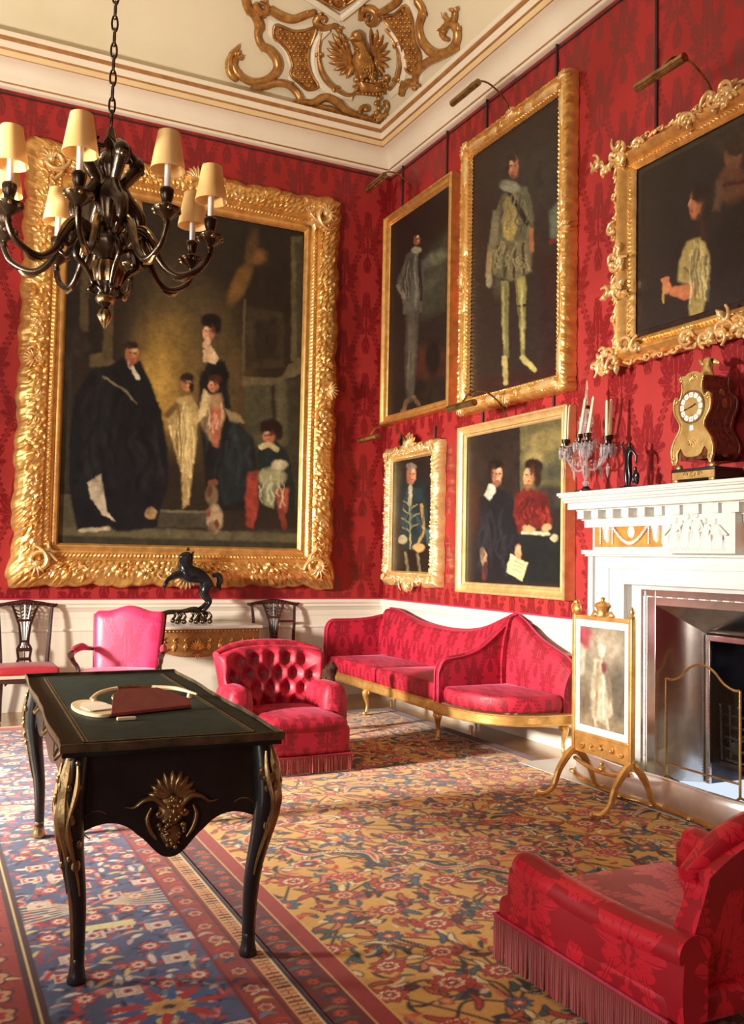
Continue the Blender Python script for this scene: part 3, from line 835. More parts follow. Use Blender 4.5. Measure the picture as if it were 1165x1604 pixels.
# ---- what is painted on each canvas (soft shapes, brush texture)
def cv_group(X, Y):
    L = [
     ('p', [(70, 260), (150, 260), (150, 470), (160, 560), (70, 560)], (38, 33, 27), 6),
     ('p', [(128, 300), (140, 300), (138, 520), (125, 520)], (84, 72, 48), 4),
     ('p', [(165, 480), (178, 480), (176, 560), (185, 572), (140, 575), (140, 556), (160, 552)], (92, 78, 52), 4),
     ('p', [(70, 512), (128, 515), (145, 545), (125, 560), (70, 545)], (50, 42, 34), 3),
     ('p', [(70, 545), (112, 555), (110, 770), (70, 775)], (56, 52, 42), 5),
     ('e', 275, 540, 66, 120, 0, (84, 71, 47), 60),
     ('e', 262, 590, 48, 90, 0, (150, 118, 56), 50), ('e', 252, 605, 26, 55, 0, (184, 146, 70), 30),
     ('e', 330, 600, 60, 120, 0, (104, 84, 50), 50, .6),
     ('p', [(330, 290), (480, 350), (480, 500), (400, 480), (360, 380)], (42, 33, 26), 30, .9),
     ('e', 375, 445, 12, 34, 25, (122, 88, 44), 9), ('e', 402, 402, 16, 12, 0, (122, 86, 48), 9), ('e', 395, 385, 8, 24, 10, (90, 66, 38), 10),
     ('p', [(385, 480), (445, 490), (445, 575), (385, 580)], (62, 52, 38), 5), ('p', [(398, 500), (434, 500), (434, 562), (400, 566)], (46, 38, 30), 8),
     ('l', [(383, 470), (380, 600)], 2, (96, 82, 54), 3),
     ('p', [(456, 370), (474, 370), (470, 566), (456, 566)], (98, 88, 62), 4), ('p', [(463, 380), (474, 380), (471, 560), (465, 560)], (70, 64, 46), 3),
     ('p', [(380, 590), (440, 592), (452, 572), (474, 560), (474, 584), (425, 604), (380, 606)], (104, 92, 64), 3),
     ('p', [(384, 604), (424, 604), (430, 790), (384, 780)], (76, 72, 52), 6), ('p', [(430, 600), (472, 590), (470, 800), (436, 800)], (60, 56, 42), 5), ('l', [(440, 600), (442, 690)], 8, (102, 96, 66), 9, .7),
     ('p', [(72, 840), (470, 828), (470, 872), (72, 866)], (58, 54, 42), 5), ('p', [(75, 822), (470, 836), (470, 850), (75, 838)], (96, 88, 62), 5),
     ('p', [(240, 798), (322, 800), (322, 826), (235, 826)], (70, 64, 50), 4), ('l', [(245, 800), (325, 802)], 2, (112, 102, 74), 3),
     ('p', [(75, 770), (118, 776), (122, 826), (75, 826)], (84, 78, 58), 4),
     # a standing figure in a long dark robe
     ('p', [(172, 572), (196, 558), (220, 566), (236, 600), (252, 640), (262, 700), (264, 760), (250, 800), (246, 826), (186, 834), (170, 824), (120, 830), (110, 780), (108, 690), (118, 620), (140, 582)], (22, 24, 28), 5),
     ('p', [(150, 600), (180, 590), (170, 700), (150, 790), (128, 780), (130, 660)], (32, 34, 36), 12, .6),
     ('p', [(136, 756), (158, 742), (168, 800), (180, 816), (160, 806), (142, 780)], (196, 180, 150), 3), ('e', 236, 804, 9, 9, 0, (176, 140, 96), 4), ('l', [(126, 831), (170, 828)], 3, (180, 166, 132), 3),
     ('e', 207, 555, 10.5, 15, 8, (206, 140, 92), 3), ('e', 205, 541, 11, 6, 5, (44, 30, 24), 3), ('e', 213, 560, 5, 8, 5, (150, 84, 52), 4, .6), ('l', [(202, 568), (216, 592)], 3, (220, 206, 180), 3), ('l', [(162, 590), (196, 612), (214, 632)], 1.6, (150, 134, 96), 2.5, .7),
     # a seated lady in dark, two pale children, a boy at the side
     ('p', [(330, 560), (352, 566), (356, 600), (362, 650), (398, 690), (410, 760), (404, 800), (326, 800), (318, 720), (312, 640), (312, 590)], (26, 28, 30), 6),
     ('p', [(360, 660), (392, 680), (400, 780), (350, 790)], (34, 44, 46), 12, .7),
     ('p', [(318, 548), (330, 540), (342, 560), (338, 570), (318, 566)], (226, 190, 146), 3), ('e', 327, 520, 9.5, 14, 5, (226, 170, 126), 3), ('e', 331, 503, 17, 12, 10, (28, 22, 22), 4), ('e', 338, 514, 8, 9, 0, (30, 22, 22), 4), ('l', [(322, 540), (326, 533)], 5, (220, 180, 136), 3), ('e', 345, 588, 14, 16, 0, (22, 20, 22), 6),
     ('p', [(276, 624), (300, 618), (310, 640), (308, 700), (302, 730), (296, 790), (286, 796), (284, 740), (272, 700), (262, 660)], (186, 158, 98), 5), ('p', [(285, 640), (298, 640), (300, 700), (288, 720)], (222, 196, 128), 8, .8), ('e', 292, 602, 8.5, 11, 0, (220, 152, 106), 3), ('e', 293, 592, 11, 8, 0, (46, 32, 26), 4), ('e', 300, 606, 4, 8, 0, (46, 32, 26), 3),
     ('p', [(322, 620), (346, 616), (352, 650), (340, 700), (328, 690), (312, 660)], (170, 132, 92), 6), ('p', [(330, 640), (346, 640), (342, 700), (334, 698)], (188, 104, 76), 6), ('e', 334, 604, 8, 10, 0, (220, 140, 100), 3), ('e', 337, 594, 11, 7, 0, (70, 44, 30), 4), ('p', [(320, 610), (330, 620), (322, 650), (306, 664)], (214, 190, 136), 5), ('p', [(352, 640), (376, 650), (382, 662), (360, 660)], (176, 150, 104), 5, .8), ('l', [(262, 650), (276, 636)], 5, (112, 84, 50), 6),
     ('e', 332, 776, 10, 16, 0, (120, 96, 68), 5), ('e', 336, 812, 13, 22, 0, (176, 150, 116), 5), ('e', 334, 756, 8, 6, 0, (110, 70, 44), 3), ('e', 333, 826, 7, 9, 0, (70, 48, 34), 4, .6),
     ('p', [(402, 700), (430, 690), (450, 706), (462, 760), (464, 800), (440, 800), (400, 740)], (30, 42, 40), 6), ('e', 421, 683, 9, 11, 0, (218, 140, 98), 3), ('e', 424, 669, 18, 13, 0, (40, 24, 22), 5), ('e', 437, 680, 6, 10, 0, (40, 26, 24), 4), ('l', [(408, 700), (422, 696), (434, 704)], 4, (204, 186, 134), 3), ('e', 426, 748, 22, 16, 0, (170, 166, 122), 6), ('e', 438, 728, 12, 8, 0, (200, 190, 150), 4), ('p', [(412, 760), (432, 760), (428, 796), (412, 790)], (140, 146, 108), 5),
     ('p', [(388, 740), (404, 736), (404, 800), (396, 828), (386, 826), (384, 780)], (150, 62, 46), 5), ('p', [(430, 766), (452, 764), (450, 800), (438, 812)], (168, 84, 64), 5), ('l', [(440, 800), (446, 826)], 4, (130, 58, 44), 4),
    ]
    robe = [(172, 572), (220, 566), (252, 640), (264, 760), (246, 826), (120, 830), (108, 690), (140, 582)]
    L += folds(robe, 14, (44, 46, 48), 3.2, 1, .35, 8)+folds(robe, 10, (12, 12, 16), 3.0, 2, .5, 7)
    L += folds([(318, 600), (350, 600), (400, 700), (404, 796), (330, 796), (314, 680)], 10, (52, 60, 60), 2.2, 3, .4, 6)+folds([(276, 624), (304, 620), (306, 700), (296, 790), (280, 740), (264, 670)], 12, (236, 214, 150), 1.2, 4, .7, 2)+folds([(276, 624), (304, 620), (306, 700), (296, 790), (280, 740), (264, 670)], 7, (120, 90, 50), 1.0, 5, .6, 2)
    L += folds([(402, 740), (450, 740), (450, 800), (404, 800)], 8, (214, 206, 168), 1.2, 6, .6, 2)+folds([(318, 620), (348, 616), (350, 660), (330, 700)], 8, (232, 190, 150), 1.2, 7, .7, 2)
    L += face(207, 555, 10.5, 15, 1)+face(327, 520, 9.5, 14, -1)+face(292, 602, 8.5, 11, 1)+face(334, 604, 8, 10, -1)+face(421, 683, 9, 11, -1)
    L += [('e', 326, 804, 4, 7, 10, (120, 70, 44), 3), ('e', 340, 822, 4, 8, -10, (110, 64, 40), 3), ('e', 328, 770, 4, 9, 10, (90, 52, 34), 3), ('l', [(207, 566), (204, 572)], 3, (150, 90, 60), 3)]
    return paint(X, Y, (40, 32, 25), L, 1)
def cv_soldier(X, Y):
    L = [('p', [(650, 420), (705, 360), (700, 480), (660, 500)], (62, 62, 50), 25), ('e', 682, 405, 18, 9, -30, (100, 100, 80), 12), ('e', 668, 445, 20, 6, -25, (78, 78, 62), 9),
     ('e', 672, 570, 30, 28, 0, (70, 40, 30), 20), ('e', 678, 560, 12, 30, 0, (30, 24, 22), 8), ('p', [(605, 600), (700, 590), (700, 650), (605, 660)], (36, 30, 26), 10),
     ('p', [(637, 398), (652, 390), (662, 410), (664, 455), (660, 490), (632, 492), (633, 450), (624, 455), (622, 440), (632, 414)], (84, 82, 72), 4), ('p', [(636, 488), (656, 488), (654, 540), (650, 600), (646, 628), (636, 630), (634, 560)], (74, 70, 60), 5), ('l', [(636, 628), (629, 652)], 3.5, (110, 82, 56), 3), ('l', [(648, 622), (656, 634)], 3, (110, 84, 60), 3),
     ('e', 653, 375, 5, 9, 0, (150, 96, 70), 2.5), ('e', 652, 366, 6, 5, 0, (36, 26, 22), 2.5), ('e', 652, 392, 8, 5, 0, (140, 134, 110), 3), ('l', [(657, 400), (660, 470)], 2.5, (38, 36, 38), 3), ('l', [(624, 448), (634, 466)], 4, (120, 112, 92), 3)]
    body = [(637, 398), (652, 390), (662, 410), (664, 455), (660, 490), (632, 492), (624, 455)]
    L += folds(body, 12, (128, 126, 108), 1.0, 1, .6, 2)+folds(body, 8, (52, 50, 46), 1.2, 2, .6, 2)+folds([(636, 488), (656, 488), (650, 600), (636, 628)], 8, (104, 96, 78), 1.0, 3, .6, 2)+face(653, 375, 5, 9, 1)
    return paint(X, Y, (34, 28, 25), L, 2)
def cv_courtier(X, Y):
    L = [('e', 830, 280, 60, 60, 0, (50, 44, 40), 50), ('p', [(860, 330), (880, 310), (882, 380), (862, 372)], (96, 104, 88), 6), ('l', [(862, 380), (882, 372)], 3, (120, 40, 38), 3), ('p', [(845, 400), (880, 400), (880, 600), (850, 590)], (52, 26, 26), 14, .6), ('p', [(744, 592), (880, 570), (880, 620), (744, 630)], (62, 30, 28), 12, .7),
     ('p', [(784, 310), (800, 290), (824, 292), (834, 320), (836, 360), (832, 420), (790, 436), (770, 425), (776, 380), (768, 350)], (92, 88, 66), 5), ('p', [(790, 312), (806, 300), (812, 350), (800, 384), (788, 370)], (160, 140, 78), 6), ('p', [(776, 378), (826, 376), (832, 425), (800, 440), (768, 430)], (108, 100, 72), 5),
     ('l', [(780, 385), (776, 430)], 2, (60, 54, 42), 3), ('l', [(793, 385), (790, 434)], 2, (60, 54, 42), 3), ('l', [(806, 385), (805, 434)], 2, (60, 54, 42), 3), ('l', [(819, 382), (820, 428)], 2, (56, 50, 40), 3), ('l', [(796, 300), (826, 350)], 4, (34, 28, 28), 4),
     ('p', [(772, 330), (784, 326), (780, 370), (772, 400), (764, 396)], (120, 112, 84), 4), ('l', [(767, 398), (764, 432)], 4, (150, 126, 88), 3), ('l', [(832, 360), (833, 392)], 3.5, (158, 100, 66), 3), ('e', 766, 440, 5, 10, 0, (150, 140, 110), 3), ('e', 778, 450, 6, 16, 0, (78, 72, 56), 6),
     ('p', [(784, 440), (797, 440), (796, 520), (797, 560), (789, 562), (786, 510)], (118, 112, 70), 3), ('p', [(806, 436), (822, 432), (824, 470), (822, 520), (822, 560), (816, 562), (812, 500)], (126, 120, 72), 3), ('e', 816, 450, 8, 16, 0, (150, 140, 82), 6), ('l', [(790, 560), (792, 600)], 4, (176, 160, 96), 3), ('l', [(818, 560), (836, 578)], 4.5, (190, 174, 104), 3), ('l', [(812, 480), (824, 478)], 1.8, (30, 26, 26), 2),
     ('e', 804, 262, 8, 17, 3, (184, 122, 84), 3), ('e', 800, 249, 9, 7, 0, (44, 32, 26), 3), ('e', 795, 262, 3, 14, 0, (50, 34, 26), 3), ('e', 798, 292, 16, 9, 10, (136, 138, 112), 4)]
    L += folds([(776, 378), (826, 376), (832, 425), (800, 440), (768, 430)], 16, (146, 136, 98), 1.3, 1, .7, 2)+folds([(784, 310), (824, 292), (836, 360), (826, 380), (780, 380)], 12, (128, 122, 90), 1.2, 2, .6, 2)+folds([(784, 310), (824, 292), (836, 360), (826, 380), (780, 380)], 7, (50, 46, 36), 1.3, 3, .6, 2.5)
    L += [('l', [(788, 450), (789, 545)], 1.6, (176, 168, 100), 3, .7), ('l', [(817, 450), (818, 545)], 1.8, (192, 182, 110), 3, .7), ('l', [(808, 440), (814, 500)], 1.2, (84, 78, 44), 3, .7)]+face(804, 262, 8, 17, -1)+[('e', 803, 276, 4, 4, 0, (96, 60, 42), 3, .8)]
    return paint(X, Y, (44, 34, 30), L, 3)
def cv_small(X, Y):
    L = [('p', [(612, 740), (628, 740), (628, 800), (612, 820)], (70, 64, 44), 8), ('e', 646, 790, 26, 50, 0, (26, 40, 44), 10), ('p', [(634, 765), (660, 765), (668, 800), (662, 860), (630, 860), (626, 810)], (36, 56, 60), 6),
     ('e', 644, 744, 7.5, 15, 0, (196, 132, 96), 3), ('e', 644, 731, 8, 6, 0, (150, 128, 110), 3), ('l', [(643, 762), (641, 790)], 3, (196, 182, 148), 3),
     ('l', [(641, 780), (643, 860)], 1.2, (170, 156, 100), 2), ('l', [(632, 785), (643, 792)], 1, (160, 146, 96), 2), ('l', [(631, 798), (643, 806)], 1, (160, 146, 96), 2), ('l', [(630, 812), (643, 820)], 1, (160, 146, 96), 2), ('l', [(631, 826), (643, 834)], 1, (160, 146, 96), 2), ('l', [(654, 790), (643, 797)], 1, (160, 146, 96), 2), ('l', [(656, 804), (643, 811)], 1, (160, 146, 96), 2), ('l', [(656, 820), (643, 826)], 1, (160, 146, 96), 2),
     ('l', [(660, 790), (664, 830), (655, 852)], 2, (176, 140, 80), 2), ('e', 656, 858, 9, 7, 0, (200, 160, 100), 3), ('e', 631, 845, 7, 7, 0, (196, 180, 140), 3), ('p', [(664, 830), (678, 826), (680, 860), (668, 852)], (60, 92, 96), 5), ('l', [(634, 866), (640, 900)], 2, (130, 116, 78), 3), ('l', [(654, 868), (658, 900)], 2, (130, 116, 78), 3)]
    L += face(644, 744, 7.5, 15, 1)+folds([(634, 765), (660, 765), (668, 800), (662, 860), (630, 860), (626, 810)], 10, (66, 92, 96), 1.0, 1, .6, 2)
    return paint(X, Y, (34, 26, 24), L, 4)
def cv_double(X, Y):
    L = [('p', [(814, 650), (884, 640), (884, 780), (814, 790)], (104, 96, 62), 3), ('e', 856, 690, 34, 16, -15, (140, 124, 76), 14), ('e', 872, 740, 26, 14, 0, (74, 72, 58), 14), ('e', 836, 716, 18, 9, -10, (150, 132, 84), 9), ('e', 862, 778, 30, 18, 0, (52, 48, 44), 12),
     ('p', [(728, 690), (812, 672), (812, 800), (728, 800)], (46, 34, 30), 10),
     ('p', [(750, 780), (764, 768), (786, 766), (804, 780), (812, 830), (812, 910), (742, 912), (738, 850)], (24, 24, 32), 6), ('e', 742, 800, 10, 40, 0, (66, 28, 24), 9, .6),
     ('p', [(758, 776), (765, 758), (776, 760), (776, 772), (766, 784)], (208, 202, 180), 3), ('e', 778, 744, 8, 17, 0, (206, 150, 112), 3), ('e', 775, 727, 11, 8, 0, (30, 24, 22), 3), ('e', 768, 740, 4, 12, 0, (34, 24, 22), 3), ('e', 779, 757, 5, 5, 0, (110, 72, 50), 3, .7),
     ('p', [(806, 776), (822, 764), (846, 770), (862, 800), (864, 824), (812, 836), (804, 806)], (112, 34, 30), 5), ('e', 846, 792, 12, 20, 20, (96, 24, 24), 8), ('e', 829, 745, 9, 19, 12, (212, 158, 112), 3), ('e', 836, 730, 15, 12, 20, (44, 28, 20), 4), ('e', 842, 748, 6, 16, 0, (44, 28, 20), 4),
     ('p', [(812, 838), (880, 832), (880, 912), (806, 915)], (22, 28, 30), 6), ('l', [(820, 834), (858, 836)], 3, (216, 200, 160), 3), ('e', 828, 828, 10, 6, 15, (212, 160, 112), 3), ('e', 856, 826, 8, 6, -20, (212, 160, 112), 3), ('e', 868, 842, 6, 6, 0, (190, 180, 140), 3),
     ('p', [(800, 868), (826, 882), (818, 910), (792, 896)], (224, 204, 150), 2.5), ('e', 811, 865, 5, 12, 0, (210, 160, 118), 3), ('e', 757, 872, 5, 14, -6, (214, 168, 124), 3), ('l', [(760, 884), (757, 906)], 3, (110, 44, 30), 4)]
    L += face(778, 744, 8, 17, 1)+face(829, 745, 9, 19, -1)+[('e', 826, 762, 5, 6, 10, (120, 78, 50), 4, .8)]
    L += folds([(806, 776), (846, 770), (862, 800), (864, 824), (812, 836)], 12, (166, 50, 40), 1.4, 1, .6, 3)+folds([(806, 776), (846, 770), (862, 800), (864, 824), (812, 836)], 8, (70, 18, 20), 1.6, 2, .7, 3)+folds([(750, 780), (804, 780), (812, 910), (742, 912)], 12, (44, 46, 56), 1.8, 3, .6, 4)
    L += [('l', [(806, 878), (820, 886)], .6, (150, 130, 96), 1.2), ('l', [(804, 884), (818, 892)], .6, (150, 130, 96), 1.2), ('l', [(802, 890), (816, 898)], .6, (150, 130, 96), 1.2)]
    return paint(X, Y, (34, 28, 28), L, 5)
def cv_cupid(X, Y):
    L = [('p', [(1100, 220), (1165, 190), (1300, 150), (1300, 300), (1160, 260)], (60, 48, 38), 24), ('e', 1148, 290, 24, 32, 0, (106, 66, 44), 8), ('e', 1148, 246, 14, 20, 0, (124, 80, 56), 5), ('e', 1150, 232, 16, 12, 0, (60, 38, 28), 5), ('p', [(1122, 280), (1134, 300), (1128, 330), (1116, 330)], (96, 70, 50), 7), ('l', [(1134, 290), (1166, 284)], 3, (80, 30, 26), 4), ('e', 1160, 400, 40, 90, 0, (38, 28, 24), 14),
     ('p', [(1076, 378), (1100, 370), (1112, 400), (1110, 450), (1100, 490), (1082, 498), (1078, 480), (1088, 450), (1074, 444), (1062, 440), (1064, 410)], (168, 148, 88), 5), ('p', [(1090, 380), (1104, 384), (1102, 430), (1094, 460)], (206, 186, 118), 7), ('l', [(1106, 400), (1108, 470)], 2, (96, 92, 74), 4), ('l', [(1072, 420), (1082, 430)], 2, (120, 104, 64), 3),
     ('p', [(1078, 444), (1092, 440), (1090, 462), (1072, 470), (1050, 462), (1042, 452), (1056, 448)], (184, 112, 74), 4), ('e', 1044, 450, 7, 10, 20, (196, 124, 84), 3), ('l', [(1040, 446), (1038, 474)], 1.6, (190, 150, 70), 2.5), ('l', [(1046, 436), (1042, 446)], 2.5, (186, 112, 76), 3),
     ('e', 1090, 318, 10, 24, 8, (186, 118, 80), 4), ('p', [(1084, 320), (1080, 334), (1088, 342)], (180, 108, 72), 3), ('e', 1098, 302, 14, 17, 20, (38, 24, 20), 5), ('e', 1106, 330, 8, 22, 10, (40, 26, 22), 5), ('l', [(1096, 340), (1102, 372)], 5, (60, 34, 28), 6), ('p', [(1006, 520), (1060, 500), (1100, 510), (1050, 530)], (58, 46, 34), 8)]
    L += folds([(1076, 378), (1100, 370), (1112, 400), (1110, 450), (1100, 490), (1082, 498), (1078, 480)], 16, (218, 200, 140), 1.2, 1, .7, 2)+folds([(1076, 378), (1100, 370), (1112, 400), (1110, 450), (1100, 490), (1082, 498)], 9, (96, 84, 52), 1.3, 2, .7, 2.5)
    L += [('e', 1086, 311, 3.2, 1.6, 10, (50, 30, 24), 2), ('e', 1096, 326, 6, 14, 8, (110, 64, 46), 6, .5), ('e', 1084, 331, 2.6, 1.6, 0, (140, 50, 44), 2), ('l', [(1082, 312), (1079, 322)], 1, (210, 150, 110), 2)]+[('l', [(1040+i*1.8, 446-i), (1036+i*2.2, 438-i)], 1.2, (190, 118, 80), 1.6) for i in range(4)]
    return paint(X, Y, (36, 28, 25), L, 6)

picture('framed_painting', 'huge group portrait in a massive carved gilt frame on the back wall', 'back', -3.63, -0.67, 1.14, 5.03, 0.34, 0.05, cv_group, 'grand', 0.0085, light=False)
picture('framed_painting', 'tall dark full-length portrait in a plain gilt frame, nearest the corner', 'right', -0.05, -1.44, 2.79, 5.0, 0.095, 0.045, cv_soldier, 'plain', 0.007, rod=(-.45, .45), frame_mat='gilt')
picture('framed_painting', 'tallest full-length portrait of a man in pale stockings, carved gilt frame', 'right', -1.62, -3.14, 2.70, 5.15, 0.13, 0.05, cv_courtier, 'carved', 0.007, rod=(-.5, .5))
picture('framed_painting', 'small narrow portrait in a scrolling rococo gilt frame above the sofa', 'right', -0.18, -1.23, 1.16, 2.50, 0.115, 0.045, cv_small, 'rococo', 0.006, rod=(-.35, .35), frame_mat='gilt_pale')
picture('framed_painting', 'double portrait with a red-robed scribe in a plain pale gilt frame', 'right', -1.61, -3.15, 1.11, 2.58, 0.095, 0.045, cv_double, 'plain', 0.006, rod=(-.5, .5), frame_mat='gilt_pale')
picture('framed_painting', 'dark landscape-shaped painting in a pierced gilt frame above the mantelpiece', 'right', -3.69, -5.47, 2.77, 4.27, 0.21, 0.05, cv_cupid, 'pierced', 0.007, rod=(-.6, .6))
# ================================================================ carpets, knotted cell by cell
class Rug:
    def __init__(s, x0, x1, y0, y1, res, bg):
        s.x0, s.x1, s.y0, s.y1 = x0, x1, y0, y1
        s.nx = int((x1-x0)/res)+1; s.ny = int((y1-y0)/res)+1
        s.X, s.Y = np.meshgrid(np.linspace(x0, x1, s.nx), np.linspace(y0, y1, s.ny), indexing='ij')
        s.C = np.ones(s.X.shape+(3,))*lin(bg); s.res = res
    def win(s, cx, cy, r):
        i0 = max(0, int((cx-r-s.x0)/(s.x1-s.x0)*(s.nx-1))); i1 = min(s.nx, int((cx+r-s.x0)/(s.x1-s.x0)*(s.nx-1))+2)
        j0 = max(0, int((cy-r-s.y0)/(s.y1-s.y0)*(s.ny-1))); j1 = min(s.ny, int((cy+r-s.y0)/(s.y1-s.y0)*(s.ny-1))+2)
        return slice(i0, max(i0, i1)), slice(j0, max(j0, j1))
    def put(s, sl, m, col):
        m = np.clip(m, 0, 1)[..., None]; s.C[sl] = s.C[sl]*(1-m)+lin(col)*m
    def flower(s, cx, cy, r, n, cols, rot=0, sq=1.0, cut=.28):
        """rosette with n petals; cols from the rim inward as (fraction, colour)"""
        sl = s.win(cx, cy, r*1.15); x = s.X[sl]-cx; y = (s.Y[sl]-cy)/sq
        d = np.hypot(x, y); a = np.arctan2(y, x)+rot
        e = r*(1-cut+cut*np.abs(np.cos(a*n/2)))
        for f, c in cols: s.put(sl, (e*f-d)/s.res+.5, c)
    def leaf(s, pts, w, col, edge=None, n=18):
        """curved sickle leaf along a spline"""
        P = spline(pts, 8); c = P.mean(0); R_ = np.abs(P-c).max()+w*2
        sl = s.win(c[0], c[1], R_); x = s.X[sl]; y = s.Y[sl]; m = np.full(x.shape, -1e9)
        t = np.linspace(0, 1, len(P)); ww = w*np.sin(PI*t**.8)**.8
        for i in range(len(P)): m = np.maximum(m, ww[i]-np.hypot(x-P[i, 0], y-P[i, 1]))
        if edge is not None: s.put(sl, (m+s.res*.9)/s.res+.5, edge)
        s.put(sl, m/s.res+.5, col); return sl, m
    def line(s, pts, w, col):
        P = np.array(pts, float); c = P.mean(0); R_ = np.abs(P-c).max()+w*2
        sl = s.win(c[0], c[1], R_); x = s.X[sl]; y = s.Y[sl]; d = np.full(x.shape, 1e9)
        for a, b in zip(P[:-1], P[1:]):
            e = b-a; t = np.clip(((x-a[0])*e[0]+(y-a[1])*e[1])/(e.dot(e)+1e-9), 0, 1)
            d = np.minimum(d, np.hypot(x-a[0]-e[0]*t, y-a[1]-e[1]*t))
        s.put(sl, (w-d)/s.res+.5, col)
    def band(s, a, b, col): m = (s.X >= a) & (s.X < b); s.C[m] = lin(col)
    def rect(s, x0, x1, y0, y1, col): m = (s.X >= x0) & (s.X < x1) & (s.Y >= y0) & (s.Y < y1); s.C[m] = lin(col)
GOLD = (208, 158, 74); RED = (182, 52, 32); DRED = (104, 26, 22); NAVY = (34, 50, 62); CREAM = (226, 204, 158); DARK = (48, 26, 20); BLUE = (66, 96, 120); ORG = (196, 84, 40); TEAL = (58, 88, 84); PINK = (206, 110, 80)
rr = np.random.RandomState(11)
res = 0.0075
# ---- large carpet with a golden ground
r = Rug(-3.24, -0.42, -8.2, -0.98, res, GOLD)
r.C *= (1+0.10*(fbm(r.X*3, r.Y*9, 5)-.5))[..., None]
def stem(p, q, w=.006, col=DARK):
    m = ((p[0]+q[0])/2+rr.uniform(-.1, .1), (p[1]+q[1])/2+rr.uniform(-.1, .1)); r.line(spline([p, m, q], 6), w, col)
cells = []
gx, gy = .235, .215
for i in range(int(2.75/gx)+1):
    for j in range(int(7.4/gy)+1):
        cells.append((-3.02+gx*(i+.5*(j % 2))+rr.uniform(-.03, .03), -8.15+gy*j+rr.uniform(-.03, .03)))
for k_, (x, y) in enumerate(cells):
    for _ in range(2):
        q = cells[(k_+rr.choice([1, 34, 35, 33])) % len(cells)]
        if math.hypot(q[0]-x, q[1]-y) < .5: stem((x, y), q)
for x, y in cells:                    # small leaves and blossoms between the main flowers
    for _ in range(13):
        a = rr.uniform(0, 2*PI); d = rr.uniform(.06, .17); px_, py_ = x+d*math.cos(a), y+d*math.sin(a)
        L = rr.uniform(.028, .06); b = rr.uniform(0, 2*PI); c_ = [RED, NAVY, RED, DRED, ORG, DARK, BLUE, CREAM, PINK, CREAM, ORG, TEAL][rr.randint(12)]
        r.leaf([(px_-L*math.cos(b), py_-L*math.sin(b)), (px_+.3*L*math.sin(b), py_-.3*L*math.cos(b)), (px_+L*math.cos(b), py_+L*math.sin(b))], rr.uniform(.008, .015), c_, DARK if rr.rand() < .6 and c_ != DARK else None)
    if rr.rand() < .8:
        a = rr.uniform(0, 2*PI); r.flower(x+.13*math.cos(a), y+.13*math.sin(a), rr.uniform(.022, .036), 5, [(1, DARK), (.82, [RED, CREAM, BLUE, PINK][rr.randint(4)]), (.35, GOLD)])
for k_, (x, y) in enumerate(cells):
    t = rr.rand(); R_ = rr.uniform(.058, .092); rot = rr.uniform(0, 2)
    if t < .34: r.flower(x, y, R_, 9, [(1.0, DARK), (.93, RED), (.62, DARK), (.56, CREAM), (.40, RED), (.22, NAVY), (.12, CREAM)], rot, .8)
    elif t < .52: r.flower(x, y, R_*.9, 8, [(1, NAVY), (.86, BLUE), (.60, DRED), (.46, ORG), (.2, CREAM)], rot, .8)
    elif t < .68: r.flower(x, y, R_*1.05, 11, [(1, RED), (.78, CREAM), (.70, RED), (.45, DARK), (.38, PINK), (.16, DARK)], rot, .7)
    elif t < .84:
        a = rr.uniform(0, 2*PI); L = R_*1.9; c_, s_ = math.cos(a), math.sin(a)
        r.leaf([(x-L*c_, y-L*s_), (x+.55*L*s_, y-.55*L*c_), (x+L*c_, y+L*s_)], .026, NAVY, DARK)
        r.leaf([(x-L*c_*.9+.03*s_, y-L*s_*.9-.03*c_), (x+.75*L*s_, y-.75*L*c_), (x+L*c_*.95, y+L*s_*.95)], .013, RED, CREAM)
    else:
        r.flower(x, y, R_*1.1, 6, [(1, DARK), (.9, CREAM), (.76, ORG), (.55, DRED), (.3, BLUE), (.14, CREAM)], rot, .75)
# border on the side next to the blue rug
r.band(-3.25, -3.118, DRED)
for y in np.arange(-8.2, -0.9, .075):
    x = -3.178+.020*math.sin(y*21)
    r.flower(x, y, .034, 6, [(1, DARK), (.85, (150, 52, 36)), (.5, [CREAM, BLUE, ORG][int(y*40) % 3]), (.2, DARK)], y*3)
    r.leaf([(x-.05, y+.03), (x, y+.045), (x+.045, y+.025)], .010, [NAVY, TEAL, (120, 110, 84)][int(y*57) % 3])
r.band(-3.125, -3.117, (206, 160, 100)); r.band(-3.117, -3.05, (150, 40, 28)); r.band(-3.05, -3.044, (214, 172, 104)); r.band(-3.044, -3.038, DARK)
r.band(-.52, -.45, DRED); r.band(-.53, -.52, CREAM); r.band(-.45, -.42, DARK)
m = r.Y > -1.12; r.C[m] = lin(DRED)
r.C *= (0.90+.20*fbm(r.X*60, r.Y*60, 2))[..., None]
P = np.stack([r.X, r.Y, np.full_like(r.X, .009)+.0015*fbm(r.X*30, r.Y*30)], -1)
o = color_grid('carpet', P-np.array([-1.8, -4.5, 0]), r.C, 'carpet_pile'); o.location = (-1.8, -4.5, 0)
tag(o, 'large floral carpet with golden ground, red and navy blossoms, before the fireplace', 'carpet')
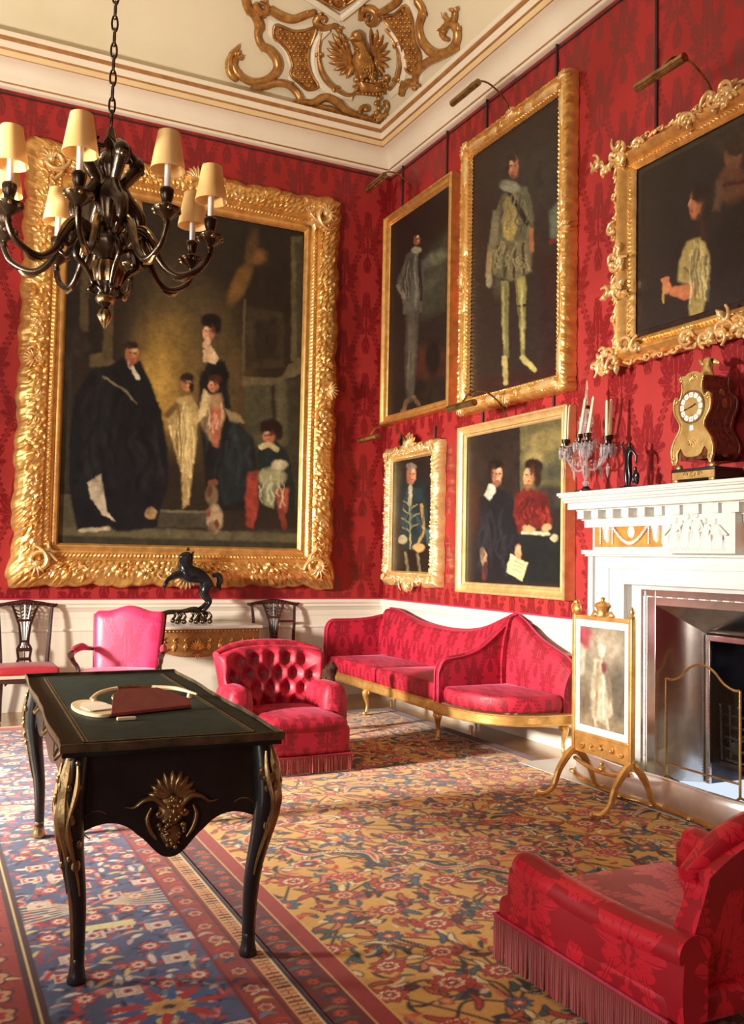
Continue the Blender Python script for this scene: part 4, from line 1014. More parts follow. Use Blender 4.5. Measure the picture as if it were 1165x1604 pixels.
# ---- blue-ground rug beneath the desk
s = Rug(-4.36, -3.245, -8.2, -0.80, .007, (74, 82, 116))
s.C = s.C*(1+.9*(fbm(s.X*9, s.Y*5, 8)-.5))[..., None]
PAL = [(188, 46, 40), (222, 204, 184), (44, 50, 84), (206, 96, 80), (150, 50, 56), (108, 126, 150), (212, 186, 120), (40, 40, 60), (196, 160, 150), (176, 60, 50), (60, 66, 96)]
for k_ in range(3000):
    x = rr.uniform(-4.0, -3.46); y = rr.uniform(-8.15, -.85); c_ = PAL[rr.randint(len(PAL))]
    L = rr.uniform(.012, .045); b = rr.choice([0, PI/2, .5, -.5, 1.1])
    s.leaf([(x-L*math.cos(b), y-L*math.sin(b)), (x, y+.3*L), (x+L*math.cos(b), y+L*math.sin(b))], rr.uniform(.006, .013), c_)
for j, y in enumerate(np.arange(-8.1, -.9, .165)):
    for i, x in enumerate((-3.93, -3.80, -3.67, -3.55)):
        x_ = x+rr.uniform(-.02, .02)+.05*(j % 2); y_ = y+rr.uniform(-.03, .03)
        if rr.rand() < .42:
            s.rect(x_-.045, x_+.045, y_-.032, y_+.032, (206, 186, 164)); s.rect(x_-.036, x_+.036, y_-.024, y_+.024, [(184, 70, 60), (206, 170, 160)][rr.randint(2)])
            s.flower(x_, y_, .028, 8, [(1, (220, 206, 186)), (.6, (176, 48, 42)), (.25, (40, 46, 80))])
        else: s.flower(x_, y_, .045, 8, [(1, (40, 44, 74)), (.86, (196, 60, 50)), (.55, (224, 206, 180)), (.25, (176, 48, 42))], rr.rand())
for y in (-4.86, -3.3, -1.9):          # fans of pale rays
    for q in range(-3, 4):
        for sg in (-1, 1): s.line([(-3.72+sg*.03, y), (-3.72+sg*.15, y+q*.022+.01), (-3.72+sg*.27, y+q*.030)], .005, (204, 184, 150))
for q in range(14):
    a = q/14*2*PI; s.leaf([(-3.66+.03*math.cos(a), -5.78+.02*math.sin(a)), (-3.66+.12*math.cos(a), -5.78+.08*math.sin(a)), (-3.66+.22*math.cos(a), -5.78+.15*math.sin(a))], .016, [(176, 40, 40), (54, 92, 140)][q % 2])
s.flower(-3.66, -5.78, .085, 12, [(1, (206, 160, 84)), (.6, (190, 140, 80)), (.3, (60, 40, 40))], 0, .6)
s.rect(-3.80, -3.62, -5.10, -5.055, (222, 206, 140))
def border(a, b, seedc):
    w = b-a; s.band(a, b, (150, 50, 38))
    for y in np.arange(-8.2, -.8, .05):
        x = (a+b)/2+.2*w*math.sin(y*30)
        s.leaf([(x-w*.35, y-.012), (x, y+.012), (x+w*.35, y-.006)], .010, PAL[int(abs(y)*97) % len(PAL)])
    for y in np.arange(-8.2, -.8, .135): s.flower((a+b)/2, y, w*.36, 6, [(1, (48, 30, 34)), (.85, (206, 150, 110)), (.5, (176, 52, 42)), (.2, (60, 90, 110))], y)
s.band(-3.455, -3.44, (120, 24, 22)); s.band(-3.448, -3.443, (206, 150, 92))
border(-3.436, -3.345, 1); s.band(-3.345, -3.337, (60, 54, 50)); s.band(-3.337, -3.325, (134, 34, 26)); s.band(-3.325, -3.262, (206, 160, 104))
for y in np.arange(-8.2, -.8, .026): s.rect(-3.318, -3.27, y, y+.011, [(140, 54, 36), (92, 44, 36), (190, 110, 70)][int(abs(y)*131) % 3]); s.rect(-3.300, -3.288, y+.012, y+.020, (120, 70, 40))
s.band(-3.268, -3.262, (232, 206, 160)); s.band(-3.262, -3.245, (56, 26, 24))
s.band(-4.05, -4.0, (66, 30, 30)); s.band(-4.03, -4.02, (216, 190, 130)); border(-4.24, -4.05, 2); s.band(-4.25, -4.24, (210, 176, 110)); border(-4.35, -4.25, 3)
s.rect(-5, 0, -1.0, -.8, (176, 66, 56)); s.rect(-5, 0, -.86, -.80, (206, 150, 140))
s.rect(-5, 0, -.825, -.7, (224, 206, 180))
s.C *= (0.88+.24*fbm(s.X*60, s.Y*60, 2))[..., None]
P = np.stack([s.X, s.Y, np.full_like(s.X, .013)+.0015*fbm(s.X*30, s.Y*30)], -1)
o = color_grid('rug', P-np.array([-3.8, -4.5, 0]), s.C, 'carpet_pile'); o.location = (-3.8, -4.5, 0)
tag(o, 'long blue-ground patterned rug with red borders beneath the black writing desk', 'rug')
# ================================================================ writing desk (short end towards the camera)
def cabriole(top, foot, bow, radii, n=8, seg=10, flat=1.0, toe=None):
    """curved leg from top to foot with a knee that bows out by `bow`"""
    t, f = np.array(top, float), np.array(foot, float); b = np.array(bow, float)
    pts = [t, t*.8+f*.2+b*.9, t*.62+f*.38+b*.75, t*.35+f*.65-b*.12, t*.12+f*.88-b*.15, f]
    if toe is not None: pts.append(f+np.array(toe))
    P = spline(pts, n); return P, interp_r(radii, len(P))
dk = thing('writing_desk', 'black lacquered writing desk with green leather top and gilt mounts in the foreground', 'desk', (-3.575, -4.70, .0145), R(-2.4))
HW, HL, ZT = .365, .91, .765      # half width (local x), half length (local y), top height
o_ = []
for a in np.linspace(0, 2*PI, 97)[:-1]:
    c_, s_ = math.cos(a), math.sin(a); k_ = max(abs(c_), abs(s_)); x, y = c_/k_, s_/k_
    wob = .006*math.cos(PI*2*(x if abs(y) > .999 else y))*(1 if (abs(x) < .999 or abs(y) < .999) else 0)
    x2 = x*HW+(math.copysign(wob-.004, x) if abs(x) > .999 else 0); y2 = y*HL+(math.copysign(wob-.004, y) if abs(y) > .999 else 0)
    o_.append((x2, y2))
MB().prism([(x*.985, y*.99) for x, y in o_], ZT-.03, ZT, 'xy').build('top', 'lacquer_top', dk, bevel=.004)
# the gilt moulding round the edge of the top
P = [(x, y, ZT-.014) for x, y in o_]; m = MB(); Gs = []
for i, (x, y) in enumerate(o_):
    l = math.hypot(x, y); Gs.append([(x*f, y*(1+(f-1)*.5), ZT+z) for f, z in ((.990, .013), (.993, .0155), (1.0, .0145), (1.003, .004), (1.0, -.008), (.988, -.014))])
m.grid(np.array(Gs), closed_u=True); m.build('edge_moulding', 'edge_brass', dk)
MB().box(-HW+.075, HW-.075, -HL+.085, HL-.085, ZT-.002, ZT+.0025).build('leather_inset', 'desk_leather', dk)
m = MB(); ix, iy = HW-.075, HL-.085
for d_, w in ((0, .006), (.014, .0022)):
    m.box(-ix+d_, ix-d_, -iy+d_, -iy+d_+w, ZT, ZT+.0034); m.box(-ix+d_, ix-d_, iy-d_-w, iy-d_, ZT, ZT+.0034)
    m.box(-ix+d_, -ix+d_+w, -iy+d_, iy-d_, ZT, ZT+.0034); m.box(ix-d_-w, ix-d_, -iy+d_, iy-d_, ZT, ZT+.0034)
m.build('tooled_border', 'ormolu', dk, smooth=False)
# aprons
ax, ay = HW-.045, HL-.06
def apron_low(t):                # t -1..1 along the short end
    a = abs(t); return .475-.02*math.cos(a*PI)*0+(.03 if .35 < a < .95 else 0)*math.sin((a-.35)/.6*PI)-.10*math.exp(-(a/.27)**2.4)-(.03*max(0, (a-.9)/.1))
ts = np.linspace(-1, 1, 41)
for sg, nm in ((-1, 'front'), (1, 'rear')):
    out = [(-ax, ZT-.03), (ax, ZT-.03)]+[(t*ax, apron_low(t)) for t in ts[::-1]]
    MB().prism(out, sg*ay, sg*(ay-.025), 'xz').build('apron', 'lacquer', dk, bevel=.003)
def side_low(t): a = abs(t); return .56-.05*math.cos(a*PI*3)*.4-(.08*max(0, (a-.88)/.12))
for sg in (-1, 1):
    out = [(-ay, ZT-.03), (ay, ZT-.03)]+[(t*ay, side_low(t)) for t in ts[::-1]]
    MB().prism(out, sg*ax, sg*(ax-.025), 'yz').build('apron', 'lacquer', dk, bevel=.003)
    for q in range(3):
        dr = MB(); y0 = -ay+.10+q*(2*ay-.2)/3
        dr.box(sg*(ax+.001), sg*(ax+.007), y0+.02, y0+(2*ay-.2)/3-.02, .61, ZT-.05)
        d_ = dr.build('drawer', 'lacquer', dk)
        h = MB(); yc = y0+(2*ay-.2)/6; h.tube([(sg*(ax+.010), yc-.05, .68), (sg*(ax+.028), yc-.03, .655), (sg*(ax+.028), yc+.03, .655), (sg*(ax+.010), yc+.05, .68)], .006, 6)
        h.build('drawer_handle', 'ormolu', d_)
# legs with mounts
for sx in (-1, 1):
    for sy in (-1, 1):
        top = (sx*(ax-.01), sy*(ay-.01), ZT-.035); foot = (sx*(ax-.035), sy*(ay-.03), .012)
        P, rd = cabriole(top, foot, (sx*.022, sy*.022, 0), [.040, .046, .045, .036, .029, .024, .022, .024], 8)
        lg = MB().tube(P, rd, 12).build('leg', 'lacquer', dk)
        mo = MB(); d2 = np.array([sx, sy, 0])/math.sqrt(2)
        # corner mount: bearded leafy bracket down the knee
        Pm = P[:22]; k2 = [Pm[i]+d2*rd[i]*.75 for i in range(0, 22, 1)]
        mo.tube(k2, interp_r([.012, .024, .020, .030, .024, .012, .004], len(k2)), 8)
        rs = np.random.RandomState(int(5+sx+2*sy))
        for i in range(34):
            j = rs.randint(0, 20); an = rs.uniform(-1.3, 1.3); base_an = math.atan2(sy, sx)
            c_ = P[j]+np.array([math.cos(base_an+an), math.sin(base_an+an), 0])*rd[j]*1.02
            mo.ball(c_, rs.uniform(.006, .012), 6, 5, (1, 1, rs.uniform(1, 2.2)))
        for f in (-1, 1):
            aa = math.atan2(sy, sx)+f*.7
            pts = [P[j]+np.array([math.cos(aa+f*.25*math.sin(j*.35)), math.sin(aa+f*.25*math.sin(j*.35)), 0])*rd[j]*1.05 for j in range(1, 24)]
            mo.tube(pts, interp_r([.004, .010, .007, .012, .006, .003], len(pts)), 6)
        mo.build('corner_mount', 'ormolu', lg)
        # foot sabot
        sb = MB(); sb.lathe([(.018, 0), (.030, .002), (.032, .012), (.027, .03), (.022, .06), (.024, .075), (.018, .085)], (foot[0], foot[1], 0.0), 12)
        sb.build('foot_mount', 'ormolu' if sy > 0 else 'lacquer', lg)
        e = MB(); pts = [P[j]+np.array([-sx*.0, sy*rd[j]*.0, 0])+d2*rd[j] for j in range(22, len(P))]
        e.tube(pts, .004, 6); e.build('edge_bead', 'worn_gilt', lg)
# shell and mask mount in the middle of the short ends
for sg in (-1, 1):
    Mf = lambda u, v, h, sg=sg: (u*(1 if sg < 0 else -1), sg*(ay+h), v)
    m = MB()
    for i in range(9):
        a = PI/2+(-1.35+2.7*i/8); m.puff(place2(leaf_outline(8, .092*(1-.06*abs(i-4)/4), .0185, 1), (0, .572), a), .014, Mf, rings=3)
    for f in (-1, 1):
        wing = spline([(f*.025, .545), (f*.06, .575), (f*.095, .572), (f*.125, .552), (f*.155, .555)], 6)
        m.tube([Mf(x, y, .008) for x, y in wing], interp_r([.018, .017, .016, .012, .007, .004], len(wing)), 8, flat=.6)
        scroll_tube(m, Mf, (f*.045, .525), .035, PI/2, f, .007, .012)
        dr = spline([(f*.07, .545), (f*.082, .51), (f*.07, .47), (f*.05, .44)], 5); m.tube([Mf(x, y, .008) for x, y in dr], interp_r([.004, .009, .008, .004], len(dr)), 6)
    m.puff([(-.042, .575), (0, .585), (.042, .575), (.045, .53), (.032, .49), (0, .47), (-.032, .49), (-.045, .53)], .022, Mf, rings=4)
    m.puff([(-.03, .48), (0, .488), (.03, .48), (.038, .45), (.022, .42), (0, .405), (-.022, .42), (-.038, .45)], .018, Mf, rings=4)
    rs = np.random.RandomState(3)
    for i in range(70):
        a = rs.uniform(0, 2*PI); q = rs.rand()**.5; m.ball(Mf(.048*q*math.cos(a), .495+.085*q*math.sin(a), .018), rs.uniform(.004, .009), 6, 5)
    for f in (-1, 1): m.ball(Mf(f*.016, .548, .026), .008, 8, 6)
    m.ball(Mf(0, .532, .032), .009, 8, 6, (.8, 1, 1.4))
    m.build('shell_mount', 'ormolu', dk, angle=70)
    for f in (-1, 1):
        c = [(f*(.245+.045*math.cos(a)), .505+.045*math.sin(a)) for a in np.linspace(-1.2, PI*.75, 24)]
        MB().tube([Mf(x if f < 0 else x, y, .0015) for x, y in c], .0022, 5).build('inlay_line', 'worn_gilt', dk)
# ---- things on the desk
zt = ZT+.0035+.0145
t = thing('leather_blotter', 'dark red leather letter rack standing on the green desk top', 'letter rack', (-3.575, -5.045, zt), R(17))
out = [(-.165, 0), (.185, 0), (.205, .018), (.10, .062), (-.06, .068), (-.10, .055)]
MB().prism(out, 0, .012, M=lambda u, v, d: (u, v*.9*2.2+.0+d*.2, v*1.0+.004+d)).build('cover', 'red_leather', t, bevel=.002)
MB().prism([(-.165, 0), (.185, 0), (.185, .06), (-.10, .06)], 0, .004, M=lambda u, v, d: (u, v*2.2+.004, d)).build('base_board', 'leather_edge', t)
t = thing('stationery_tray', 'round-ended cream tray with writing papers behind the red leather rack', 'tray', (-3.765, -4.90, zt), R(4))
o2 = [(.10*math.cos(a)*(.75 if math.cos(a) > 0 else .75), .19*math.sin(a)) for a in np.linspace(0, 2*PI, 40)[:-1]]
MB().prism(o2, 0, .014, 'xy').build('tray_body', 'ivory', t, bevel=.003)
o = MB().prism([(-.03, -.10), (.06, -.10), (.06, .06), (-.02, .10), (-.05, .0)], 0, .003, 'xy').build('letter_sheet', 'paper'); o.location = (-3.765, -4.90, zt+.0142); o.rotation_euler = (0, 0, R(4)); tag(o, 'loose cream letter sheet lying flat in the stationery tray', 'paper')
o = MB().prism([(-.06, -.05), (.06, -.035), (.065, .05), (-.05, .045)], 0, .003, 'xy').build('envelope', 'paper'); o.location = (-3.755, -4.97, zt+.0176); o.rotation_euler = (0, 0, R(14)); tag(o, 'small cream envelope on top of the letter sheet, nearest the red rack', 'envelope')
t = thing('paper_knife', 'curved ivory and tortoiseshell paper knife lying behind the red rack', 'paper knife', (-3.54, -4.64, zt), R(-3))
pk = spline([(-.21, -.17, .03), (-.16, -.05, .034), (-.09, .04, .034), (0, .06, .034), (.09, .04, .034), (.17, .0, .032), (.235, -.10, .02)], 8)
n = len(pk); a1, a2 = int(n*.36), int(n*.62)
for nm, seg_, mt, rd in (('blade', pk[:a1+1], 'ivory', [.007, .013, .015]), ('grip', pk[a1:a2+1], 'tortoise', [.016, .020, .016]), ('blade', pk[a2:], 'ivory', [.015, .014, .012, .006])):
    MB().tube(seg_, interp_r(rd, len(seg_)), 8, flat=.7).build(nm, mt, t)
m = MB()
for p in (pk[3], pk[-4]): m.lathe([(.012, -p[2]), (.010, -.01), (.004, 0)], (p[0], p[1], p[2]), 8)
m.ball((-.10, -.05, .014), .014, 10, 8); m.build('support', 'ivory', t)
o = MB().rbox((0, 0, .006), (.035, .010, .006), .004).build('sealing_wax', 'ivory'); o.location = (-3.69, -5.16, zt); tag(o, 'small cream stick of sealing wax before the red rack', 'sealing wax')
# ================================================================ upholstered furniture
def fringe(mb, pts, z0, z1, step=.011, rad=.0052, wob=.004):
    """hanging bullion fringe along a closed or open path"""
    P = np.array(pts, float); L = np.r_[0, np.cumsum(np.linalg.norm(np.diff(P, axis=0), axis=1))]
    n = int(L[-1]/step)
    for i in range(n):
        s_ = (i+.5)/n*L[-1]; x = np.interp(s_, L, P[:, 0]); y = np.interp(s_, L, P[:, 1])
        dx = rng.uniform(-wob, wob); dy = rng.uniform(-wob, wob)
        mb.tube([(x, y, z1), (x+dx*.5, y+dy*.5, (z0+z1)/2), (x+dx, y+dy, z0)], [rad*.8, rad, rad*.9], 5, cap=False)
    return mb
def slab(mb, P0, P1, r=None):
    """closed shell between two parametric sheets P0 and P1 (nu,nv,3)"""
    mb.grid(P0); mb.grid(P1[::-1])
    for a, b in ((P0[0], P1[0]), (P1[-1], P0[-1])): mb.grid(np.stack([a, b]))
    mb.grid(np.stack([P1[:, 0], P0[:, 0]])); mb.grid(np.stack([P0[:, -1], P1[:, -1]]))
    return mb
# ---------------- sofa against the right wall: main seat, two upright divisions, a small end seat
sf = thing('sofa', 'long crimson damask sofa with a gilt rail and rounded end seat along the right wall', 'sofa', (-.5, -1.9, 0))
O = np.array([-.5, -1.9, 0])
def ob(mb, name, mat, parent=sf, **k): return mb.build(name, mat, parent, origin=O, **k)
XF, XB = -.81, -.14
ya, yb = -.42, -2.50             # main seat between the two divisions
# back: top profile along the wall
prof_y = [.02-.42, -.55, -.80, -1.06, -1.35, -1.64, -1.90, -2.10, -2.30, -2.45, -2.58]
prof_z = [.885, .89, .835, .79, .775, .772, .785, .815, .875, .935, .965]
nyy = 60; yy = np.linspace(prof_y[0], prof_y[-1], nyy); zz = np.interp(yy, prof_y[::-1], prof_z[::-1]); zz = np.convolve(np.r_[zz[:1]*np.ones(3), zz, zz[-1:]*np.ones(3)], np.ones(7)/7, 'valid')
def back_strip(mb, yy, zz, x0, x1, zb, lean=.06, bul=.035):
    sec = []
    for y, zt_ in zip(yy, zz):
        ring = []
        th_ = x0-x1
        for t in np.linspace(0, 1, 12): ring.append((x1-lean*(1-t)-bul*math.sin(PI*t*.95), y, zb+(zt_-.035-zb)*t))
        for a in np.linspace(PI, 0, 9): ring.append(((x0+x1)/2+(x0-x1)/2*math.cos(a)*1.0, y, zt_-.035+.035*math.sin(a)))
        ring.append((x0, y, zb)); sec.append(ring)
    G_ = np.array(sec); k0 = mb.n; mb.grid(G_, closed_v=True)
    n_ = G_.shape[1]; mb.f.append(tuple(k0+j for j in range(n_))); mb.f.append(tuple(k0+(len(yy)-1)*n_+j for j in range(n_))[::-1])
    return mb
ob(back_strip(MB(), yy, zz, -.05, -.19, .36), 'backrest', 'upholstery', angle=60)
m = MB(); m.tube([(-.12, y, z+.004) for y, z in zip(yy, zz)], .009, 6); ob(m, 'back_piping', 'piping')
# seat cushion of the main seat
def seat_cushion(out, z0, z1, crown=.03, c=None, r=.03):
    out = np.array(out, float); c = out.mean(0) if c is None else np.array(c); mb = MB(); rings = []
    for a in np.linspace(-PI/2, PI/2, 9): rings.append([(c[0]+(x-c[0])*(1-r*(1-math.cos(a))), c[1]+(y-c[1])*(1-r*(1-math.cos(a))), (z0+z1)/2+(z1-z0)/2*math.sin(a)) for x, y in out])
    for t in np.linspace(.1, .96, 8): rings.append([(c[0]+(x-c[0])*(1-r)*(1-t), c[1]+(y-c[1])*(1-r)*(1-t), z1+crown*math.sin(t*PI/2)) for x, y in out])
    G_ = np.array(rings); k0 = mb.n; mb.grid(G_, closed_v=True); n_ = G_.shape[1]
    mb.f.append(tuple(k0+(len(rings)-1)*n_+j for j in range(n_))); mb.f.append(tuple(k0+j for j in range(n_))[::-1]); return mb
def dens(pts, n=10):
    out = []
    for a, b in zip(pts, pts[1:]+pts[:1]):
        for t in np.linspace(0, 1, n, endpoint=False): out.append((a[0]+(b[0]-a[0])*t, a[1]+(b[1]-a[1])*t))
    return out
for y0, y1 in ((ya-.04, -1.44), (-1.46, yb+.04)):
    ob(seat_cushion(dens([(XF+.01, y0), (XF+.01, y1), (XB-.06, y1), (XB-.06, y0)], 8), .30, .435, .035, r=.04), 'seat_cushion', 'upholstery', angle=60)
# rail of the main seat
m = MB(); m.rbox((XF+.02, (ya+yb)/2, .262), (.022, (ya-yb)/2+.03, .042), .012); m.tube([(XF-.006, ya, .232), (XF-.006, yb, .232)], .008, 6); m.tube([(XF-.006, ya, .294), (XF-.006, yb, .294)], .006, 6)
ob(m, 'seat_rail', 'gilt')
# divisions (upholstered panels at right angles to the wall)
def division(yc, prof, th_=.06, name='division', flare=0.0):
    xs = np.linspace(-.08, XF+.005, 40); px_, pz_ = zip(*prof); zt_ = np.interp(-xs, [-p for p in px_], pz_)
    zt_ = np.convolve(np.r_[np.ones(3)*zt_[0], zt_, np.ones(3)*zt_[-1]], np.ones(7)/7, 'valid')
    mb = MB(); sec = []
    for x, z in zip(xs, zt_):
        e = max(0, (XF+.07-x)/.065); z = z-.075*e**2.5*1.0
        ring = [(x, yc+th_*.5, .30)]+[(x, yc+th_*.5*(1+.25*math.sin(PI*t)), .30+(z-.03-.30)*t) for t in np.linspace(.1, 1, 9)]
        ring += [(x, yc+th_*.5*math.cos(a)*1.05, z-.03+.03*math.sin(a)) for a in np.linspace(.2, PI-.2, 7)]
        ring += [(x-flare*0, yc-th_*.5*(1+.25*math.sin(PI*t)), .30+(z-.03-.30)*t) for t in np.linspace(1, .1, 9)]+[(x, yc-th_*.5, .30)]
        sec.append(ring)
    G_ = np.array(sec); mb.grid(G_, closed_v=True); n_ = G_.shape[1]
    mb.f.append(tuple(range(n_))); mb.f.append(tuple((len(xs)-1)*n_+j for j in range(n_))[::-1])
    ob(mb, name, 'upholstery', angle=60)
    pp = [(XF+.004-.01, yc+.032*sg, z) for sg in (1,) for z in np.linspace(.30, .50, 5)]
    for sg in (-1, 1):
        pts = [(x-.004, yc+sg*th_*.55, z-.018-.075*max(0, (XF+.07-x)/.065)**2.5) for x, z in zip(xs, zt_)][2:]+[(XF-.004, yc+sg*th_*.5, z) for z in np.linspace(.52, .30, 6)]
        ob(MB().tube(pts, .006, 5), 'arm_piping', 'piping')
division(-2.52, [(-.08, .965), (-.16, .93), (-.26, .845), (-.36, .765), (-.46, .70), (-.58, .665), (-.70, .65), (-.81, .63)])
division(-.38, [(-.08, .85), (-.2, .83), (-.35, .80), (-.5, .79), (-.7, .79), (-.84, .785)])
# end seat
def endcurve(s_=1.0, n=26, rx=.68, ry=.80, pw=2.9):
    out = []
    for i in range(n+1):
        a = i/n*PI/2; cx_, cy_ = math.cos(a)**(2/pw) if a < PI/2-1e-6 else 0, math.sin(a)**(2/pw) if a > 0 else 0
        out.append((XB-.02-rx*s_*cx_, -2.53-ry*s_*cy_))
    return out
ec = endcurve()
cush = [(XB-.05, -2.57)]+[(x+.0, y) for x, y in [(XF+.03, -2.57)]+endcurve(.97)[1:-1]+[(XB-.05, -3.28)]]
ob(seat_cushion(cush, .31, .425, .03, c=(-.42, -2.9), r=.05), 'end_cushion', 'upholstery', angle=60)
m = MB(); G_ = np.array([[(x, y, .225), (x-.012*0, y, .232), (x, y, .24), (x, y, .285), (x, y, .30), (x*.94-.03*.94, y*.985-.04*.985*0+(-0.04), .30) if False else (x+(-.4-x)*.06, y+(-2.8-y)*.06, .302), (x+(-.4-x)*.08, y+(-2.8-y)*.08, .225)] for x, y in ec])
m.grid(G_, closed_v=True); m.tube([(x-.004, y-.003, .232) for x, y in ec], .008, 6); m.tube([(x-.004, y-.003, .296) for x, y in ec], .006, 6)
ob(m, 'end_rail', 'gilt')
ye = np.linspace(-2.50, -3.30, 34); ze = np.interp(ye, [-3.30, -3.22, -3.08, -2.95, -2.82, -2.70, -2.60, -2.50], [.60, .68, .725, .765, .82, .90, .95, .965])
ze = np.convolve(np.r_[ze[:1]*np.ones(2), ze, ze[-1:]*np.ones(2)], np.ones(5)/5, 'valid')
ob(back_strip(MB(), ye, ze, -.05, -.16, .30, .05, .03), 'end_backrest', 'upholstery', angle=60)
m = MB(); m.tube([(-.10, y, z+.004) for y, z in zip(ye, ze)]+[(-.12, -3.31, z) for z in np.linspace(.55, .3, 5)], .008, 6); ob(m, 'back_piping', 'piping')
# legs
for (x, y, dxx, dyy) in ((XF+.03, -2.50, -.7, -.7), (XF+.03, -1.27, -1, 0), (XF+.03, -.42, -.7, .7), (-.20, -3.27, 0, -1), (-.1, -.42, 0, 0), (-.1, -1.9, 0, 0)):
    P, rd = cabriole((x, y, .235), (x+dxx*.015, y+dyy*.015, .022), (dxx*.022, dyy*.022, 0), [.030, .034, .022, .013, .012, .018], 6)
    lg = MB(); lg.tube(P, rd, 10); lg.ball((x+dxx*.03, y+dyy*.03, .018), .024, 10, 8, (1, 1, .7))
    for q in range(5): a = q/5*2*PI; lg.ball((x+dxx*.015+.028*math.cos(a), y+dyy*.015+.028*math.sin(a), .20), .013, 6, 5, (1, 1, 1.5))
    ob(lg, 'leg', 'gilt')

# ---------------- low button-tufted armchair in the middle
tc_ = thing('tufted_armchair', 'low crimson armchair with a button-tufted back and fringed seat behind the desk', 'armchair', (-2.14, -2.75, .0105), R(0))
# base and seat
m = MB(); m.rbox((.03, -.02, .205), (.29, .38, .095), .035, puff=(0, 0, .01)); m.build('seat_base', 'upholstery', tc_, angle=60)
m = MB(); m.rbox((.03, -.06, .30), (.275, .34, .045), .042, puff=(0, .01, .03)); m.build('seat_cushion', 'upholstery', tc_, angle=60)
# tufted back, curved round the sitter
nu, nv = 90, 60
U, V = np.meshgrid(np.linspace(-1, 1, nu), np.linspace(0, 1, nv), indexing='ij')
btn = []
for r_, (vz, off) in enumerate(((.20, .5), (.42, 0), (.62, .5), (.82, 0))):
    for q in range(-3, 4):
        u = (q+off)*.33
        if abs(u) < .98: btn.append((u, vz))
dep = np.full(U.shape, 9.0)
for u, v in btn: dep = np.minimum(dep, np.hypot((U-u)*.40, (V-v)*.42))
gro = np.minimum(np.abs(((U/.33+V/.21) % 1)-.5), np.abs(((U/.33-V/.21) % 1)-.5))
bul = .056*(1-np.exp(-(dep/.052)**1.6))
def shape_back(U, V, out):
    w = .335+.055*V**1.5
    x = U*w; topz = .755-.055*np.abs(U)**2.6+0*V
    z = .26+(topz-.26)*V
    y = .26+.10*V+(.02*V)-.10*np.abs(U)**3+out*0
    return x, y, z
x, y, z = shape_back(U, V, 0)
edge_ = np.clip((1-np.abs(U))/.08, 0, 1)*np.clip((1-V)/.08, 0, 1)
yf = y-.02-bul*1.15*np.sqrt(edge_)-.02*V**3
front = np.stack([x, yf, z], -1); x2, y2, z2 = shape_back(U*1.02, V, 0)
rear = np.stack([x2, y+.075+.02*np.sin(PI*V), z2-.01*V], -1)
bk = slab(MB(), front, rear); bo = bk.build('backrest', 'upholstery', tc_, angle=75)
for u, v in btn:
    xx, yy_, z_ = shape_back(np.array(u), np.array(v), 0)
    MB().ball((float(xx), float(yy_)-.024, float(z_)), .011, 8, 6, (1, .6, 1)).build('button', 'piping', bo)
m = MB(); ro = [(float(a[0]), float(a[1])+.03, float(a[2])-.005) for a in [shape_back(np.array(u), np.array(1.0), 0) for u in np.linspace(-1, 1, 30)]]
m.tube(ro, interp_r([.030, .040, .042, .042, .040, .030], len(ro)), 10); m.build('top_roll', 'upholstery', tc_, angle=70)
# arms
for sg in (-1, 1):
    m = MB(); n = 20; sec = []
    for i in range(n):
        t = i/(n-1); yy0 = .28-.42*t; hz = .50+.02*math.sin(t*PI)+.015*t; wd = .075+.02*math.sin(t*PI*.9); cxx = sg*(.325+.015*t)
        f_ = 1 if t < .9 else math.sqrt(max(0.02, 1-((t-.9)/.1)**2))
        ring = []
        for a in np.linspace(0, 2*PI, 22)[:-1]:
            ca, sa = math.cos(a), math.sin(a)
            px_ = cxx+wd*f_*math.copysign(abs(ca)**.55, ca); pz_ = .33+(hz-.33)*f_*math.copysign(abs(sa)**.6, sa) if sa > 0 else .33+(.33-.15)*math.copysign(abs(sa)**.5, sa)
            ring.append((px_, yy0, pz_))
        sec.append(ring)
    G_ = np.array(sec); m.grid(G_, closed_v=True); m.f.append(tuple(range(21))); m.f.append(tuple((n-1)*21+j for j in range(21))[::-1])
    m.build('arm', 'upholstery', tc_, angle=70)
m = MB(); pts = [(-.26, .34), (-.265, -.405), (.325, -.405), (.32, .34)]
fringe(m, pts, .012, .118, .0105); m.build('fringe', 'fringe', tc_, angle=180)
m = MB(); m.tube([(x, y-.002 if y < 0 else y, .118) for x, y in pts], .008, 6); m.build('fringe_heading', 'piping', tc_)
for sx in (-.20, .26):
    for sy in (-.33, .28): MB().lathe([(.018, 0), (.024, .03), (.02, .12)], (sx, sy, 0), 10).build('leg', 'mahogany', tc_)

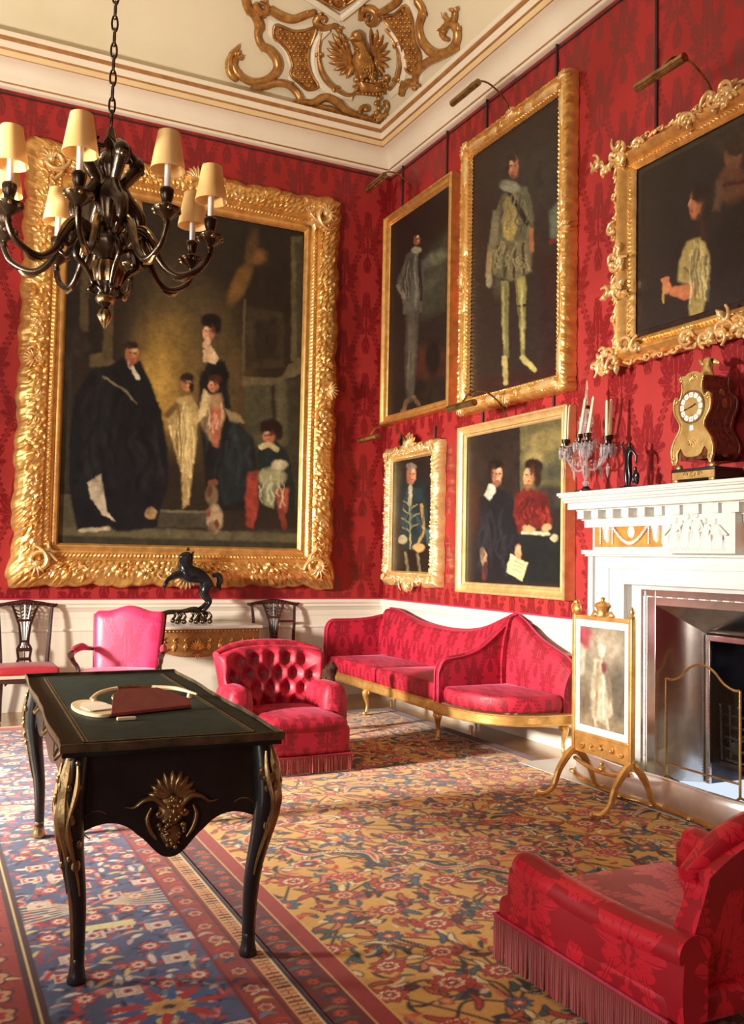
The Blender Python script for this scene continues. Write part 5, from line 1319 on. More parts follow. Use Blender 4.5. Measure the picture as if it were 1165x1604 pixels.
# ---------------- scarlet armchair in the right foreground, seen from behind its near arm
ac = thing('fringed_armchair', 'scarlet damask armchair with a long fringe, cut off in the right foreground', 'armchair', (-2.12, -6.33, .0105), 0)
m = MB(); m.rbox((0, .02, .17), (.425, .41, .055), .03, puff=(0, .02, 0)); m.build('seat_base', 'upholstery_scarlet', ac, angle=60)
m = MB(); m.rbox((0, .02, .225), (.33, .38, .032), .03, puff=(0, .02, .014)); m.build('seat_cushion', 'upholstery_scarlet', ac, angle=60)
for sg in (-1, 1):
    m = MB(); n = 26; sec = []
    for i in range(n):
        t = i/(n-1); yy0 = .36-.80*t; hz = .405-.045*math.sin(t*PI*.62)+.03*t*t; cxx = sg*(.385-.01*t)
        f_ = 1 if t > .08 else math.sqrt(max(0.02, 1-((.08-t)/.08)**2))
        ring = []
        # outer face, rolled top, inner face
        for zf in (.16, .20, .25, .30, .335): ring.append((cxx+sg*.040+sg*.006*math.sin((zf-.16)*20), zf))
        for a in np.linspace(-.4, PI+.1, 11): ring.append((cxx+sg*.058*f_*math.cos(a), hz-.052+.052*f_*math.sin(a)))
        for zf in (.32, .27, .22, .16): ring.append((cxx-sg*.045, zf))
        c0 = np.mean(ring, axis=0)
        sec.append([(c0[0]+(x_-c0[0])*(.9+.1*f_), yy0, c0[1]+(z_-c0[1])*(.85+.15*f_)) for x_, z_ in ring])
    G_ = np.array(sec); q_ = G_.shape[1]; m.grid(G_, closed_v=True); m.f.append(tuple(range(q_))); m.f.append(tuple((n-1)*q_+j for j in range(q_))[::-1])
    m.build('arm', 'upholstery_scarlet', ac, angle=70)
    m = MB(); pts = [(s_[3][0]+sg*.004, s_[3][1], s_[3][2]+.035) for s_ in sec[1:]]
    m.tube(pts, .005, 5); m.build('arm_piping', 'piping', ac)
U, V = np.meshgrid(np.linspace(-1, 1, 50), np.linspace(0, 1, 40), indexing='ij')
topz = .655-.10*np.abs(U)**2.2
x = U*(.37-.02*V); z = .20+(topz-.20)*V
yf = -.285-.10*V-.03*V**2-.0*U; bulge = .05*np.sin(PI*np.clip(V, 0, 1)*.9)*(1-np.abs(U)**4)+.05*np.exp(-((V-.93)/.10)**2)
front = np.stack([x, yf+bulge, z], -1)
rear = np.stack([x*1.02, -.375-.10*V-.05*np.exp(-((V-.95)/.07)**2)*0, z+.0*V], -1)
slab(MB(), front, rear).build('backrest', 'upholstery_scarlet', ac, angle=75)
m = MB(); tp = [(float(u*.355), -.40, float(.64-.10*abs(u)**2.2)) for u in np.linspace(-1.03, 1.03, 34)]
m.tube(tp, interp_r([.03, .05, .055, .055, .055, .05, .03], len(tp)), 12); m.build('top_roll', 'upholstery_scarlet', ac, angle=75)
m = MB(); pts = [(-.43, -.40), (-.432, .43), (.432, .43), (.43, -.40)]
fringe(m, pts, .012, .155, .0085, .0046); m.build('fringe', 'fringe', ac, angle=180)
m = MB(); m.tube([(x, y, .155) for x, y in pts], .008, 6); m.build('fringe_heading', 'piping', ac)
for sx in (-.33, .33):
    for sy in (-.33, .33): MB().lathe([(.018, 0), (.024, .03), (.02, .14)], (sx, sy, 0), 10).build('leg', 'mahogany', ac)

# ---------------- open armchair with a tall pink back, facing the desk
pc = thing('open_armchair', 'pink damask open armchair with a high serpentine back behind the desk', 'armchair', (-2.98, -1.42, .0105), R(-24))
U, V = np.meshgrid(np.linspace(-1, 1, 40), np.linspace(0, 1, 40), indexing='ij')
topz = .925+.045*np.cos(U*PI/1.0*.62)**3*(np.abs(U) < .8)-.035*np.clip((np.abs(U)-.86)/.14, 0, 1)**2
w = .255+.02*V; x = U*w*(1-.02*np.cos(PI*V)); z = .40+(topz-.40)*V
pad = .045*(np.clip(1-np.abs(U)**6, 0, 1)*np.clip(1-np.abs(2*V-1)**8, 0, 1))**.5
front = np.stack([x, .22+.07*V-pad, z], -1); rear = np.stack([x*1.0, .262+.07*V, z], -1)
slab(MB(), front, rear).build('backrest', 'upholstery_pink', pc, angle=60)
m = MB(); m.rbox((0, -.03, .425), (.30, .27, .055), .045, puff=(0, .01, .03)); m.build('seat', 'upholstery_pink', pc, angle=60)
m = MB(); m.rbox((0, -.03, .36), (.29, .26, .03), .01); m.build('seat_rail', 'mahogany', pc)
for sg in (-1, 1):
    m = MB(); ap = spline([(sg*.27, .23, .63), (sg*.31, .10, .645), (sg*.335, -.05, .635), (sg*.335, -.14, .615)], 6)
    m.tube(ap, interp_r([.016, .018, .018, .022, .026], len(ap)), 8); su = spline([(sg*.335, -.14, .61), (sg*.325, -.09, .56), (sg*.295, -.07, .50), (sg*.29, -.10, .40)], 6)
    m.tube(su, interp_r([.022, .017, .016, .022], len(su)), 8); ao = m.build('arm', 'mahogany', pc)
    m = MB(); m.tube(ap[4:-4]+np.array([0, 0, .016]), interp_r([.012, .026, .028, .026, .012], len(ap)-8), 8); m.build('arm_pad', 'red_pad', ao)
    P, rd = cabriole((sg*.27, -.26, .37), (sg*.28, -.28, .012), (sg*.02, -.025, 0), [.030, .034, .024, .018, .018, .026], 6); MB().tube(P, rd, 8).build('leg', 'mahogany', pc)
    MB().tube([(sg*.25, .22, .40), (sg*.25, .25, .2), (sg*.26, .30, .01)], [.022, .02, .02], 8).build('leg', 'mahogany', pc)
    MB().tube([(sg*.255, .255, .38), (sg*.265, .27, .65), (sg*.278, .31, .90)], .014, 8).build('back_post', 'mahogany', pc)

# ---------------- two carved side chairs against the back wall
def side_chair(loc, rz, label, ladder=False):
    t = thing('side_chair', label, 'chair', loc, rz, 'carved mahogany side chairs')
    # local: front towards -y
    for sg in (-1, 1):
        MB().tube(spline([(sg*.19, .20, .0), (sg*.19, .17, .25), (sg*.19, .17, .42), (sg*.205, .19, .68), (sg*.222, .225, .915)], 6), interp_r([.020, .019, .020, .017, .015], 25), 8).build('back_post', 'mahogany', t)
    m = MB(); cr = spline([(-.268, .235, .935), (-.235, .228, .925), (-.17, .228, .938), (-.09, .228, .948), (0, .228, .955), (.09, .228, .948), (.17, .228, .938), (.235, .228, .925), (.268, .235, .935)], 6)
    m.tube(cr, interp_r([.010, .020, .015, .020, .024, .020, .015, .020, .010], len(cr)), 8)
    for q in range(-5, 6): m.ball((q*.035, .214, .945-abs(q)*.002), .013, 6, 5)
    m.build('crest_rail', 'mahogany', t)
    m = MB()
    def vase(z):                   # half width of the splat at height z
        return np.interp(z, [.43, .47, .52, .56, .60, .66, .76, .86, .94], [.060, .045, .052, .058, .030, .034, .046, .080, .110])
    zs = np.linspace(.43, .945, 26); yb_ = lambda z: .17+(.225-.17)*max(0, (z-.42)/.5)
    for sg in (-1, 1):
        m.tube([(sg*vase(z), yb_(z), z) for z in zs], .011, 7)
        m.tube([(sg*vase(z)*.45, yb_(z), z) for z in zs[6:]], .008, 6)
    m.tube([(0, yb_(z), z) for z in zs], .009, 6)
    for z, h in ((.55, .016), (.47, .014), (.62, .010), (.80, .012)):
        m.rbox((0, yb_(z), z), (vase(z), .010, h), .006, n=2, m=3)
    for z in (.84, .87, .90): m.tube(spline([(-vase(z), yb_(z), z), (-vase(z)*.5, yb_(z), z-.022), (0, yb_(z), z), (vase(z)*.5, yb_(z), z-.022), (vase(z), yb_(z), z)], 4), .006, 5)
    m.build('splat', 'mahogany', t)
    if ladder:
        m = MB()
        for z in (.76, .50): m.box(.04, .21, .185, .205, z-.011, z+.011)
        m.build('cross_rail', 'mahogany', t)
    m = MB(); m.rbox((0, -.03, .405), (.245, .21, .035), .03, puff=(0, 0, .018)); m.build('seat_pad', 'red_pad', t, angle=60)
    m = MB(); m.rbox((0, -.03, .365), (.25, .215, .014), .008); m.build('seat_edging', 'seat_edge', t)
    m = MB(); m.rbox((0, -.03, .335), (.24, .205, .022), .006); m.build('seat_rail', 'mahogany', t)
    for sg in (-1, 1):
        m = MB(); m.tube([(sg*.215, -.205, .345), (sg*.215, -.21, .18), (sg*.213, -.212, .01)], [.024, .021, .018], 8)
        for f in (-1, 1): m.puff([(sg*.215-sg*.02, .345), (sg*.215-sg*.09, .345), (sg*.215-sg*.035, .29)], .006, lambda u, v, h: (u, -.222-h, v), rings=2)
        m.build('leg', 'mahogany', t)
    return t
side_chair((-3.545, -.33, 0), 0, 'carved dark side chair with red seat at the left edge, left of the pink armchair')
side_chair((-1.245, -.30, 0), 0, 'carved dark side chair between the console table and sofa, half hidden by tufted armchair', True)
# ================================================================ chimneypiece, grate, hearth furniture, all in world metres
YC = -4.58
fp = thing('chimneypiece', 'white marble chimneypiece with orange inlaid frieze and carved centre tablet', 'chimneypiece', (0, YC, 0))
OF = np.array([0, YC, 0])
def fb(mb, name, mat, parent=fp, **k): return mb.build(name, mat, parent, origin=OF, **k)
def swept_y(mb, prof, y0, y1, ret=True):
    """profile (out, z) run along the wall with returned (mitred) ends"""
    n = len(prof); V = []
    V += [(0.0, y0-(0), z) for o, z in prof]
    V += [(-o, y0+o*0, z) for o, z in prof]
    V += [(-o, y1, z) for o, z in prof]; V += [(0, y1, z) for o, z in prof]
    f = []
    for k_ in range(3):
        for i in range(n-1): f.append((k_*n+i, k_*n+i+1, (k_+1)*n+i+1, (k_+1)*n+i))
    return mb.add(V, f)
def step_box(mb, out, ext, z0, z1):    # box against the wall, wider as it projects
    return mb.box(-out, 0.0, YC-1.10-ext, YC+1.10+ext, z0, z1)
# mantel shelf
m = MB()
for out, ext, z0, z1 in ((.335, .075, 1.862, 1.885), (.325, .065, 1.850, 1.863), (.31, .05, 1.828, 1.850), (.30, .04, 1.812, 1.828), (.28, .02, 1.765, 1.812), (.235, -.02, 1.755, 1.765), (.185, -.05, 1.64, 1.755), (.20, -.035, 1.69, 1.70)):
    m.rbox((-out/2, YC, (z0+z1)/2), (out/2, 1.16+ext, (z1-z0)/2), min(.006, (z1-z0)/2.1), n=2, m=2)
fb(m, 'shelf', 'marble_white')
for i in range(15):
    y = YC-1.05+i*.15
    fb(MB().rbox((-.225, y+.0, 1.728), (.045, .034, .030), .004, n=2, m=2), 'dentil', 'marble_white')
# frieze with orange panels and tablet
m = MB(); m.box(-.15, 0, YC-1.06, YC+1.06, 1.485, 1.66); fb(m, 'frieze', 'marble_white', bevel=.003)
for sg in (-1, 1):
    pn = fb(MB().box(-.156, -.15, *sorted((YC+sg*1.03, YC+sg*.30)), 1.505, 1.668), 'inlaid_panel', 'marble_orange')
    Mf = lambda u, v, h: (-.156-h, u, v)
    for cen in (YC+sg*.665,):
        m = MB()
        for q in (-1, 1):               # swags between the skulls
            c0 = cen+q*.0
        sw = [(cen-.17+.34*t, 1.645-.115*math.sin(PI*t)) for t in np.linspace(0, 1, 22)]
        m.tube([Mf(u, v, .008) for u, v in sw], interp_r([.006, .011, .014, .011, .006], 22), 6)
        for j, (u, v) in enumerate(sw): m.ball(Mf(u, v, .014), .008+.003*(j % 2), 6, 5)
        m.puff([(cen+.034*math.cos(a), 1.605+.040*math.sin(a)) for a in np.linspace(0, 2*PI, 22)[:-1]], .008, Mf, rings=3)
        fb(m, 'swag', 'marble_white', angle=70)
        for q in (-1, 1):
            bx = cen+q*.235
            m = MB(); m.puff([(bx-.05, 1.66), (bx-.02, 1.652), (bx+.02, 1.652), (bx+.05, 1.66), (bx+.034, 1.63), (bx+.026, 1.59), (bx+.018, 1.545), (bx, 1.53), (bx-.018, 1.545), (bx-.026, 1.59), (bx-.034, 1.63)], .022, Mf, rings=4)
            for f in (-1, 1):
                for z in np.linspace(1.64, 1.53, 8): m.ball(Mf(bx+f*.062, z, .006), .009, 6, 5)
            fb(m, 'ox_skull', 'marble_white', angle=70)
m = MB(); m.box(-.245, 0, YC-.285, YC+.285, 1.462, 1.755); tb = fb(m, 'tablet', 'marble_white', bevel=.004)
Mt = lambda u, v, h: (-.245-h, u, v)
rs = np.random.RandomState(5)
def relief_figure(cx, base, hgt, lean, seat=False):
    m = MB()
    m.puff([(cx+lean+.018*math.cos(a), base+hgt*.90+.022*math.sin(a)) for a in np.linspace(0, 2*PI, 12)[:-1]], .014, Mt, rings=3)
    b = [(cx-.030+lean, base+hgt*.80), (cx+.030+lean, base+hgt*.80), (cx+.036+lean*.5, base+hgt*.55), (cx+.048, base+hgt*.25), (cx+.05, base), (cx-.05, base), (cx-.044, base+hgt*.3), (cx-.034+lean*.5, base+hgt*.55)]
    m.puff(b, .016, Mt, rings=4, ridge=5)
    for f in (-1, 1):
        m.tube([Mt(cx+lean+f*.03, base+hgt*.77, .008), Mt(cx+lean*.6+f*.056, base+hgt*.60, .010), Mt(cx+f*.04+f*.03*(lean != 0), base+hgt*.48, .012)], [.010, .009, .007], 6)
    for q in range(4): m.tube([Mt(cx-.03+q*.02, base+hgt*.5, .012), Mt(cx-.036+q*.024, base+.01, .008)], .004, 5)
    return m
for i, (cx, hgt, ln) in enumerate(((.19, .21, -.02), (.10, .235, -.03), (0, .24, 0), (-.085, .20, .02), (-.17, .195, .03))):
    fb(relief_figure(YC+cx, 1.475, hgt, ln), 'relief_figure', 'marble_white', tb, angle=70)
# architrave and jambs
JO, JI = 1.115, .775             # outer and inner half widths of the jambs (opening at the marble slip)
for sg in (-1, 1):
    m = MB()
    a, b = sorted((YC+sg*JO, YC+sg*JI)); m.box(-.12, 0, a, b, 0, 1.4395)
    a, b = sorted((YC+sg*JO, YC+sg*(JO-.05))); m.box(-.145, 0, a, b, 0, 1.4385)
    a, b = sorted((YC+sg*(JO-.06), YC+sg*(JO-.20))); m.box(-.130, 0, a, b, 0.0, 1.3595)
    a, b = sorted((YC+sg*(JI+.05), YC+sg*JI)); m.box(-.105, 0, a, b, 0, 1.30)
    fb(m, 'jamb', 'marble_white', bevel=.004)
m = MB(); m.box(-.1185, 0, YC-JI, YC+JI, 1.255, 1.439); m.box(-.165, 0, YC-JO-.05, YC+JO+.05, 1.455, 1.485); m.box(-.15, 0, YC-JO-.03, YC+JO+.03, 1.44, 1.456); m.box(-.1315, -.05, YC-JO+.06, YC+JO-.06, 1.36, 1.40)
fb(m, 'architrave', 'marble_white', bevel=.004)
m = MB()
for sg in (-1, 1):
    a, b = sorted((YC+sg*JI, YC+sg*(JI-.105))); m.box(-.05, .10, a, b, 0, 1.2545)
m.box(-.0495, .10, YC-JI+.105, YC+JI-.105, 1.2255, 1.2545); fb(m, 'marble_slip', 'marble_grey')
# ---- polished steel register grate
gr = thing('register_grate', 'polished steel fireplace grate with beaded surround and splayed cheeks', 'grate', (0, YC, 0))
def gb(mb, name, mat, parent=gr, **k): return mb.build(name, mat, parent, origin=OF, **k)
W0, W1, W2 = .67, .535, .34      # outer frame, inner frame edge, fire opening
D0, D1 = -.062, .20              # front plane and depth of the fire opening
Z0, Z1, Z2 = 1.225, 1.125, .945
m = MB()
for sg in (-1, 1):
    a, b = sorted((YC+sg*W0, YC+sg*W1)); m.box(D0, -.045, a, b, 0, Z0)
m.box(D0, -.045, YC-W1, YC+W1, Z1, Z0); gb(m, 'surround', 'steel', bevel=.003)
for off in (.045,):
    for sg in (-1, 1):
        m = MB()
        for i in range(150):
            z = .03+i*(Z0-.06)/150
            if (i % 9) < 5: m.ball((D0-.004, YC+sg*(W0-off), z), .0056, 6, 5)
            elif (i % 9) == 5: m.tube([(D0-.004, YC+sg*(W0-off), z), (D0-.004, YC+sg*(W0-off), z+.026)], .004, 5)
        m.tube([(D0-.001, YC+sg*(W0-off-.014), .02), (D0-.001, YC+sg*(W0-off-.014), Z0-off)], .003, 5); m.tube([(D0-.001, YC+sg*(W0-off+.014), .02), (D0-.001, YC+sg*(W0-off+.014), Z0-off)], .003, 5)
        gb(m, 'bead_moulding', 'fender_steel')
m = MB()
for i in range(150):
    y = YC-W0+off+i*(2*W0-2*off)/150
    if (i % 11) < 6: m.ball((D0-.004, y, Z0-off), .0062, 6, 5)
    elif (i % 11) == 7: m.tube([(D0-.003, y, Z0-off), (D0-.003, y+.028, Z0-off)], .003, 5)
gb(m, 'bead_moulding', 'fender_steel')
# splayed cheeks and hood
for sg in (-1, 1):
    q = [(D0+.003, YC+sg*W1, 0), (D0+.003, YC+sg*W1, Z1), (D1, YC+sg*W2, Z2), (D1, YC+sg*W2, 0)]
    nrm = .006; m = MB(); m.add(q+[(x+.006, y, z) for x, y, z in q], [(0, 1, 2, 3), (7, 6, 5, 4), (0, 4, 5, 1), (1, 5, 6, 2), (2, 6, 7, 3), (3, 7, 4, 0)]); gb(m, 'cheek', 'steel')
m = MB(); q = [(D0+.003, YC-W1, Z1), (D0+.003, YC+W1, Z1), (D1, YC+W2, Z2), (D1, YC-W2, Z2)]; m.add(q+[(x+.006, y, z+.004) for x, y, z in q], [(0, 1, 2, 3), (7, 6, 5, 4), (0, 4, 5, 1), (1, 5, 6, 2), (2, 6, 7, 3), (3, 7, 4, 0)]); gb(m, 'hood', 'steel')
m = MB()
for sg in (-1, 1):
    a, b = sorted((YC+sg*W2, YC+sg*(W2-.035))); m.box(D1-.02, D1, a, b, 0, Z2-.035)
    for z in np.arange(.03, Z2-.03, .018): m.ball((D1-.022, YC+sg*(W2-.028), z), .005, 5, 4)
m.box(D1-.02, D1, YC-W2, YC+W2, Z2-.035, Z2); gb(m, 'inner_frame', 'steel', bevel=.002)
m = MB(); a = W2-.03
m.box(D1, .56, YC-a-.01, YC-a, 0, Z2); m.box(D1, .56, YC+a, YC+a+.01, 0, Z2); m.box(.55, .56, YC-a, YC+a, 0, Z2); m.box(D1, .56, YC-a, YC+a, Z2-.02, Z2); gb(m, 'fire_box', 'cast_iron')
m = MB(); Mb = lambda u, v, h: (.55-h, u, v)
m.puff([(YC-.25, .2), (YC+.25, .2), (YC+.25, .7), (YC+.12, .84), (YC, .88), (YC-.12, .84), (YC-.25, .7)], .02, Mb)
rs = np.random.RandomState(8)
for i in range(26):
    c_ = (YC+rs.uniform(-.2, .2), rs.uniform(.35, .85)); scroll_tube(m, Mb, c_, .05, rs.uniform(0, 6), 1, .012, .035); m.ball(Mb(c_[0], c_[1], .03), .025, 8, 6)
gb(m, 'fire_back', 'cast_iron', angle=70)
m = MB()
for z in (.17, .24, .31, .38, .45): m.tube([(D1+.06, YC-.28, z), (D1+.03, YC-.2, z), (D1+.03, YC+.2, z), (D1+.06, YC+.28, z)], .009, 6)
for y in np.linspace(-.26, .26, 8): m.tube([(D1+.04, YC+y, .16), (D1+.03, YC+y, .47), (D1+.03, YC+y, .50)], .008, 6); m.ball((D1+.03, YC+y, .505), .014, 8, 6)
m.box(D1+.03, .5, YC-.27, YC+.27, .12, .15); gb(m, 'fire_basket', 'cast_iron')
m = MB()
for i in range(40): m.rbox((D1+.12+rs.uniform(-.06, .12), YC+rs.uniform(-.24, .24), .19+rs.uniform(0, .12)), (rs.uniform(.02, .04),)*3, .015, n=1, m=2)
o = gb(m, 'coal', 'soot'); o['kind'] = 'stuff'
# hearth slab
hs = MB(); hs.box(-.63, -.005, YC-1.2, YC+1.24, 0, .0125); tag(hs.build('hearthstone', 'marble_white', bevel=.002), 'pale marble slab set in the floor before the fireplace', 'hearth')
# fender: bowed steel band with brass foot
def fender_line():
    pts = [(-.13, YC+.98), (-.34, YC+.93), (-.50, YC+.78), (-.57, YC+.62), (-.60, YC+.42), (-.625, YC+.2), (-.60, YC+.05), (-.59, YC-.1), (-.60, YC-.3), (-.625, YC-.5), (-.60, YC-.7), (-.50, YC-.83), (-.34, YC-.93), (-.13, YC-.98)]
    return spline(pts, 8)
FL = fender_line()
fd = thing('fender', 'low bowed steel fender with a brass foot rail round the hearth', 'fender', (-.3, YC, .010)); ofd = np.array([-.3, YC, .010])
nn = len(FL); Tn = np.gradient(FL, axis=0); Tn /= np.linalg.norm(Tn, axis=1, keepdims=True); Nn = np.c_[Tn[:, 1], -Tn[:, 0]]
if Nn[nn//2][0] > 0: Nn = -Nn
def fsweep(prof): return np.array([[(FL[i, 0]+Nn[i, 0]*o, FL[i, 1]+Nn[i, 1]*o, z) for o, z in prof] for i in range(nn)])
flute = [.004*math.sin(i*.9) for i in range(nn)]
MB().grid(fsweep([(0, .035), (.003, .06), (.005, .10), (.003, .15), (.0, .178), (-.004, .182), (-.008, .178), (-.005, .15), (-.003, .10), (-.005, .05), (-.008, .035)]), closed_v=True).build('steel_band', 'fender_steel', fd, origin=ofd, angle=60)
MB().grid(fsweep([(0.0, .178), (.010, .183), (.010, .192), (0, .197), (-.012, .192), (-.012, .183)]), closed_v=True).build('top_rail', 'fender_steel', fd, origin=ofd, angle=60)
m = MB().grid(fsweep([(0, .012), (.020, .012), (.026, .020), (.022, .032), (.008, .040), (-.01, .036), (-.012, .012)]), closed_v=True)
m.build('foot_rail', 'brass', fd, origin=ofd, angle=60)
for i in (14, 40, nn//2, nn-40, nn-15): MB().ball((FL[i, 0]+Nn[i, 0]*.025, FL[i, 1]+Nn[i, 1]*.025, .026), .022, 10, 8, (1, 1.2, .7)).build('foot', 'brass', fd, origin=ofd)
# spark guard
sg_ = thing('spark_guard', 'brass-framed wire spark guard with a serpentine top before the grate', 'fire guard', (-.15, -4.52, .01)); os_ = np.array([-.15, -4.52, .01])
ya_, yb__ = -4.235, -4.815
top = spline([(-.15, ya_, .675), (-.15, ya_-.05, .672), (-.15, ya_-.12, .70), (-.15, ya_-.20, .765), (-.15, (ya_+yb__)/2, .79), (-.15, yb__+.20, .765), (-.15, yb__+.12, .70), (-.15, yb__+.05, .672), (-.15, yb__, .675)], 8)
m = MB(); m.tube([(-.15, ya_, .06)]+[tuple(p) for p in top]+[(-.15, yb__, .06)], .008, 8); m.tube([(-.15, ya_, .145), (-.15, yb__, .145)], .007, 8); m.build('frame', 'brass', sg_, origin=os_, angle=60)
me_ = [(p[1], p[2]) for p in top]+[(yb__, .145), (ya_, .145)]
MB().prism(me_, -.151, -.150, 'yz').build('mesh_panel', 'wire_mesh', sg_, origin=os_, smooth=False)
for y in (ya_, yb__): MB().tube([(-.28, y, .018), (-.22, y, .035), (-.15, y, .07), (-.08, y, .035), (-.04, y, .018)], .008, 6).build('foot', 'brass', sg_, origin=os_)

# ---- gilt cheval fire screen with painted panel
YS0, YS1, XS = -4.175, -4.665, -.82
fs = thing('fire_screen', 'slim gilt standing fire screen with a framed painted figure panel', 'fire screen', (XS, -4.42, .0)); of = np.array([XS, -4.42, 0])
def sb_(mb, name, mat, parent=fs, **k): return mb.build(name, mat, parent, origin=of, **k)
for y in (YS0, YS1):
    m = MB(); m.rbox((XS, y, .655), (.016, .014, .42), .005, n=2, m=3); m.lathe([(.014, 0), (.018, .008), (.009, .02), (.015, .035), (.010, .05), (.002, .065)], (XS, y, 1.075), 10); sb_(m, 'post', 'gilt')
    for sgn in (-1, 1):
        P = spline([(XS+sgn*.005, y, .27), (XS+sgn*.05, y, .235), (XS+sgn*.115, y, .15), (XS+sgn*.155, y, .055), (XS+sgn*.22, y, .022), (XS+sgn*.275, y, .030)], 6)
        m = MB(); m.tube(P, interp_r([.022, .024, .020, .015, .013, .016], len(P)), 8); m.ball((XS+sgn*.275, y, .024+.0), .018, 8, 6); sb_(m, 'foot', 'gilt')
m = MB(); y0, y1 = YS0-.014, YS1+.014; yc = (y0+y1)/2
sb_(MB().box(XS-.012, XS+.012, y1, y0, 1.045, 1.070), 'rail', 'gilt', bevel=.003); sb_(MB().box(XS-.012, XS+.012, y1, y0, .365, .385), 'rail', 'gilt', bevel=.003)
m = MB(); m.box(XS-.010, XS+.010, y1, y0, .262, .365); Ms = lambda u, v, h: (XS-.010-h, u, v)
for q in range(5): scroll_tube(m, Ms, (y1+.05+q*.085, .315), .034, q*1.3, 1 if q % 2 else -1, .006, .005); m.ball(Ms(y1+.05+q*.085, .315, .008), .010, 6, 5)
sb_(m, 'carved_rail', 'gilt', angle=60)
m = MB(); P = spline([(XS, YS0, .215), (XS, -4.30, .185), (XS, -4.42, .175), (XS, -4.54, .185), (XS, YS1, .215)], 6); m.tube(P, .012, 8); m.ball((XS, -4.42, .195), .022, 8, 6); m.ball((XS, -4.42, .225), .012, 8, 6); sb_(m, 'stretcher', 'gilt')
# crown crest and side finial
m = MB(); m.lathe([(.030, 0), (.034, .012), (.030, .02), (.034, .04), (.048, .062), (.038, .078), (.012, .088), (.010, .098), (.014, .106), (.002, .114)], (XS, yc, 1.072), 12, 6, .08)
for f in (-1, 1): m.tube([(XS, yc+f*.03, 1.08), (XS, yc+f*.07, 1.10), (XS, yc+f*.10, 1.076), (XS, yc+f*.06, 1.072)], .008, 6)
sb_(m, 'crown_crest', 'gilt', angle=60)
m = MB(); m.ball((XS, YS0-.015, 1.105), .030, 10, 8, (.8, 1, 1.2)); m.ball((XS, YS0-.01, 1.145), .016, 8, 6); m.tube([(XS, YS0+.02, 1.08), (XS, YS0+.03, 1.12), (XS, YS0, 1.15)], .009, 6); sb_(m, 'finial', 'gilt')
# panel: white mount and painted centre
sb_(MB().box(XS-.006, XS+.006, y1, y0, .385, 1.045), 'mount', 'ivory' if False else 'enamel')
U, V = np.meshgrid(np.linspace(y1+.038, y0-.038, 60), np.linspace(.425, 1.005, 110), indexing='ij')
X0 = (U-(y1+.038))/((y0-y1)-.076); Z0_ = (V-.425)/.58; qx, qy = (1-X0)*100, (1-Z0_)*170
LL = [('e', 12, 20, 22, 20, 0, (176, 70, 84), 12), ('e', 60, 30, 36, 30, 0, (186, 172, 148), 24), ('p', [(0, 30), (14, 40), (10, 80), (0, 90)], (206, 190, 168), 8), ('e', 85, 110, 22, 50, 0, (110, 100, 84), 20), ('e', 10, 130, 18, 34, 0, (126, 110, 88), 16), ('e', 50, 160, 50, 14, 0, (158, 138, 106), 12),
      ('p', [(34, 55), (60, 52), (70, 90), (76, 140), (60, 160), (30, 156), (26, 120), (30, 80)], (206, 190, 160), 7), ('p', [(54, 50), (66, 60), (74, 110), (66, 130)], (110, 92, 78), 7, .7), ('l', [(42, 60), (38, 150)], 3, (160, 140, 110), 6), ('l', [(54, 80), (56, 150)], 2.5, (232, 220, 196), 5), ('e', 56, 66, 6, 10, 0, (130, 66, 66), 5),
      ('e', 50, 40, 7, 10, 0, (222, 206, 190), 4), ('e', 50, 33, 8, 7, 0, (232, 224, 212), 4), ('l', [(36, 150), (38, 166)], 2.5, (220, 206, 180), 4), ('l', [(62, 150), (66, 166)], 2.5, (220, 206, 180), 4)]
C = paint(qx, qy, (134, 124, 104), LL, 9, .3, .06)
P = np.stack([np.full_like(U, XS-.0075), U, V], -1)-of
color_grid('painted_panel', P[::-1], C[::-1]*.9, 'painted_panel', fs)
# ================================================================ things on the mantelpiece
ZM = 1.886
# ---- clock
ck = thing('bracket_clock', 'gilt and tortoiseshell balloon-shaped bracket clock on the mantelpiece', 'clock', (-.20, -4.61, ZM)); oc = np.array([0, -4.61, ZM])
def cb(mb, name, mat, parent=ck, **k): return mb.build(name, mat, parent, origin=(-.20, -4.61, ZM), **k)
XF_ = -.305
m = MB(); m.rbox((-.20, -4.61, ZM+.045), (.105, .165, .032), .010, n=3); m.rbox((-.20, -4.61, ZM+.072), (.115, .172, .010), .006, n=2); cb(m, 'plinth', 'black_paint')
Mk = lambda u, v, h: (XF_-.0-h, -4.61-u, ZM+v)          # u to the right as seen
m = MB(); m.prism([(-.165, .020), (.165, .020), (.165, .072), (-.165, .072)], -.002, .006, M=lambda u, v, d: Mk(u, v, d)); 
for f in (-1, 1): scroll_tube(m, Mk, (f*.05, .045), .024, 0 if f > 0 else PI, f, .005, .010); m.puff([(f*.165, .0), (f*.12, .0), (f*.12, .022), (f*.165, .022)], .012, Mk)
for i in range(14): a = rng.uniform(0, 6.28); m.ball(Mk(.02*math.cos(a), .045+.014*math.sin(a), .008), .006, 5, 4)
cb(m, 'plinth_mount', 'clock_gilt', angle=60)
half = [(.0, .145), (.045, .150), (.070, .165), (.085, .195), (.095, .205), (.118, .175), (.115, .135), (.128, .105), (.150, .105), (.165, .15), (.168, .20), (.150, .25), (.120, .29), (.100, .32), (.098, .35), (.118, .385), (.142, .42), (.150, .46), (.146, .50), (.128, .52), (.105, .50), (.090, .52), (.078, .56), (.082, .60), (.098, .625), (.088, .645), (.060, .64), (.035, .655), (0, .66)]
out = half+[(-x, y) for x, y in half[::-1][1:-1]]
body = [(x*.93, .13+(y-.13)*.98) for x, y in out]
low = [(-.12, .13), (.12, .13)]
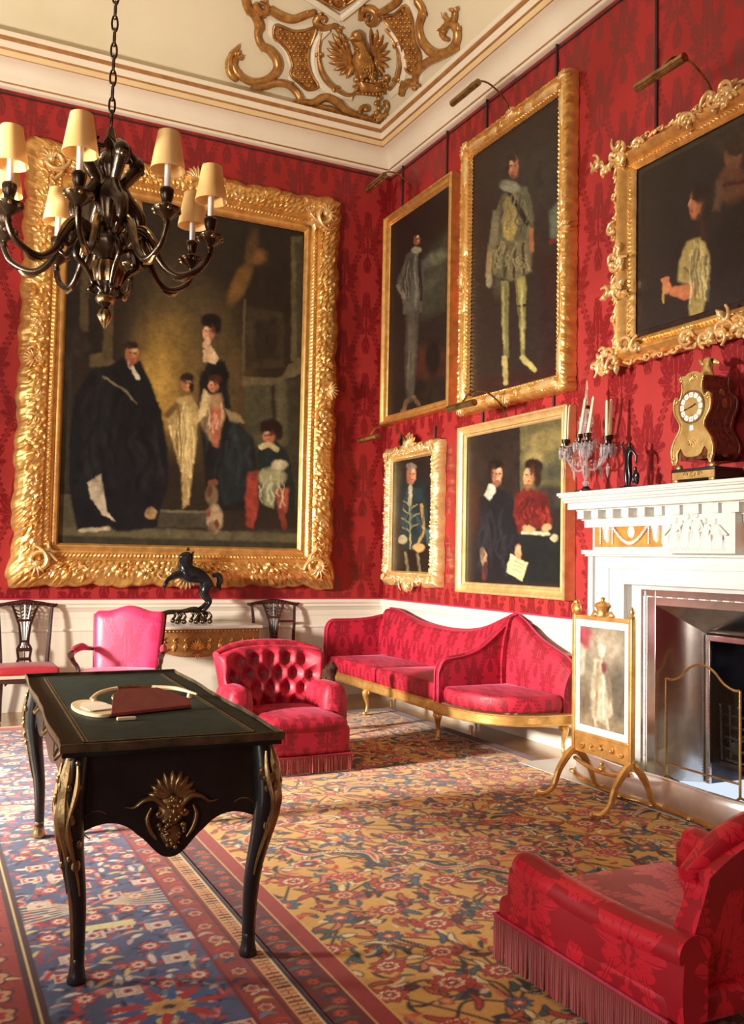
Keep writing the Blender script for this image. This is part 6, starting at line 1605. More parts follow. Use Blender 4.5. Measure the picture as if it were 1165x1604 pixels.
case_half = [(.10, .13), (.15, .17), (.152, .22), (.108, .29), (.088, .33), (.104, .39), (.132, .44), (.132, .50), (.082, .54), (.070, .60), (.078, .63), (.04, .65)]
case = case_half+[(-x, y) for x, y in case_half[::-1]]
m = MB(); m.prism(case, .0, .0, M=lambda u, v, d: Mk(u, v, d)) if False else None
V0 = [Mk(x, y, .0) for x, y in case]; V1 = [(-.08, p[1], p[2]) for p in V0]; n = len(V0)
m.add(V0+V1, [tuple(range(n)), tuple(range(n, 2*n))[::-1]]+[(i, n+i, n+(i+1) % n, (i+1) % n) for i in range(n)]); cb(m, 'case', 'tortoise', angle=50)
m = MB(); m.prism(out, .0, .012, M=lambda u, v, d: Mk(u, v, d)); cb(m, 'front_mount', 'clock_gilt', bevel=.004)
m = MB(); ol = [Mk(x*.96, .13+(y-.13)*.985, .014) for x, y in half[8:24]]; m.tube(spline(ol, 4), .006, 6); ol = [Mk(-x*.96, .13+(y-.13)*.985, .014) for x, y in half[8:24]]; m.tube(spline(ol, 4), .006, 6)
for f in (-1, 1):
    scroll_tube(m, Mk, (f*.140, .14), .026, -PI/2, f, .008, .016); scroll_tube(m, Mk, (f*.128, .49), .026, PI/2, f, .008, .016); scroll_tube(m, Mk, (f*.08, .615), .022, PI/2, -f, .007, .016)
    m.lathe([(.016, 0), (.022, .012), (.014, .03)], Mk(f*.13, .078, -.02), 8)
shell(m, Mk, (0, .60), .05, PI/2, 1.3, 7, .01, .012); shell(m, Mk, (0, .25), .045, -PI/2, 1.2, 5, .01, .012)
cb(m, 'scrollwork', 'clock_gilt', angle=70)
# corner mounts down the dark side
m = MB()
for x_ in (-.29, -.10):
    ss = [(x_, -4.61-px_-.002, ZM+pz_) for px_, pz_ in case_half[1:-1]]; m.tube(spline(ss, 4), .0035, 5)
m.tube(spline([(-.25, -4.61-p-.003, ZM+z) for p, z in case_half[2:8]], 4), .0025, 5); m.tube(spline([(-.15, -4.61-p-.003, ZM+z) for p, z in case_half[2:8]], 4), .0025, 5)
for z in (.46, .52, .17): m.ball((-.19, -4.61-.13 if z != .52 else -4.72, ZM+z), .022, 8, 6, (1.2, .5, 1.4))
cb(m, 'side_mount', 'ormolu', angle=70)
dc = (0, .445)
dial = cb(MB().lathe([(.104, 0), (.104, .006), (.098, .010), (.094, .006), (.001, .006)], (0, 0, 0), 40).build('tmp', 'brass') and MB(), 'tmp2', 'brass') if False else None
def disc(mb, c, r, h0, h1, n=40, ri=None):
    a = np.arange(n)*2*PI/n
    if ri is None:
        V = [Mk(c[0]+r*math.cos(t), c[1]+r*math.sin(t), h0) for t in a]+[Mk(c[0]+r*math.cos(t), c[1]+r*math.sin(t), h1) for t in a]
        return mb.add(V, [tuple(range(n))[::-1], tuple(range(n, 2*n))]+[(i, (i+1) % n, n+(i+1) % n, n+i) for i in range(n)])
    V = [Mk(c[0]+q*math.cos(t), c[1]+q*math.sin(t), h) for q, h in ((r, h0), (r, h1), (ri, h1), (ri, h0)) for t in a]
    return mb.add(V, [(k_*n+i, k_*n+(i+1) % n, ((k_+1) % 4)*n+(i+1) % n, ((k_+1) % 4)*n+i) for k_ in range(4) for i in range(n)])
dl = cb(disc(MB(), dc, .092, .010, .017), 'dial', 'clock_gilt'); cb(disc(MB(), dc, .100, .010, .022, ri=.090), 'bezel', 'ormolu', dl)
rom = ['XII', 'I', 'II', 'III', 'IIII', 'V', 'VI', 'VII', 'VIII', 'IX', 'X', 'XI']
pl, nm_ = MB(), MB()
for i in range(12):
    a = PI/2-i*PI/6; c = (dc[0]+.072*math.cos(a), dc[1]+.072*math.sin(a)); up = (math.cos(a), math.sin(a)); rt_ = (math.sin(a), -math.cos(a))
    q = [(-.012, -.014), (.012, -.014), (.016, .0), (.013, .015), (-.013, .015), (-.016, 0)]
    pl.prism([(c[0]+x*rt_[0]+y*up[0], c[1]+x*rt_[1]+y*up[1]) for x, y in q], .017, .0195, M=lambda u, v, d: Mk(u, v, d))
    s_ = rom[i]; w = .0052; x0 = -(len(s_)-1)*w/2
    for j, ch in enumerate(s_):
        xx = x0+j*w
        segs = {'I': [((0, -.008), (0, .008))], 'V': [((-.0024, .008), (0, -.008)), ((.0024, .008), (0, -.008))], 'X': [((-.0024, .008), (.0024, -.008)), ((.0024, .008), (-.0024, -.008))]}[ch]
        for p, q2 in segs:
            A_ = (c[0]+(xx+p[0])*rt_[0]+p[1]*up[0], c[1]+(xx+p[0])*rt_[1]+p[1]*up[1]); B_ = (c[0]+(xx+q2[0])*rt_[0]+q2[1]*up[0], c[1]+(xx+q2[0])*rt_[1]+q2[1]*up[1])
            nm_.tube([Mk(A_[0], A_[1], .0198), Mk(B_[0], B_[1], .0198)], .0008, 4)
cb(pl, 'numeral_ring', 'enamel', dl, more=(nm_, 'black_paint'))
def hand(ang, L, w):
    a = PI/2-ang; u = (math.cos(a), math.sin(a)); r_ = (math.sin(a), -math.cos(a))
    q = [(-w, -.012), (w, -.012), (w*.6, L*.5), (w*1.6, L*.62), (0, L), (-w*1.6, L*.62), (-w*.6, L*.5)]
    return MB().prism([(dc[0]+x*r_[0]+y*u[0], dc[1]+x*r_[1]+y*u[1]) for x, y in q], .021, .023, M=lambda u_, v_, d: Mk(u_, v_, d))
cb(hand(R(68), .044, .0032), 'hour_hand', 'black_paint', dl); cb(hand(R(256), .066, .0026), 'minute_hand', 'black_paint', dl)
cb(MB().prism([(-.016, .305), (.014, .308), (.012, .335), (-.014, .335)], .012, .016, M=lambda u, v, d: Mk(u, v, d)), 'maker_plaque', 'enamel')
# finial: seated winged figure
hx, hy, hz = -.19, -4.61, ZM+.65
skin('finial_figure', [(hx+.2, hy+4.61, hz-ZM+.0), (hx+.2, hy+4.61, hz-ZM+.045), (hx+.2, hy+4.61+.004, hz-ZM+.085), (hx+.2, hy+4.61, hz-ZM+.115), (.02, .05, hz-ZM+.07), (.02, .075, hz-ZM+.11), (.02, -.05, hz-ZM+.075), (.02, -.09, hz-ZM+.055), (.0, .04, hz-ZM-.01), (0, -.04, hz-ZM-.012), (.0, .055, hz-ZM-.045), (0, -.06, hz-ZM-.045)],
     [(0, 1), (1, 2), (2, 3), (2, 4), (4, 5), (2, 6), (6, 7), (0, 8), (8, 10), (0, 9), (9, 11)], [.030, .026, .020, .020, .016, .011, .016, .011, .020, .020, .013, .013], 'clock_gilt', ck)
# ---- bronze statuette group
st = thing('bronze_statuette', 'small black bronze statuette of a standing nude with a crouching companion', 'statuette', (-.19, -3.955, ZM))
MB().rbox((0, 0, .010), (.045, .065, .010), .006).build('base', 'black_bronze', st)
skin('standing_figure', [(0, .03, .165), (0, .028, .21), (0, .03, .255), (0, .022, .285), (0, .02, .315), (0, .07, .262), (-.01, .085, .295), (-.01, .06, .33), (0, -.012, .255), (.01, -.035, .215), (.01, -.03, .17), (0, .05, .10), (0, .045, .022), (0, .012, .10), (0, .02, .022), (-.02, .05, .022), (-.02, .02, .022)],
     [(0, 1), (1, 2), (2, 3), (3, 4), (2, 5), (5, 6), (6, 7), (2, 8), (8, 9), (9, 10), (0, 11), (11, 12), (0, 13), (13, 14), (12, 15), (14, 16)], [.026, .022, .026, .010, .017, .011, .008, .006, .011, .009, .007, .017, .009, .017, .009, .008, .008], 'black_bronze', st)
skin('crouching_figure', [(0, -.045, .05), (0, -.04, .09), (0, -.035, .125), (0, -.035, .15), (0, -.06, .10), (-.01, -.07, .06), (0, -.02, .09), (0, -.02, .04), (0, -.06, .025)], [(0, 1), (1, 2), (2, 3), (1, 4), (4, 5), (0, 6), (6, 7), (0, 8)], [.026, .022, .010, .016, .010, .008, .014, .009, .012], 'black_bronze', st)
# ---- crystal candelabrum
cd = thing('candelabrum', 'cut-glass candelabrum with cream candles at the left end of the mantelpiece', 'candelabrum', (-.20, -3.505, ZM))
MB().lathe([(.085, 0), (.085, .012), (.055, .02), (.03, .03), (.02, .045)], seg=24).build('base', 'black_bronze', cd)
MB().lathe([(.014, .045), (.028, .07), (.012, .09), (.022, .12), (.034, .16), (.014, .19), (.012, .24), (.03, .27), (.018, .31), (.012, .36), (.026, .40), (.034, .44), (.016, .49), (.010, .53), (.024, .56), (.018, .60)], seg=16).build('stem', 'crystal', cd, angle=20)
MB().lathe([(.018, .60), (.022, .61), (.016, .63), (.010, .64), (.014, .66), (.003, .80)], seg=8).build('spire', 'crystal', cd, angle=20)
MB().lathe([(.020, .595), (.026, .605), (.020, .62)], seg=12).build('collar', 'dark_bronze', cd)
rs = np.random.RandomState(4)
def drop(mb, x, y, z, L=.05, r=.011): mb.lathe([(.002, 0), (r*.6, -.012), (r*.4, -.018), (r, -.03), (r*.7, -L*.8), (.001, -L)], (x, y, z), 6); return mb
tips = [(.0, .215, .37), (-.04, .185, .365), (-.09, -.035, .375), (-.06, -.085, .38), (0, -.215, .35), (.04, -.20, .36)]
lean = [(0, -.03), (0, -.012), (0, -.06), (0, -.06), (0, .0), (0, -.012)]
for i, ((x, y, z), (lx, ly)) in enumerate(zip(tips, lean)):
    r_ = math.hypot(x, y); ux, uy = x/r_, y/r_
    P = spline([(ux*.02, uy*.02, .17), (ux*r_*.4, uy*r_*.4, .16), (ux*r_*.8, uy*r_*.8, .22), (x, y, z-.035)], 6)
    ar = MB().tube(P, .007, 6).build('arm', 'crystal', cd)
    m = MB(); m.lathe([(.010, -.035), (.034, -.028), (.038, -.022), (.012, -.02), (.014, 0), (.026, .003), (.026, .03), (.023, .03), (.020, .004)], (x, y, z), 14); m.build('candle_cup', 'dark_bronze', ar)
    m = MB(); m.tube([(x, y, z+.0), (x+lx*.5, y+ly*.5, z+.13), (x+lx, y+ly, z+.265), (x+lx*1.02, y+ly*1.02, z+.28)], [.0125, .0115, .0095, .003], 12); cdl = m.build('candle', 'candle_wax'); cdl.location = (-.20, -3.505, ZM); tag(cdl, 'tall cream candle leaning in one of the candelabrum cups', 'candle', 'cream candles in the cut-glass candelabrum')
    m = MB()
    for q in range(7): a = q/7*2*PI; drop(m, x+.036*math.cos(a), y+.036*math.sin(a), z-.024, .06+.05*rs.rand(), .014)
    m.lathe([(.03, -.075), (.036, -.062), (.03, -.05), (.012, -.045)], (x, y, z), 10); m.build('pendant', 'crystal', ar, angle=20)
for j in range(5):
    m = MB()
    a0 = j/5*2*PI; x1_, y1_, = .13*math.cos(a0), .17*math.sin(a0)
    for t in np.linspace(0, 1, 13): m.ball((x1_*t*1.0, y1_*t, .60-.27*t-.09*math.sin(PI*t)), .007, 6, 4)
    for t in np.linspace(.15, 1, 8): m.ball((x1_*t*1.0, y1_*t, .30-.1*math.sin(PI*t)), .007, 6, 4)
    drop(m, x1_*.5, y1_*.5, .38, .09, .015); drop(m, x1_, y1_, .32, .11, .017); drop(m, x1_*.6, y1_*.7, .24, .09, .014); drop(m, x1_*.3, y1_*.3, .54, .08, .013); drop(m, x1_*1.05, y1_*1.1, .20, .10, .014)
    m.build('crystal_chain', 'crystal', cd, angle=20)

# ================================================================ giltwood console table and rearing horse
cn = thing('console_table', 'giltwood console table with a pale marble top beneath the huge group portrait', 'console table', (-2.15, -.35, 0))
MB().rbox((0, .0, .752), (.60, .29, .014), .006, n=2).build('marble_top', 'marble_white', cn)
m = MB()
fr = [(-.56, .735), (.56, .735)]+[(x, .56-.0-.09*math.exp(-(x/.20)**2)+.02*math.cos(x*14)) for x in np.linspace(.56, -.56, 41)]
m.prism(fr, -.265, -.235, 'xz'); 
for sx in (-1, 1): m.prism([(-.25, .735), (.265, .735), (.265, .56), (0, .58), (-.25, .56)], sx*.56-.015, sx*.56+.015, 'yz')
ap_ = m
m = MB(); Mc = lambda u, v, h: (u, -.266-h, v)
for x in np.linspace(-.55, .55, 34): m.ball(Mc(x, .722, .004), .009, 6, 5)
for x in np.linspace(-.5, .5, 11):
    scroll_tube(m, Mc, (x, .635), .032, 1.2 if x < 0 else 1.9, 1 if x < 0 else -1, .008, .008); m.puff(place2(leaf_outline(6, .08, .02, 2), (x, .62), -PI/2+x), .012, Mc, rings=3)
shell(m, Mc, (0, .56), .10, PI/2, 1.3, 9, .02, .01); shell(m, Mc, (0, .53), .06, -PI/2, 1.0, 5, .015, .005)
for f in (-1, 1): scroll_tube(m, Mc, (f*.45, .58), .05, -PI/2, f, .012, .012); m.puff(place2(leaf_outline(8, .16, .035, 3), (f*.40, .57), PI if f > 0 else 0), .02, Mc, rings=3)
ap_.build('apron', 'carved_wood', cn, angle=60, more=(m, 'gilt'))
for sx in (-1, 1):
    for sy in (-1, 1):
        P, rd = cabriole((sx*.53, sy*.23, .60), (sx*.54, sy*.23, .015), (sx*.03, sy*.03, 0), [.035, .045, .032, .020, .020, .03], 6); MB().tube(P, rd, 10).build('leg', 'carved_wood', cn)
hb = thing('horse_bronze', 'dark bronze rearing horse on an openwork base, standing on the console table', 'statue', (-2.15, -.34, .769))
# base: tangled openwork
m = MB(); rs = np.random.RandomState(12)
m.tube(spline([(-.32, 0, .07), (-.2, 0, .10), (-.08, .0, .105), (.04, 0, .125), (.10, 0, .10), (.17, 0, .085)], 6), interp_r([.015, .022, .020, .026, .024, .016], 31), 8)
for x in (-.30, -.14, -.08, .03, .09, .16):
    m.tube(spline([(x, -.05, .10), (x+.02, -.07, .06), (x-.01, -.075, .02), (x+.01, -.08, .005)], 4), .012, 6); m.tube(spline([(x, .05, .10), (x+.02, .07, .06), (x-.01, .075, .02), (x+.01, .08, .005)], 4), .012, 6)
    m.ball((x+.01, -.08, .018), .020, 8, 6); m.ball((x+.01, .08, .018), .020, 8, 6); m.tube([(x, -.06, .095), (x, .06, .095)], .014, 6)
m.ball((.10, -.03, .045), .045, 10, 8); m.build('base', 'dark_bronze', hb, angle=70)
hv = {'rump': (.16, 0, .40), 'loin': (.09, 0, .44), 'belly': (0, 0, .44), 'chest': (-.07, 0, .475), 'neck1': (-.075, 0, .545), 'neck2': (-.055, 0, .60), 'poll': (-.03, 0, .635), 'head1': (-.075, 0, .615), 'nose': (-.115, 0, .575),
      'hipL': (.155, -.05, .36), 'stifL': (.10, -.055, .29), 'hockL': (.175, -.055, .20), 'fetL': (.13, -.055, .13), 'hoofL': (.105, -.055, .12),
      'hipR': (.165, .05, .36), 'stifR': (.12, .055, .28), 'hockR': (.185, .055, .19), 'fetR': (.12, .055, .135), 'hoofR': (.09, .055, .125),
      'elbL': (-.10, -.045, .45), 'kneeL': (-.185, -.05, .435), 'fL': (-.235, -.05, .385), 'ftL': (-.255, -.05, .345),
      'elbR': (-.11, .045, .44), 'kneeR': (-.20, .05, .40), 'fR': (-.22, .05, .345), 'ftR': (-.245, .05, .315)}
ks = list(hv); ed = [('rump', 'loin'), ('loin', 'belly'), ('belly', 'chest'), ('chest', 'neck1'), ('neck1', 'neck2'), ('neck2', 'poll'), ('poll', 'head1'), ('head1', 'nose'), ('rump', 'hipL'), ('hipL', 'stifL'), ('stifL', 'hockL'), ('hockL', 'fetL'), ('fetL', 'hoofL'), ('rump', 'hipR'), ('hipR', 'stifR'), ('stifR', 'hockR'), ('hockR', 'fetR'), ('fetR', 'hoofR'), ('chest', 'elbL'), ('elbL', 'kneeL'), ('kneeL', 'fL'), ('fL', 'ftL'), ('chest', 'elbR'), ('elbR', 'kneeR'), ('kneeR', 'fR'), ('fR', 'ftR')]
rd_ = dict(rump=.072, loin=.07, belly=.082, chest=.078, neck1=.058, neck2=.046, poll=.034, head1=.032, nose=.020, hipL=.05, stifL=.038, hockL=.019, fetL=.014, hoofL=.016, hipR=.05, stifR=.038, hockR=.019, fetR=.014, hoofR=.016, elbL=.030, kneeL=.018, fL=.012, ftL=.014, elbR=.030, kneeR=.018, fR=.012, ftR=.014)
skin('horse_body', [hv[k_] for k_ in ks], [(ks.index(a), ks.index(b)) for a, b in ed], [rd_[k_]*1.32 for k_ in ks], 'black_bronze', hb)
m = MB(); m.tube(spline([(.02, 0, .655), (.0, 0, .62), (-.005, 0, .575), (.0, 0, .53)], 6), interp_r([.01, .028, .030, .02], 19), 8, flat=.6)
for f in (-1, 1): m.lathe([(.010, 0), (.008, .015), (.001, .032)], (-.035, f*.018, .66), 6)
m.build('mane', 'black_bronze', hb)
MB().tube(spline([(.20, 0, .43), (.255, 0, .44), (.275, 0, .40), (.265, 0, .34), (.285, 0, .30)], 6), interp_r([.018, .026, .030, .024, .006], 25), 8).build('tail', 'black_bronze', hb)
# ---- small ebonised stand glimpsed behind the tufted chair
sd = thing('ebonised_stand', 'small black carved stand just visible behind the tufted armchair', 'stand', (-1.425, -1.92, 0.0105))
MB().lathe([(.030, .10), (.022, .14), (.034, .18), (.020, .24), (.018, .33), (.040, .39), (.028, .44), (.050, .49), (.052, .52), (.030, .545), (.02, .56)], seg=16).build('column', 'mahogany', sd)
for k_ in range(3):
    a = k_*2*PI/3+.5; MB().tube(spline([(.02*math.cos(a), .02*math.sin(a), .14), (.09*math.cos(a), .09*math.sin(a), .13), (.14*math.cos(a), .14*math.sin(a), .04), (.18*math.cos(a), .18*math.sin(a), .016)], 5), [.018]*8+[.014]*8, 8).build('foot', 'mahogany', sd)

# ================================================================ chandelier
CH = np.array([-3.690, -4.415, 2.935])
ch = thing('chandelier', 'eight-light bronze chandelier with parchment shades hanging from a long chain', 'chandelier', tuple(CH))
# turned and scrolled body (local z = height above 3.0)
body = [(.004, -.515), (.016, -.50), (.030, -.47), (.022, -.445), (.012, -.43), (.034, -.405), (.042, -.39), (.030, -.375), (.024, -.36), (.058, -.32), (.070, -.27), (.056, -.225), (.040, -.21), (.052, -.19), (.085, -.165), (.098, -.13), (.085, -.10), (.050, -.08), (.034, -.05), (.046, 0), (.060, .05), (.058, .10), (.036, .14), (.026, .17), (.042, .20), (.050, .235), (.030, .27), (.018, .30), (.030, .33), (.020, .36), (.012, .40)]
MB().lathe(body, seg=32, lobes=8, amp=.07).build('body', 'dark_bronze', ch, angle=60)
m = MB(); m.lathe([(.060, -.32), (.074, -.27), (.060, -.225)], seg=48, lobes=12, amp=.09)
m.lathe([(.004, -.525), (.018, -.50), (.033, -.47), (.020, -.44)], seg=16, lobes=4, amp=.15); m.lathe([(.036, -.41), (.046, -.39), (.034, -.372)], seg=16)
m.build('gilt_bosses', 'worn_gilt', ch, angle=60)
for k_ in range(4):                # four scrolled supports with masks round the body
    a = k_*PI/2+R(12); c_, s_ = math.cos(a), math.sin(a)
    def Mr(u, v, h): return (c_*u-s_*h, s_*u+c_*h, v)
    m = MB(); P = spline([(.03, .31), (.09, .30), (.125, .245), (.095, .19), (.065, .14), (.09, .08), (.145, .02), (.15, -.05), (.10, -.10), (.05, -.09)], 6)
    m.tube([Mr(u, v, 0) for u, v in P], interp_r([.010, .022, .034, .028, .024, .034, .034, .026, .020, .012], len(P)), 8)
    m.ball(Mr(.13, .255, 0), .036, 10, 8, (1, 1, 1.2)); m.ball(Mr(.15, .235, 0), .018, 8, 6); m.tube([Mr(.08, .26, 0), Mr(.09, .30, .02), Mr(.07, .33, .03)], .008, 6); m.tube([Mr(.08, .26, 0), Mr(.09, .30, -.02), Mr(.07, .33, -.03)], .008, 6)
    m.build('figure_bracket', 'dark_bronze', ch, angle=70)
    m = MB(); P = spline([(.085, -.12), (.13, -.16), (.14, -.22), (.10, -.26), (.06, -.33), (.075, -.36), (.05, -.375)], 6)
    m.tube([Mr(u, v, 0) for u, v in P], interp_r([.010, .018, .016, .014, .010, .012, .006], len(P)), 8); m.build('lower_scroll', 'dark_bronze', ch, angle=70)
    m = MB(); P = spline([(.10, .09), (.135, .02), (.138, -.05), (.10, -.115)], 6); m.tube([Mr(u, v, 0) for u, v in P], interp_r([.004, .014, .014, .004], len(P)), 8, flat=.6); m.build('acanthus_leaf', 'worn_gilt', ch)
def chandelier_arm(k_):
    a = math.atan2(-1, 0)+R(20.7)+k_*PI/4   # first arm points towards the camera side
    rr_ = .462; c_, s_ = math.cos(a), math.sin(a)
    def Mr(u, v, h=0): return (c_*u-s_*h, s_*u+c_*h, v)
    dz = .0
    P = spline([(.07, -.10), (.12, -.075), (.17, -.09), (.21, -.15), (.26, -.235), (.33, -.275), (.425, -.235), (.465, -.16), (rr_, -.12+.0)], 6)
    m = MB(); m.tube([Mr(u, v) for u, v in P], interp_r([.020, .020, .018, .017, .016, .016, .015, .014, .014], len(P)), 8)
    m.tube([Mr(u, v) for u, v in spline([(.17, -.09), (.16, -.14), (.185, -.19), (.215, -.17), (.20, -.15)], 5)], [.012]*21, 6)
    ar = m.build('arm', 'dark_bronze', ch, angle=70)
    m = MB(); P2 = spline([(.12, -.065), (.17, -.075), (.215, -.13), (.25, -.21)], 6); m.tube([Mr(u, v+.012) for u, v in P2], interp_r([.004, .012, .013, .004], len(P2)), 6)
    P2 = spline([(.30, -.285), (.36, -.285), (.42, -.225)], 6); m.tube([Mr(u, v-.006) for u, v in P2], interp_r([.003, .011, .003], len(P2)), 6); m.build('gilt_highlight_leaf', 'worn_gilt', ar)
    x, y, _ = Mr(rr_, 0)
    m = MB(); m.lathe([(.008, -.175), (.016, -.16), (.010, -.145), (.018, -.135), (.044, -.115), (.058, -.095), (.060, -.088), (.040, -.085), (.024, -.075), (.020, -.06), (.026, -.04), (.030, -.012), (.026, -.002), (.016, .0)], (x, y, 0), 20, 8, .04); m.build('candle_cup', 'dark_bronze', ar, angle=60)
    m = MB()
    for q in range(8): aa = q/8*2*PI; m.ball((x+.052*math.cos(aa), y+.052*math.sin(aa), -.098), .011, 6, 5)
    m.build('cup_bosses', 'worn_gilt', ar)
    MB().lathe([(.0135, -.005), (.0135, .125), (.010, .13)], (x, y, 0), 14).build('candle_tube', 'candle_tube', ar)
    m = MB(); n = 40; A_ = np.arange(n)*2*PI/n
    prof = [(.072, .075), (.0725, .074), (.0455, .236), (.045, .237), (.0435, .237), (.0705, .075)]
    m.grid(np.array([[(x+r_*math.cos(t), y+r_*math.sin(t), z) for t in A_] for r_, z in prof]), closed_u=False, closed_v=True); sh = m.build('lamp_shade', 'parchment', ar, angle=60)
    m = MB(); m.tube([(x-.044, y, .245), (x, y, .24), (x+.044, y, .245)], .0015, 4); m.tube([(x, y, .125), (x, y, .24)], .002, 4); m.build('shade_carrier', 'brass', sh)
for k_ in range(8): chandelier_arm(k_)
# chain
m = MB(); zz_ = .40; i = 0
while zz_ < 3.95:
    a = np.linspace(0, 2*PI, 17)[:-1]; hl = .038 if i % 2 else .042
    pts = [((.013 if i % 2 else .0165)*math.cos(t)*(1 if i % 2 else 0), (.0165)*math.cos(t)*(0 if i % 2 else 1), zz_+hl+hl*math.sin(t)) for t in a]; pts.append(pts[0])
    m.tube(pts, .0052, 6, cap=False); zz_ += hl*2-.016; i += 1
m.build('chain', 'dark_bronze', ch, angle=70)
MB().lathe([(.01, 3.90), (.05, 3.93), (.11, 3.955), (.12, 3.975), (.12, 4.02)], seg=24).build('ceiling_rose', 'plaster_white', ch)
# ================================================================ gilded stucco in the corner of the cove
def cove_pt(px, py):
    r_ = ray(px, py); lo, hi = 4.0, 12.0
    for t in np.arange(5.0, 12.5, .04):
        q = CAM+r_*t
        if q[2] > min(cove_z(-q[1]), cove_z(-q[0])): hi = t; lo = t-.04; break
    for _ in range(22):
        t = (lo+hi)/2; q = CAM+r_*t
        if q[2] > min(cove_z(-q[1]), cove_z(-q[0])): hi = t
        else: lo = t
    return CAM+r_*hi
def cove_n(q):
    """surface normal into the room, softened across the mitre"""
    n = np.zeros(3)
    for ax in (0, 1):
        d = -q[ax]; o = -q[1-ax]; u = min(1, max(0, (d-P_COVE)/COVE_A)); w = 1/(1+math.exp((cove_z(d)-cove_z(o))*14))
        v = np.array([0, 0, -(u+.15)]); v[ax] = -(1-u+.1)
        n += w*v/np.linalg.norm(v)
    return n/np.linalg.norm(n)
ORG_ = (-.7, -.7, 6.4)
co_ = thing('ceiling_ornament', 'gilded stucco eagle, crown and scrolls in the corner of the coved ceiling', 'ceiling ornament', ORG_)
def Mz(zx, zy, h): q = cove_pt(340+zx/2.9125, zy/2.9125); return tuple(q+cove_n(q)*h)
def cz(mb, name, mat, **k): return mb.build(name, mat, co_, origin=ORG_, **k)
def zt_tube(mb, pts, rad, h=.03, seg=8, nn=6):
    P = spline(pts, nn); mb.tube([Mz(x, y, h) for x, y in P], interp_r(rad, len(P)), seg); return mb
# white strapwork grounds
for pts, w in (([(505, 130), (455, 190), (440, 280), (465, 370), (530, 430), (610, 445)], .028), ([(800, 140), (850, 230), (862, 320), (838, 390), (800, 430)], .028)):
    m = MB(); zt_tube(m, pts, [w*1.5]*3, .004); cz(m, 'white_strapwork', 'plaster_white')
def band_outline(name, out, mat, H=.02):
    return None
for out in ([(258, 118), (300, 128), (345, 145), (395, 140), (445, 128), (432, 180), (410, 240), (412, 300), (430, 350), (455, 400), (410, 415), (370, 385), (330, 345), (338, 300), (318, 240), (285, 200), (255, 175)],
            [(772, 72), (820, 62), (870, 22), (900, 80), (905, 120), (915, 190), (942, 260), (918, 335), (875, 325), (858, 260), (850, 200), (815, 140), (778, 98)]):
    c = np.mean(out, axis=0); ring = [tuple(c+(np.array(p)-c)*1.22) for p in out]
    m = MB(); m.puff(ring, .018, Mz, rings=3, ramp_=1.6); cz(m, 'white_cartouche', 'plaster_white', angle=60)
    m = MB(); m.puff(out, .014, Mz, rings=6, base=.018)
    P = np.array(out); lo, hi = P.min(0), P.max(0)
    for i, gx_ in enumerate(np.arange(lo[0], hi[0], 20)):
        for j, gy_ in enumerate(np.arange(lo[1], hi[1], 20)):
            x, y = gx_+10*(j % 2), gy_
            if poly_sdf(np.array([x]), np.array([y]), out)[0] < -9: m.ball(Mz(x, y, .036), .020, 6, 4, (1, 1, .7))
    P = cspline(out, 3); m.tube([Mz(x, y, .030) for x, y in P]+[Mz(P[0][0], P[0][1], .03)], .014, 6)
    cz(m, 'lattice_panel', 'gilt_ceiling', angle=60)
SC = [([(120, -20), (135, 40), (165, 70), (185, 120), (178, 165), (195, 210), (235, 235), (268, 285), (262, 335), (215, 372), (150, 378), (95, 350), (70, 305), (85, 265), (110, 275)], [.05, .05, .055, .06, .04, .045, .055, .06, .055, .05, .045, .045, .04, .03, .02]),
      ([(60, 250), (50, 290), (55, 340), (85, 370)], [.03, .05, .05, .04]), ([(95, 210), (80, 235), (62, 250)], [.015, .035, .03]),
      ([(165, 20), (195, 60), (225, 55), (215, 25), (190, 10)], [.04, .05, .04, .03, .02]),
      ([(235, 45), (285, 75), (340, 90), (395, 70), (440, 55)], [.05, .055, .05, .05, .04]),
      ([(150, 400), (200, 400), (255, 385), (310, 390), (350, 420), (372, 462), (345, 475)], [.03, .05, .05, .045, .045, .045, .03]),
      ([(370, 470), (430, 475), (480, 450), (530, 465), (580, 510), (640, 535), (700, 555)], [.04, .05, .055, .055, .05, .045, .03]),
      ([(410, 500), (450, 500), (500, 500), (560, 530)], [.03, .035, .04, .03]),
      ([(470, 150), (455, 240), (470, 330), (520, 400), (580, 438), (620, 430), (632, 405), (612, 398)], [.016, .022, .026, .026, .026, .024, .02, .015]),
      ([(780, 130), (828, 190), (848, 270), (838, 350), (808, 405), (785, 398), (780, 378), (796, 372)], [.016, .022, .026, .026, .026, .02, .018, .014]),
      ([(925, 0), (950, 50), (935, 120), (950, 190), (1000, 245), (1060, 240), (1100, 205), (1110, 150), (1085, 110), (1050, 130), (1045, 170), (1070, 185)], [.05, .05, .045, .055, .06, .055, .05, .05, .045, .04, .03, .02]),
      ([(1050, 60), (1060, 90), (1090, 100), (1100, 60), (1080, 45)], [.015, .03, .035, .03, .012]),
      ([(915, 395), (925, 335), (965, 290), (1020, 265), (1075, 240), (1110, 220)], [.03, .045, .05, .045, .04, .03]),
      ([(855, 440), (862, 400), (885, 378), (915, 385), (905, 410)], [.03, .05, .05, .04, .02]),
      ([(650, 90), (665, 45), (710, 35), (740, 70), (715, 105), (685, 90), (700, 65)], [.03, .045, .05, .05, .045, .035, .02]),
      ([(740, 60), (790, 35), (830, 5), (840, -20)], [.04, .045, .05, .05]),
      ([(520, 120), (480, 130), (445, 105), (455, 80), (485, 85), (480, 105)], [.03, .04, .045, .04, .03, .02]), ([(520, 118), (540, 125), (552, 150)], [.035, .035, .03])]
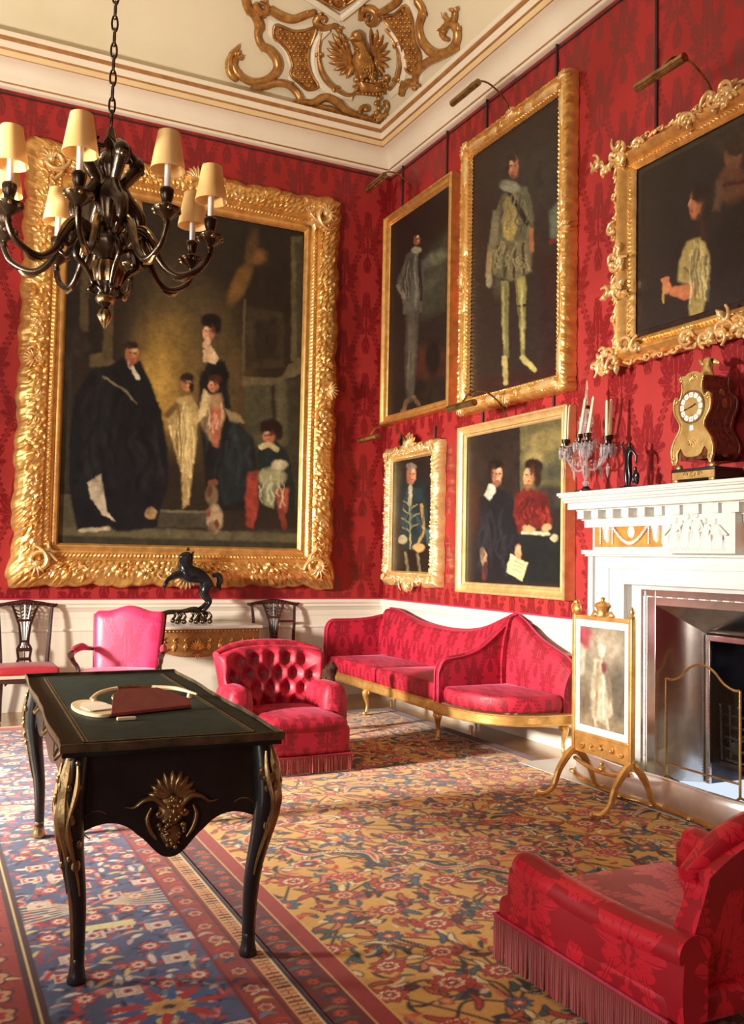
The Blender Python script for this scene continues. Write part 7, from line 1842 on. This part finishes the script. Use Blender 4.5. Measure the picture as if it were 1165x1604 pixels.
for i, (pts, rad) in enumerate(SC):
    m = MB(); zt_tube(m, pts, [r_*.80 for r_ in rad], .035, 8)
    for q in range(1, len(pts)-1, 2):
        a = math.atan2(pts[q+1][1]-pts[q-1][1], pts[q+1][0]-pts[q-1][0])
        for f in (-1, 1): m.puff(place2(leaf_outline(6, 34, 9, 2), pts[q], a+f*.55), .03, Mz, rings=3, base=.035)
    P = spline(pts, 6)
    zt_tube(m, [(x-3, y-4) for x, y in pts], [r_*.22 for r_ in rad], .062, 5)
    cz(m, 'gilt_scroll', 'gilt_ceiling', angle=70)
for cx, cy, f in ((668, 505, 1), (772, 480, -1)):
    m = MB(); P = cscroll(42, PI/2+.3, f, 1.7, 34); m.tube([Mz(cx+x, cy+y, .045) for x, y in P], interp_r([.014, .026, .024, .02, .016], len(P)), 7); m.ball(Mz(cx, cy, .05), .028, 8, 6)
    m.tube([Mz(cx+P[0][0]*0, cy+42, .03), Mz(cx+f*28, cy+55, .03), Mz(722, 565, .03)], [.024, .026, .02], 6); cz(m, 'volute', 'gilt_ceiling', angle=70)
m = MB()
for a in np.linspace(-1.0, 1.0, 5): m.puff(place2(leaf_outline(6, 55, 9, 1), (722, 520), PI/2+a), .03, Mz, rings=3, base=.02)
for q in range(4): m.ball(Mz(722+(-1)**q*6, 455+q*22, .05), .028, 8, 6)
cz(m, 'leaf_drop', 'gilt_ceiling', angle=70)
# crown
m = MB(); m.puff([(622, 372), (700, 385), (790, 362), (775, 400), (776, 432), (712, 444), (648, 436), (640, 405)], .07, Mz, rings=4, base=.02)
for t in np.linspace(0, 1, 9): m.ball(Mz(648+t*128, 436-6*t+6*math.sin(PI*t), .085), .016, 6, 5); m.ball(Mz(626+t*160, 372-4*t+8*math.sin(PI*t), .085), .02, 6, 5)
for x, y in ((626, 372), (665, 352), (705, 350), (745, 345), (788, 360)): m.puff([(x-14, y+10), (x-16, y-8), (x, y-22), (x+16, y-8), (x+14, y+10)], .04, Mz, base=.05)
m.ball(Mz(712, 412, .10), .022, 8, 6); cz(m, 'crown', 'gilt_ceiling', angle=70)
# eagle
m = MB(); m.puff([(618, 140), (650, 148), (672, 190), (688, 240), (715, 290), (722, 340), (700, 368), (640, 365), (612, 330), (610, 280), (622, 235), (612, 205), (600, 180)], .10, Mz, rings=6, base=.02)
m.puff([(600, 150), (625, 132), (650, 150), (652, 185), (625, 200), (602, 190)], .06, Mz, rings=4, base=.08)
m.tube([Mz(610, 172, .12), Mz(592, 178, .125), Mz(578, 188, .11), Mz(584, 196, .10)], [.024, .018, .010, .004], 6); m.ball(Mz(618, 162, .145), .008, 6, 5)
rs = np.random.RandomState(2)
for i in range(70):
    t = rs.rand(); x = 640+40*t+rs.uniform(-30, 34); y = 215+140*t; m.puff(place2(leaf_outline(4, 16, 5, 1), (x, y), PI/2+rs.uniform(-.3, .3)), .012, Mz, rings=2, base=.095+.02*rs.rand())
for x in (645, 695): m.puff([(x-14, 340), (x+16, 335), (x+14, 372), (x, 385), (x-12, 374)], .05, Mz, base=.05)
cz(m, 'eagle_body', 'gilt_ceiling', angle=70)
for root_, tips_ in (((612, 300), [(545, 128), (518, 150), (500, 185), (492, 220), (492, 255), (500, 290), (520, 325), (548, 350), (580, 366)]), ((715, 270), [(700, 118), (735, 130), (765, 155), (788, 190), (800, 230), (804, 270), (796, 310), (775, 335), (745, 345)])):
    m = MB()
    for i, tp in enumerate(tips_):
        L_ = math.hypot(tp[0]-root_[0], tp[1]-root_[1]); a = math.atan2(tp[1]-root_[1], tp[0]-root_[0]); m.puff(place2(leaf_outline(7, L_, 17, 1), root_, a), .04, Mz, rings=3, base=.015+.004*i)
        for q in (.35, .55): m.puff(place2(leaf_outline(5, L_*.3, 12, 1), (root_[0]+(tp[0]-root_[0])*q, root_[1]+(tp[1]-root_[1])*q), a+.1), .03, Mz, rings=2, base=.04)
    cz(m, 'eagle_wing', 'gilt_ceiling', angle=70)
# moulded diamond of the coffer above
m = MB()
for a, b in (((380, -30), (556, 85)), ((556, 85), (700, -30))):
    P = [(a[0]+(b[0]-a[0])*t, a[1]+(b[1]-a[1])*t) for t in np.linspace(0, 1, 12)]; m.tube([Mz(x, y, .03) for x, y in P], .035, 8)
cz(m, 'coffer_moulding', 'plaster_white')
m = MB(); dm = [(410, -40), (480, 5), (556, 50), (610, 5), (660, -40)]; m.puff(dm, .02, Mz, rings=4, base=.004)
for i in range(60):
    x = rs.uniform(420, 650); y = rs.uniform(-30, 45)
    if poly_sdf(np.array([x]), np.array([y]), dm)[0] < -6: m.ball(Mz(x, y, .03), .024, 6, 4)
P = [(430, -30), (490, 8), (554, 42), (605, 5), (650, -30)]; m.tube([Mz(x, y, .03) for x, y in P], .016, 6)
cz(m, 'coffer_lattice', 'gilt_ceiling', angle=70)
# ================================================================ light, sky, camera
w_ = bpy.data.worlds.new('World'); sc.world = w_; w_.use_nodes = True
bg = w_.node_tree.nodes['Background']; bg.inputs[0].default_value = (.75, .85, 1, 1); bg.inputs[1].default_value = 1.0
def area(name, loc, rot, sx, sy, power, col=(1, 1, 1), spread=180):
    l = bpy.data.lights.new(name, 'AREA'); l.shape = 'RECTANGLE'; l.size = sx; l.size_y = sy; l.energy = power; l.color = col; l.spread = R(spread)
    o = bpy.data.objects.new(name, l); COL.objects.link(o); o.location = loc; o.rotation_euler = rot; return o
# daylight pouring through each tall window of the left wall
def aim(o, p):
    d = Vector(p)-o.location; o.rotation_euler = d.to_track_quat('-Z', 'Y').to_euler()
for i, (a, b) in enumerate(WIN):
    o = area('window_daylight', (RX+.05, (a+b)/2, 2.2), (0, 0, 0), 1.7, 3.2, (55, 16, 150)[i], (1, .93, .83), (120, 150, 160)[i])
    aim(o, ((0, -2.6, 1.0), (-3, -4, 1.5), (-1, -6, 1.2))[i])
# the photographer's lamp standing to the left of the camera, aimed across the room
k_ = area('studio_lamp', (-8.2, -3.6, 1.9), (0, 0, 0), .55, .55, 265, (1, .92, .80), 72)
aim(k_, (-.6, -2.3, .35))
# a second lamp bounced off the ceiling
k_ = area('bounce_lamp', (-5.6, -5.0, 2.3), (0, 0, 0), .35, .35, 175, (1, .90, .74), 120)
aim(k_, (-3.6, -2.6, 6.9))
cam = bpy.data.cameras.new('camera'); co = bpy.data.objects.new('camera', cam); COL.objects.link(co)
rt, dn, fw_ = CM[:, 0], CM[:, 1], CM[:, 2]
mm = Matrix(((rt[0], -dn[0], -fw_[0], CAM[0]), (rt[1], -dn[1], -fw_[1], CAM[1]), (rt[2], -dn[2], -fw_[2], CAM[2]), (0, 0, 0, 1)))
co.matrix_world = mm
cam.sensor_fit = 'HORIZONTAL'; cam.sensor_width = 36; cam.lens = 36*F/1165; cam.clip_start = 0.05
sc.camera = co
sc.view_settings.view_transform = 'Standard'; sc.view_settings.look = 'None'; sc.view_settings.gamma = 1; sc.view_settings.use_curve_mapping = False
sc.view_settings.exposure = 0.0
sf.location.z += .0105
fs.location.z += .0125
sg_.location.z += .004
fd.location.z += .003
hb.location.z += .003
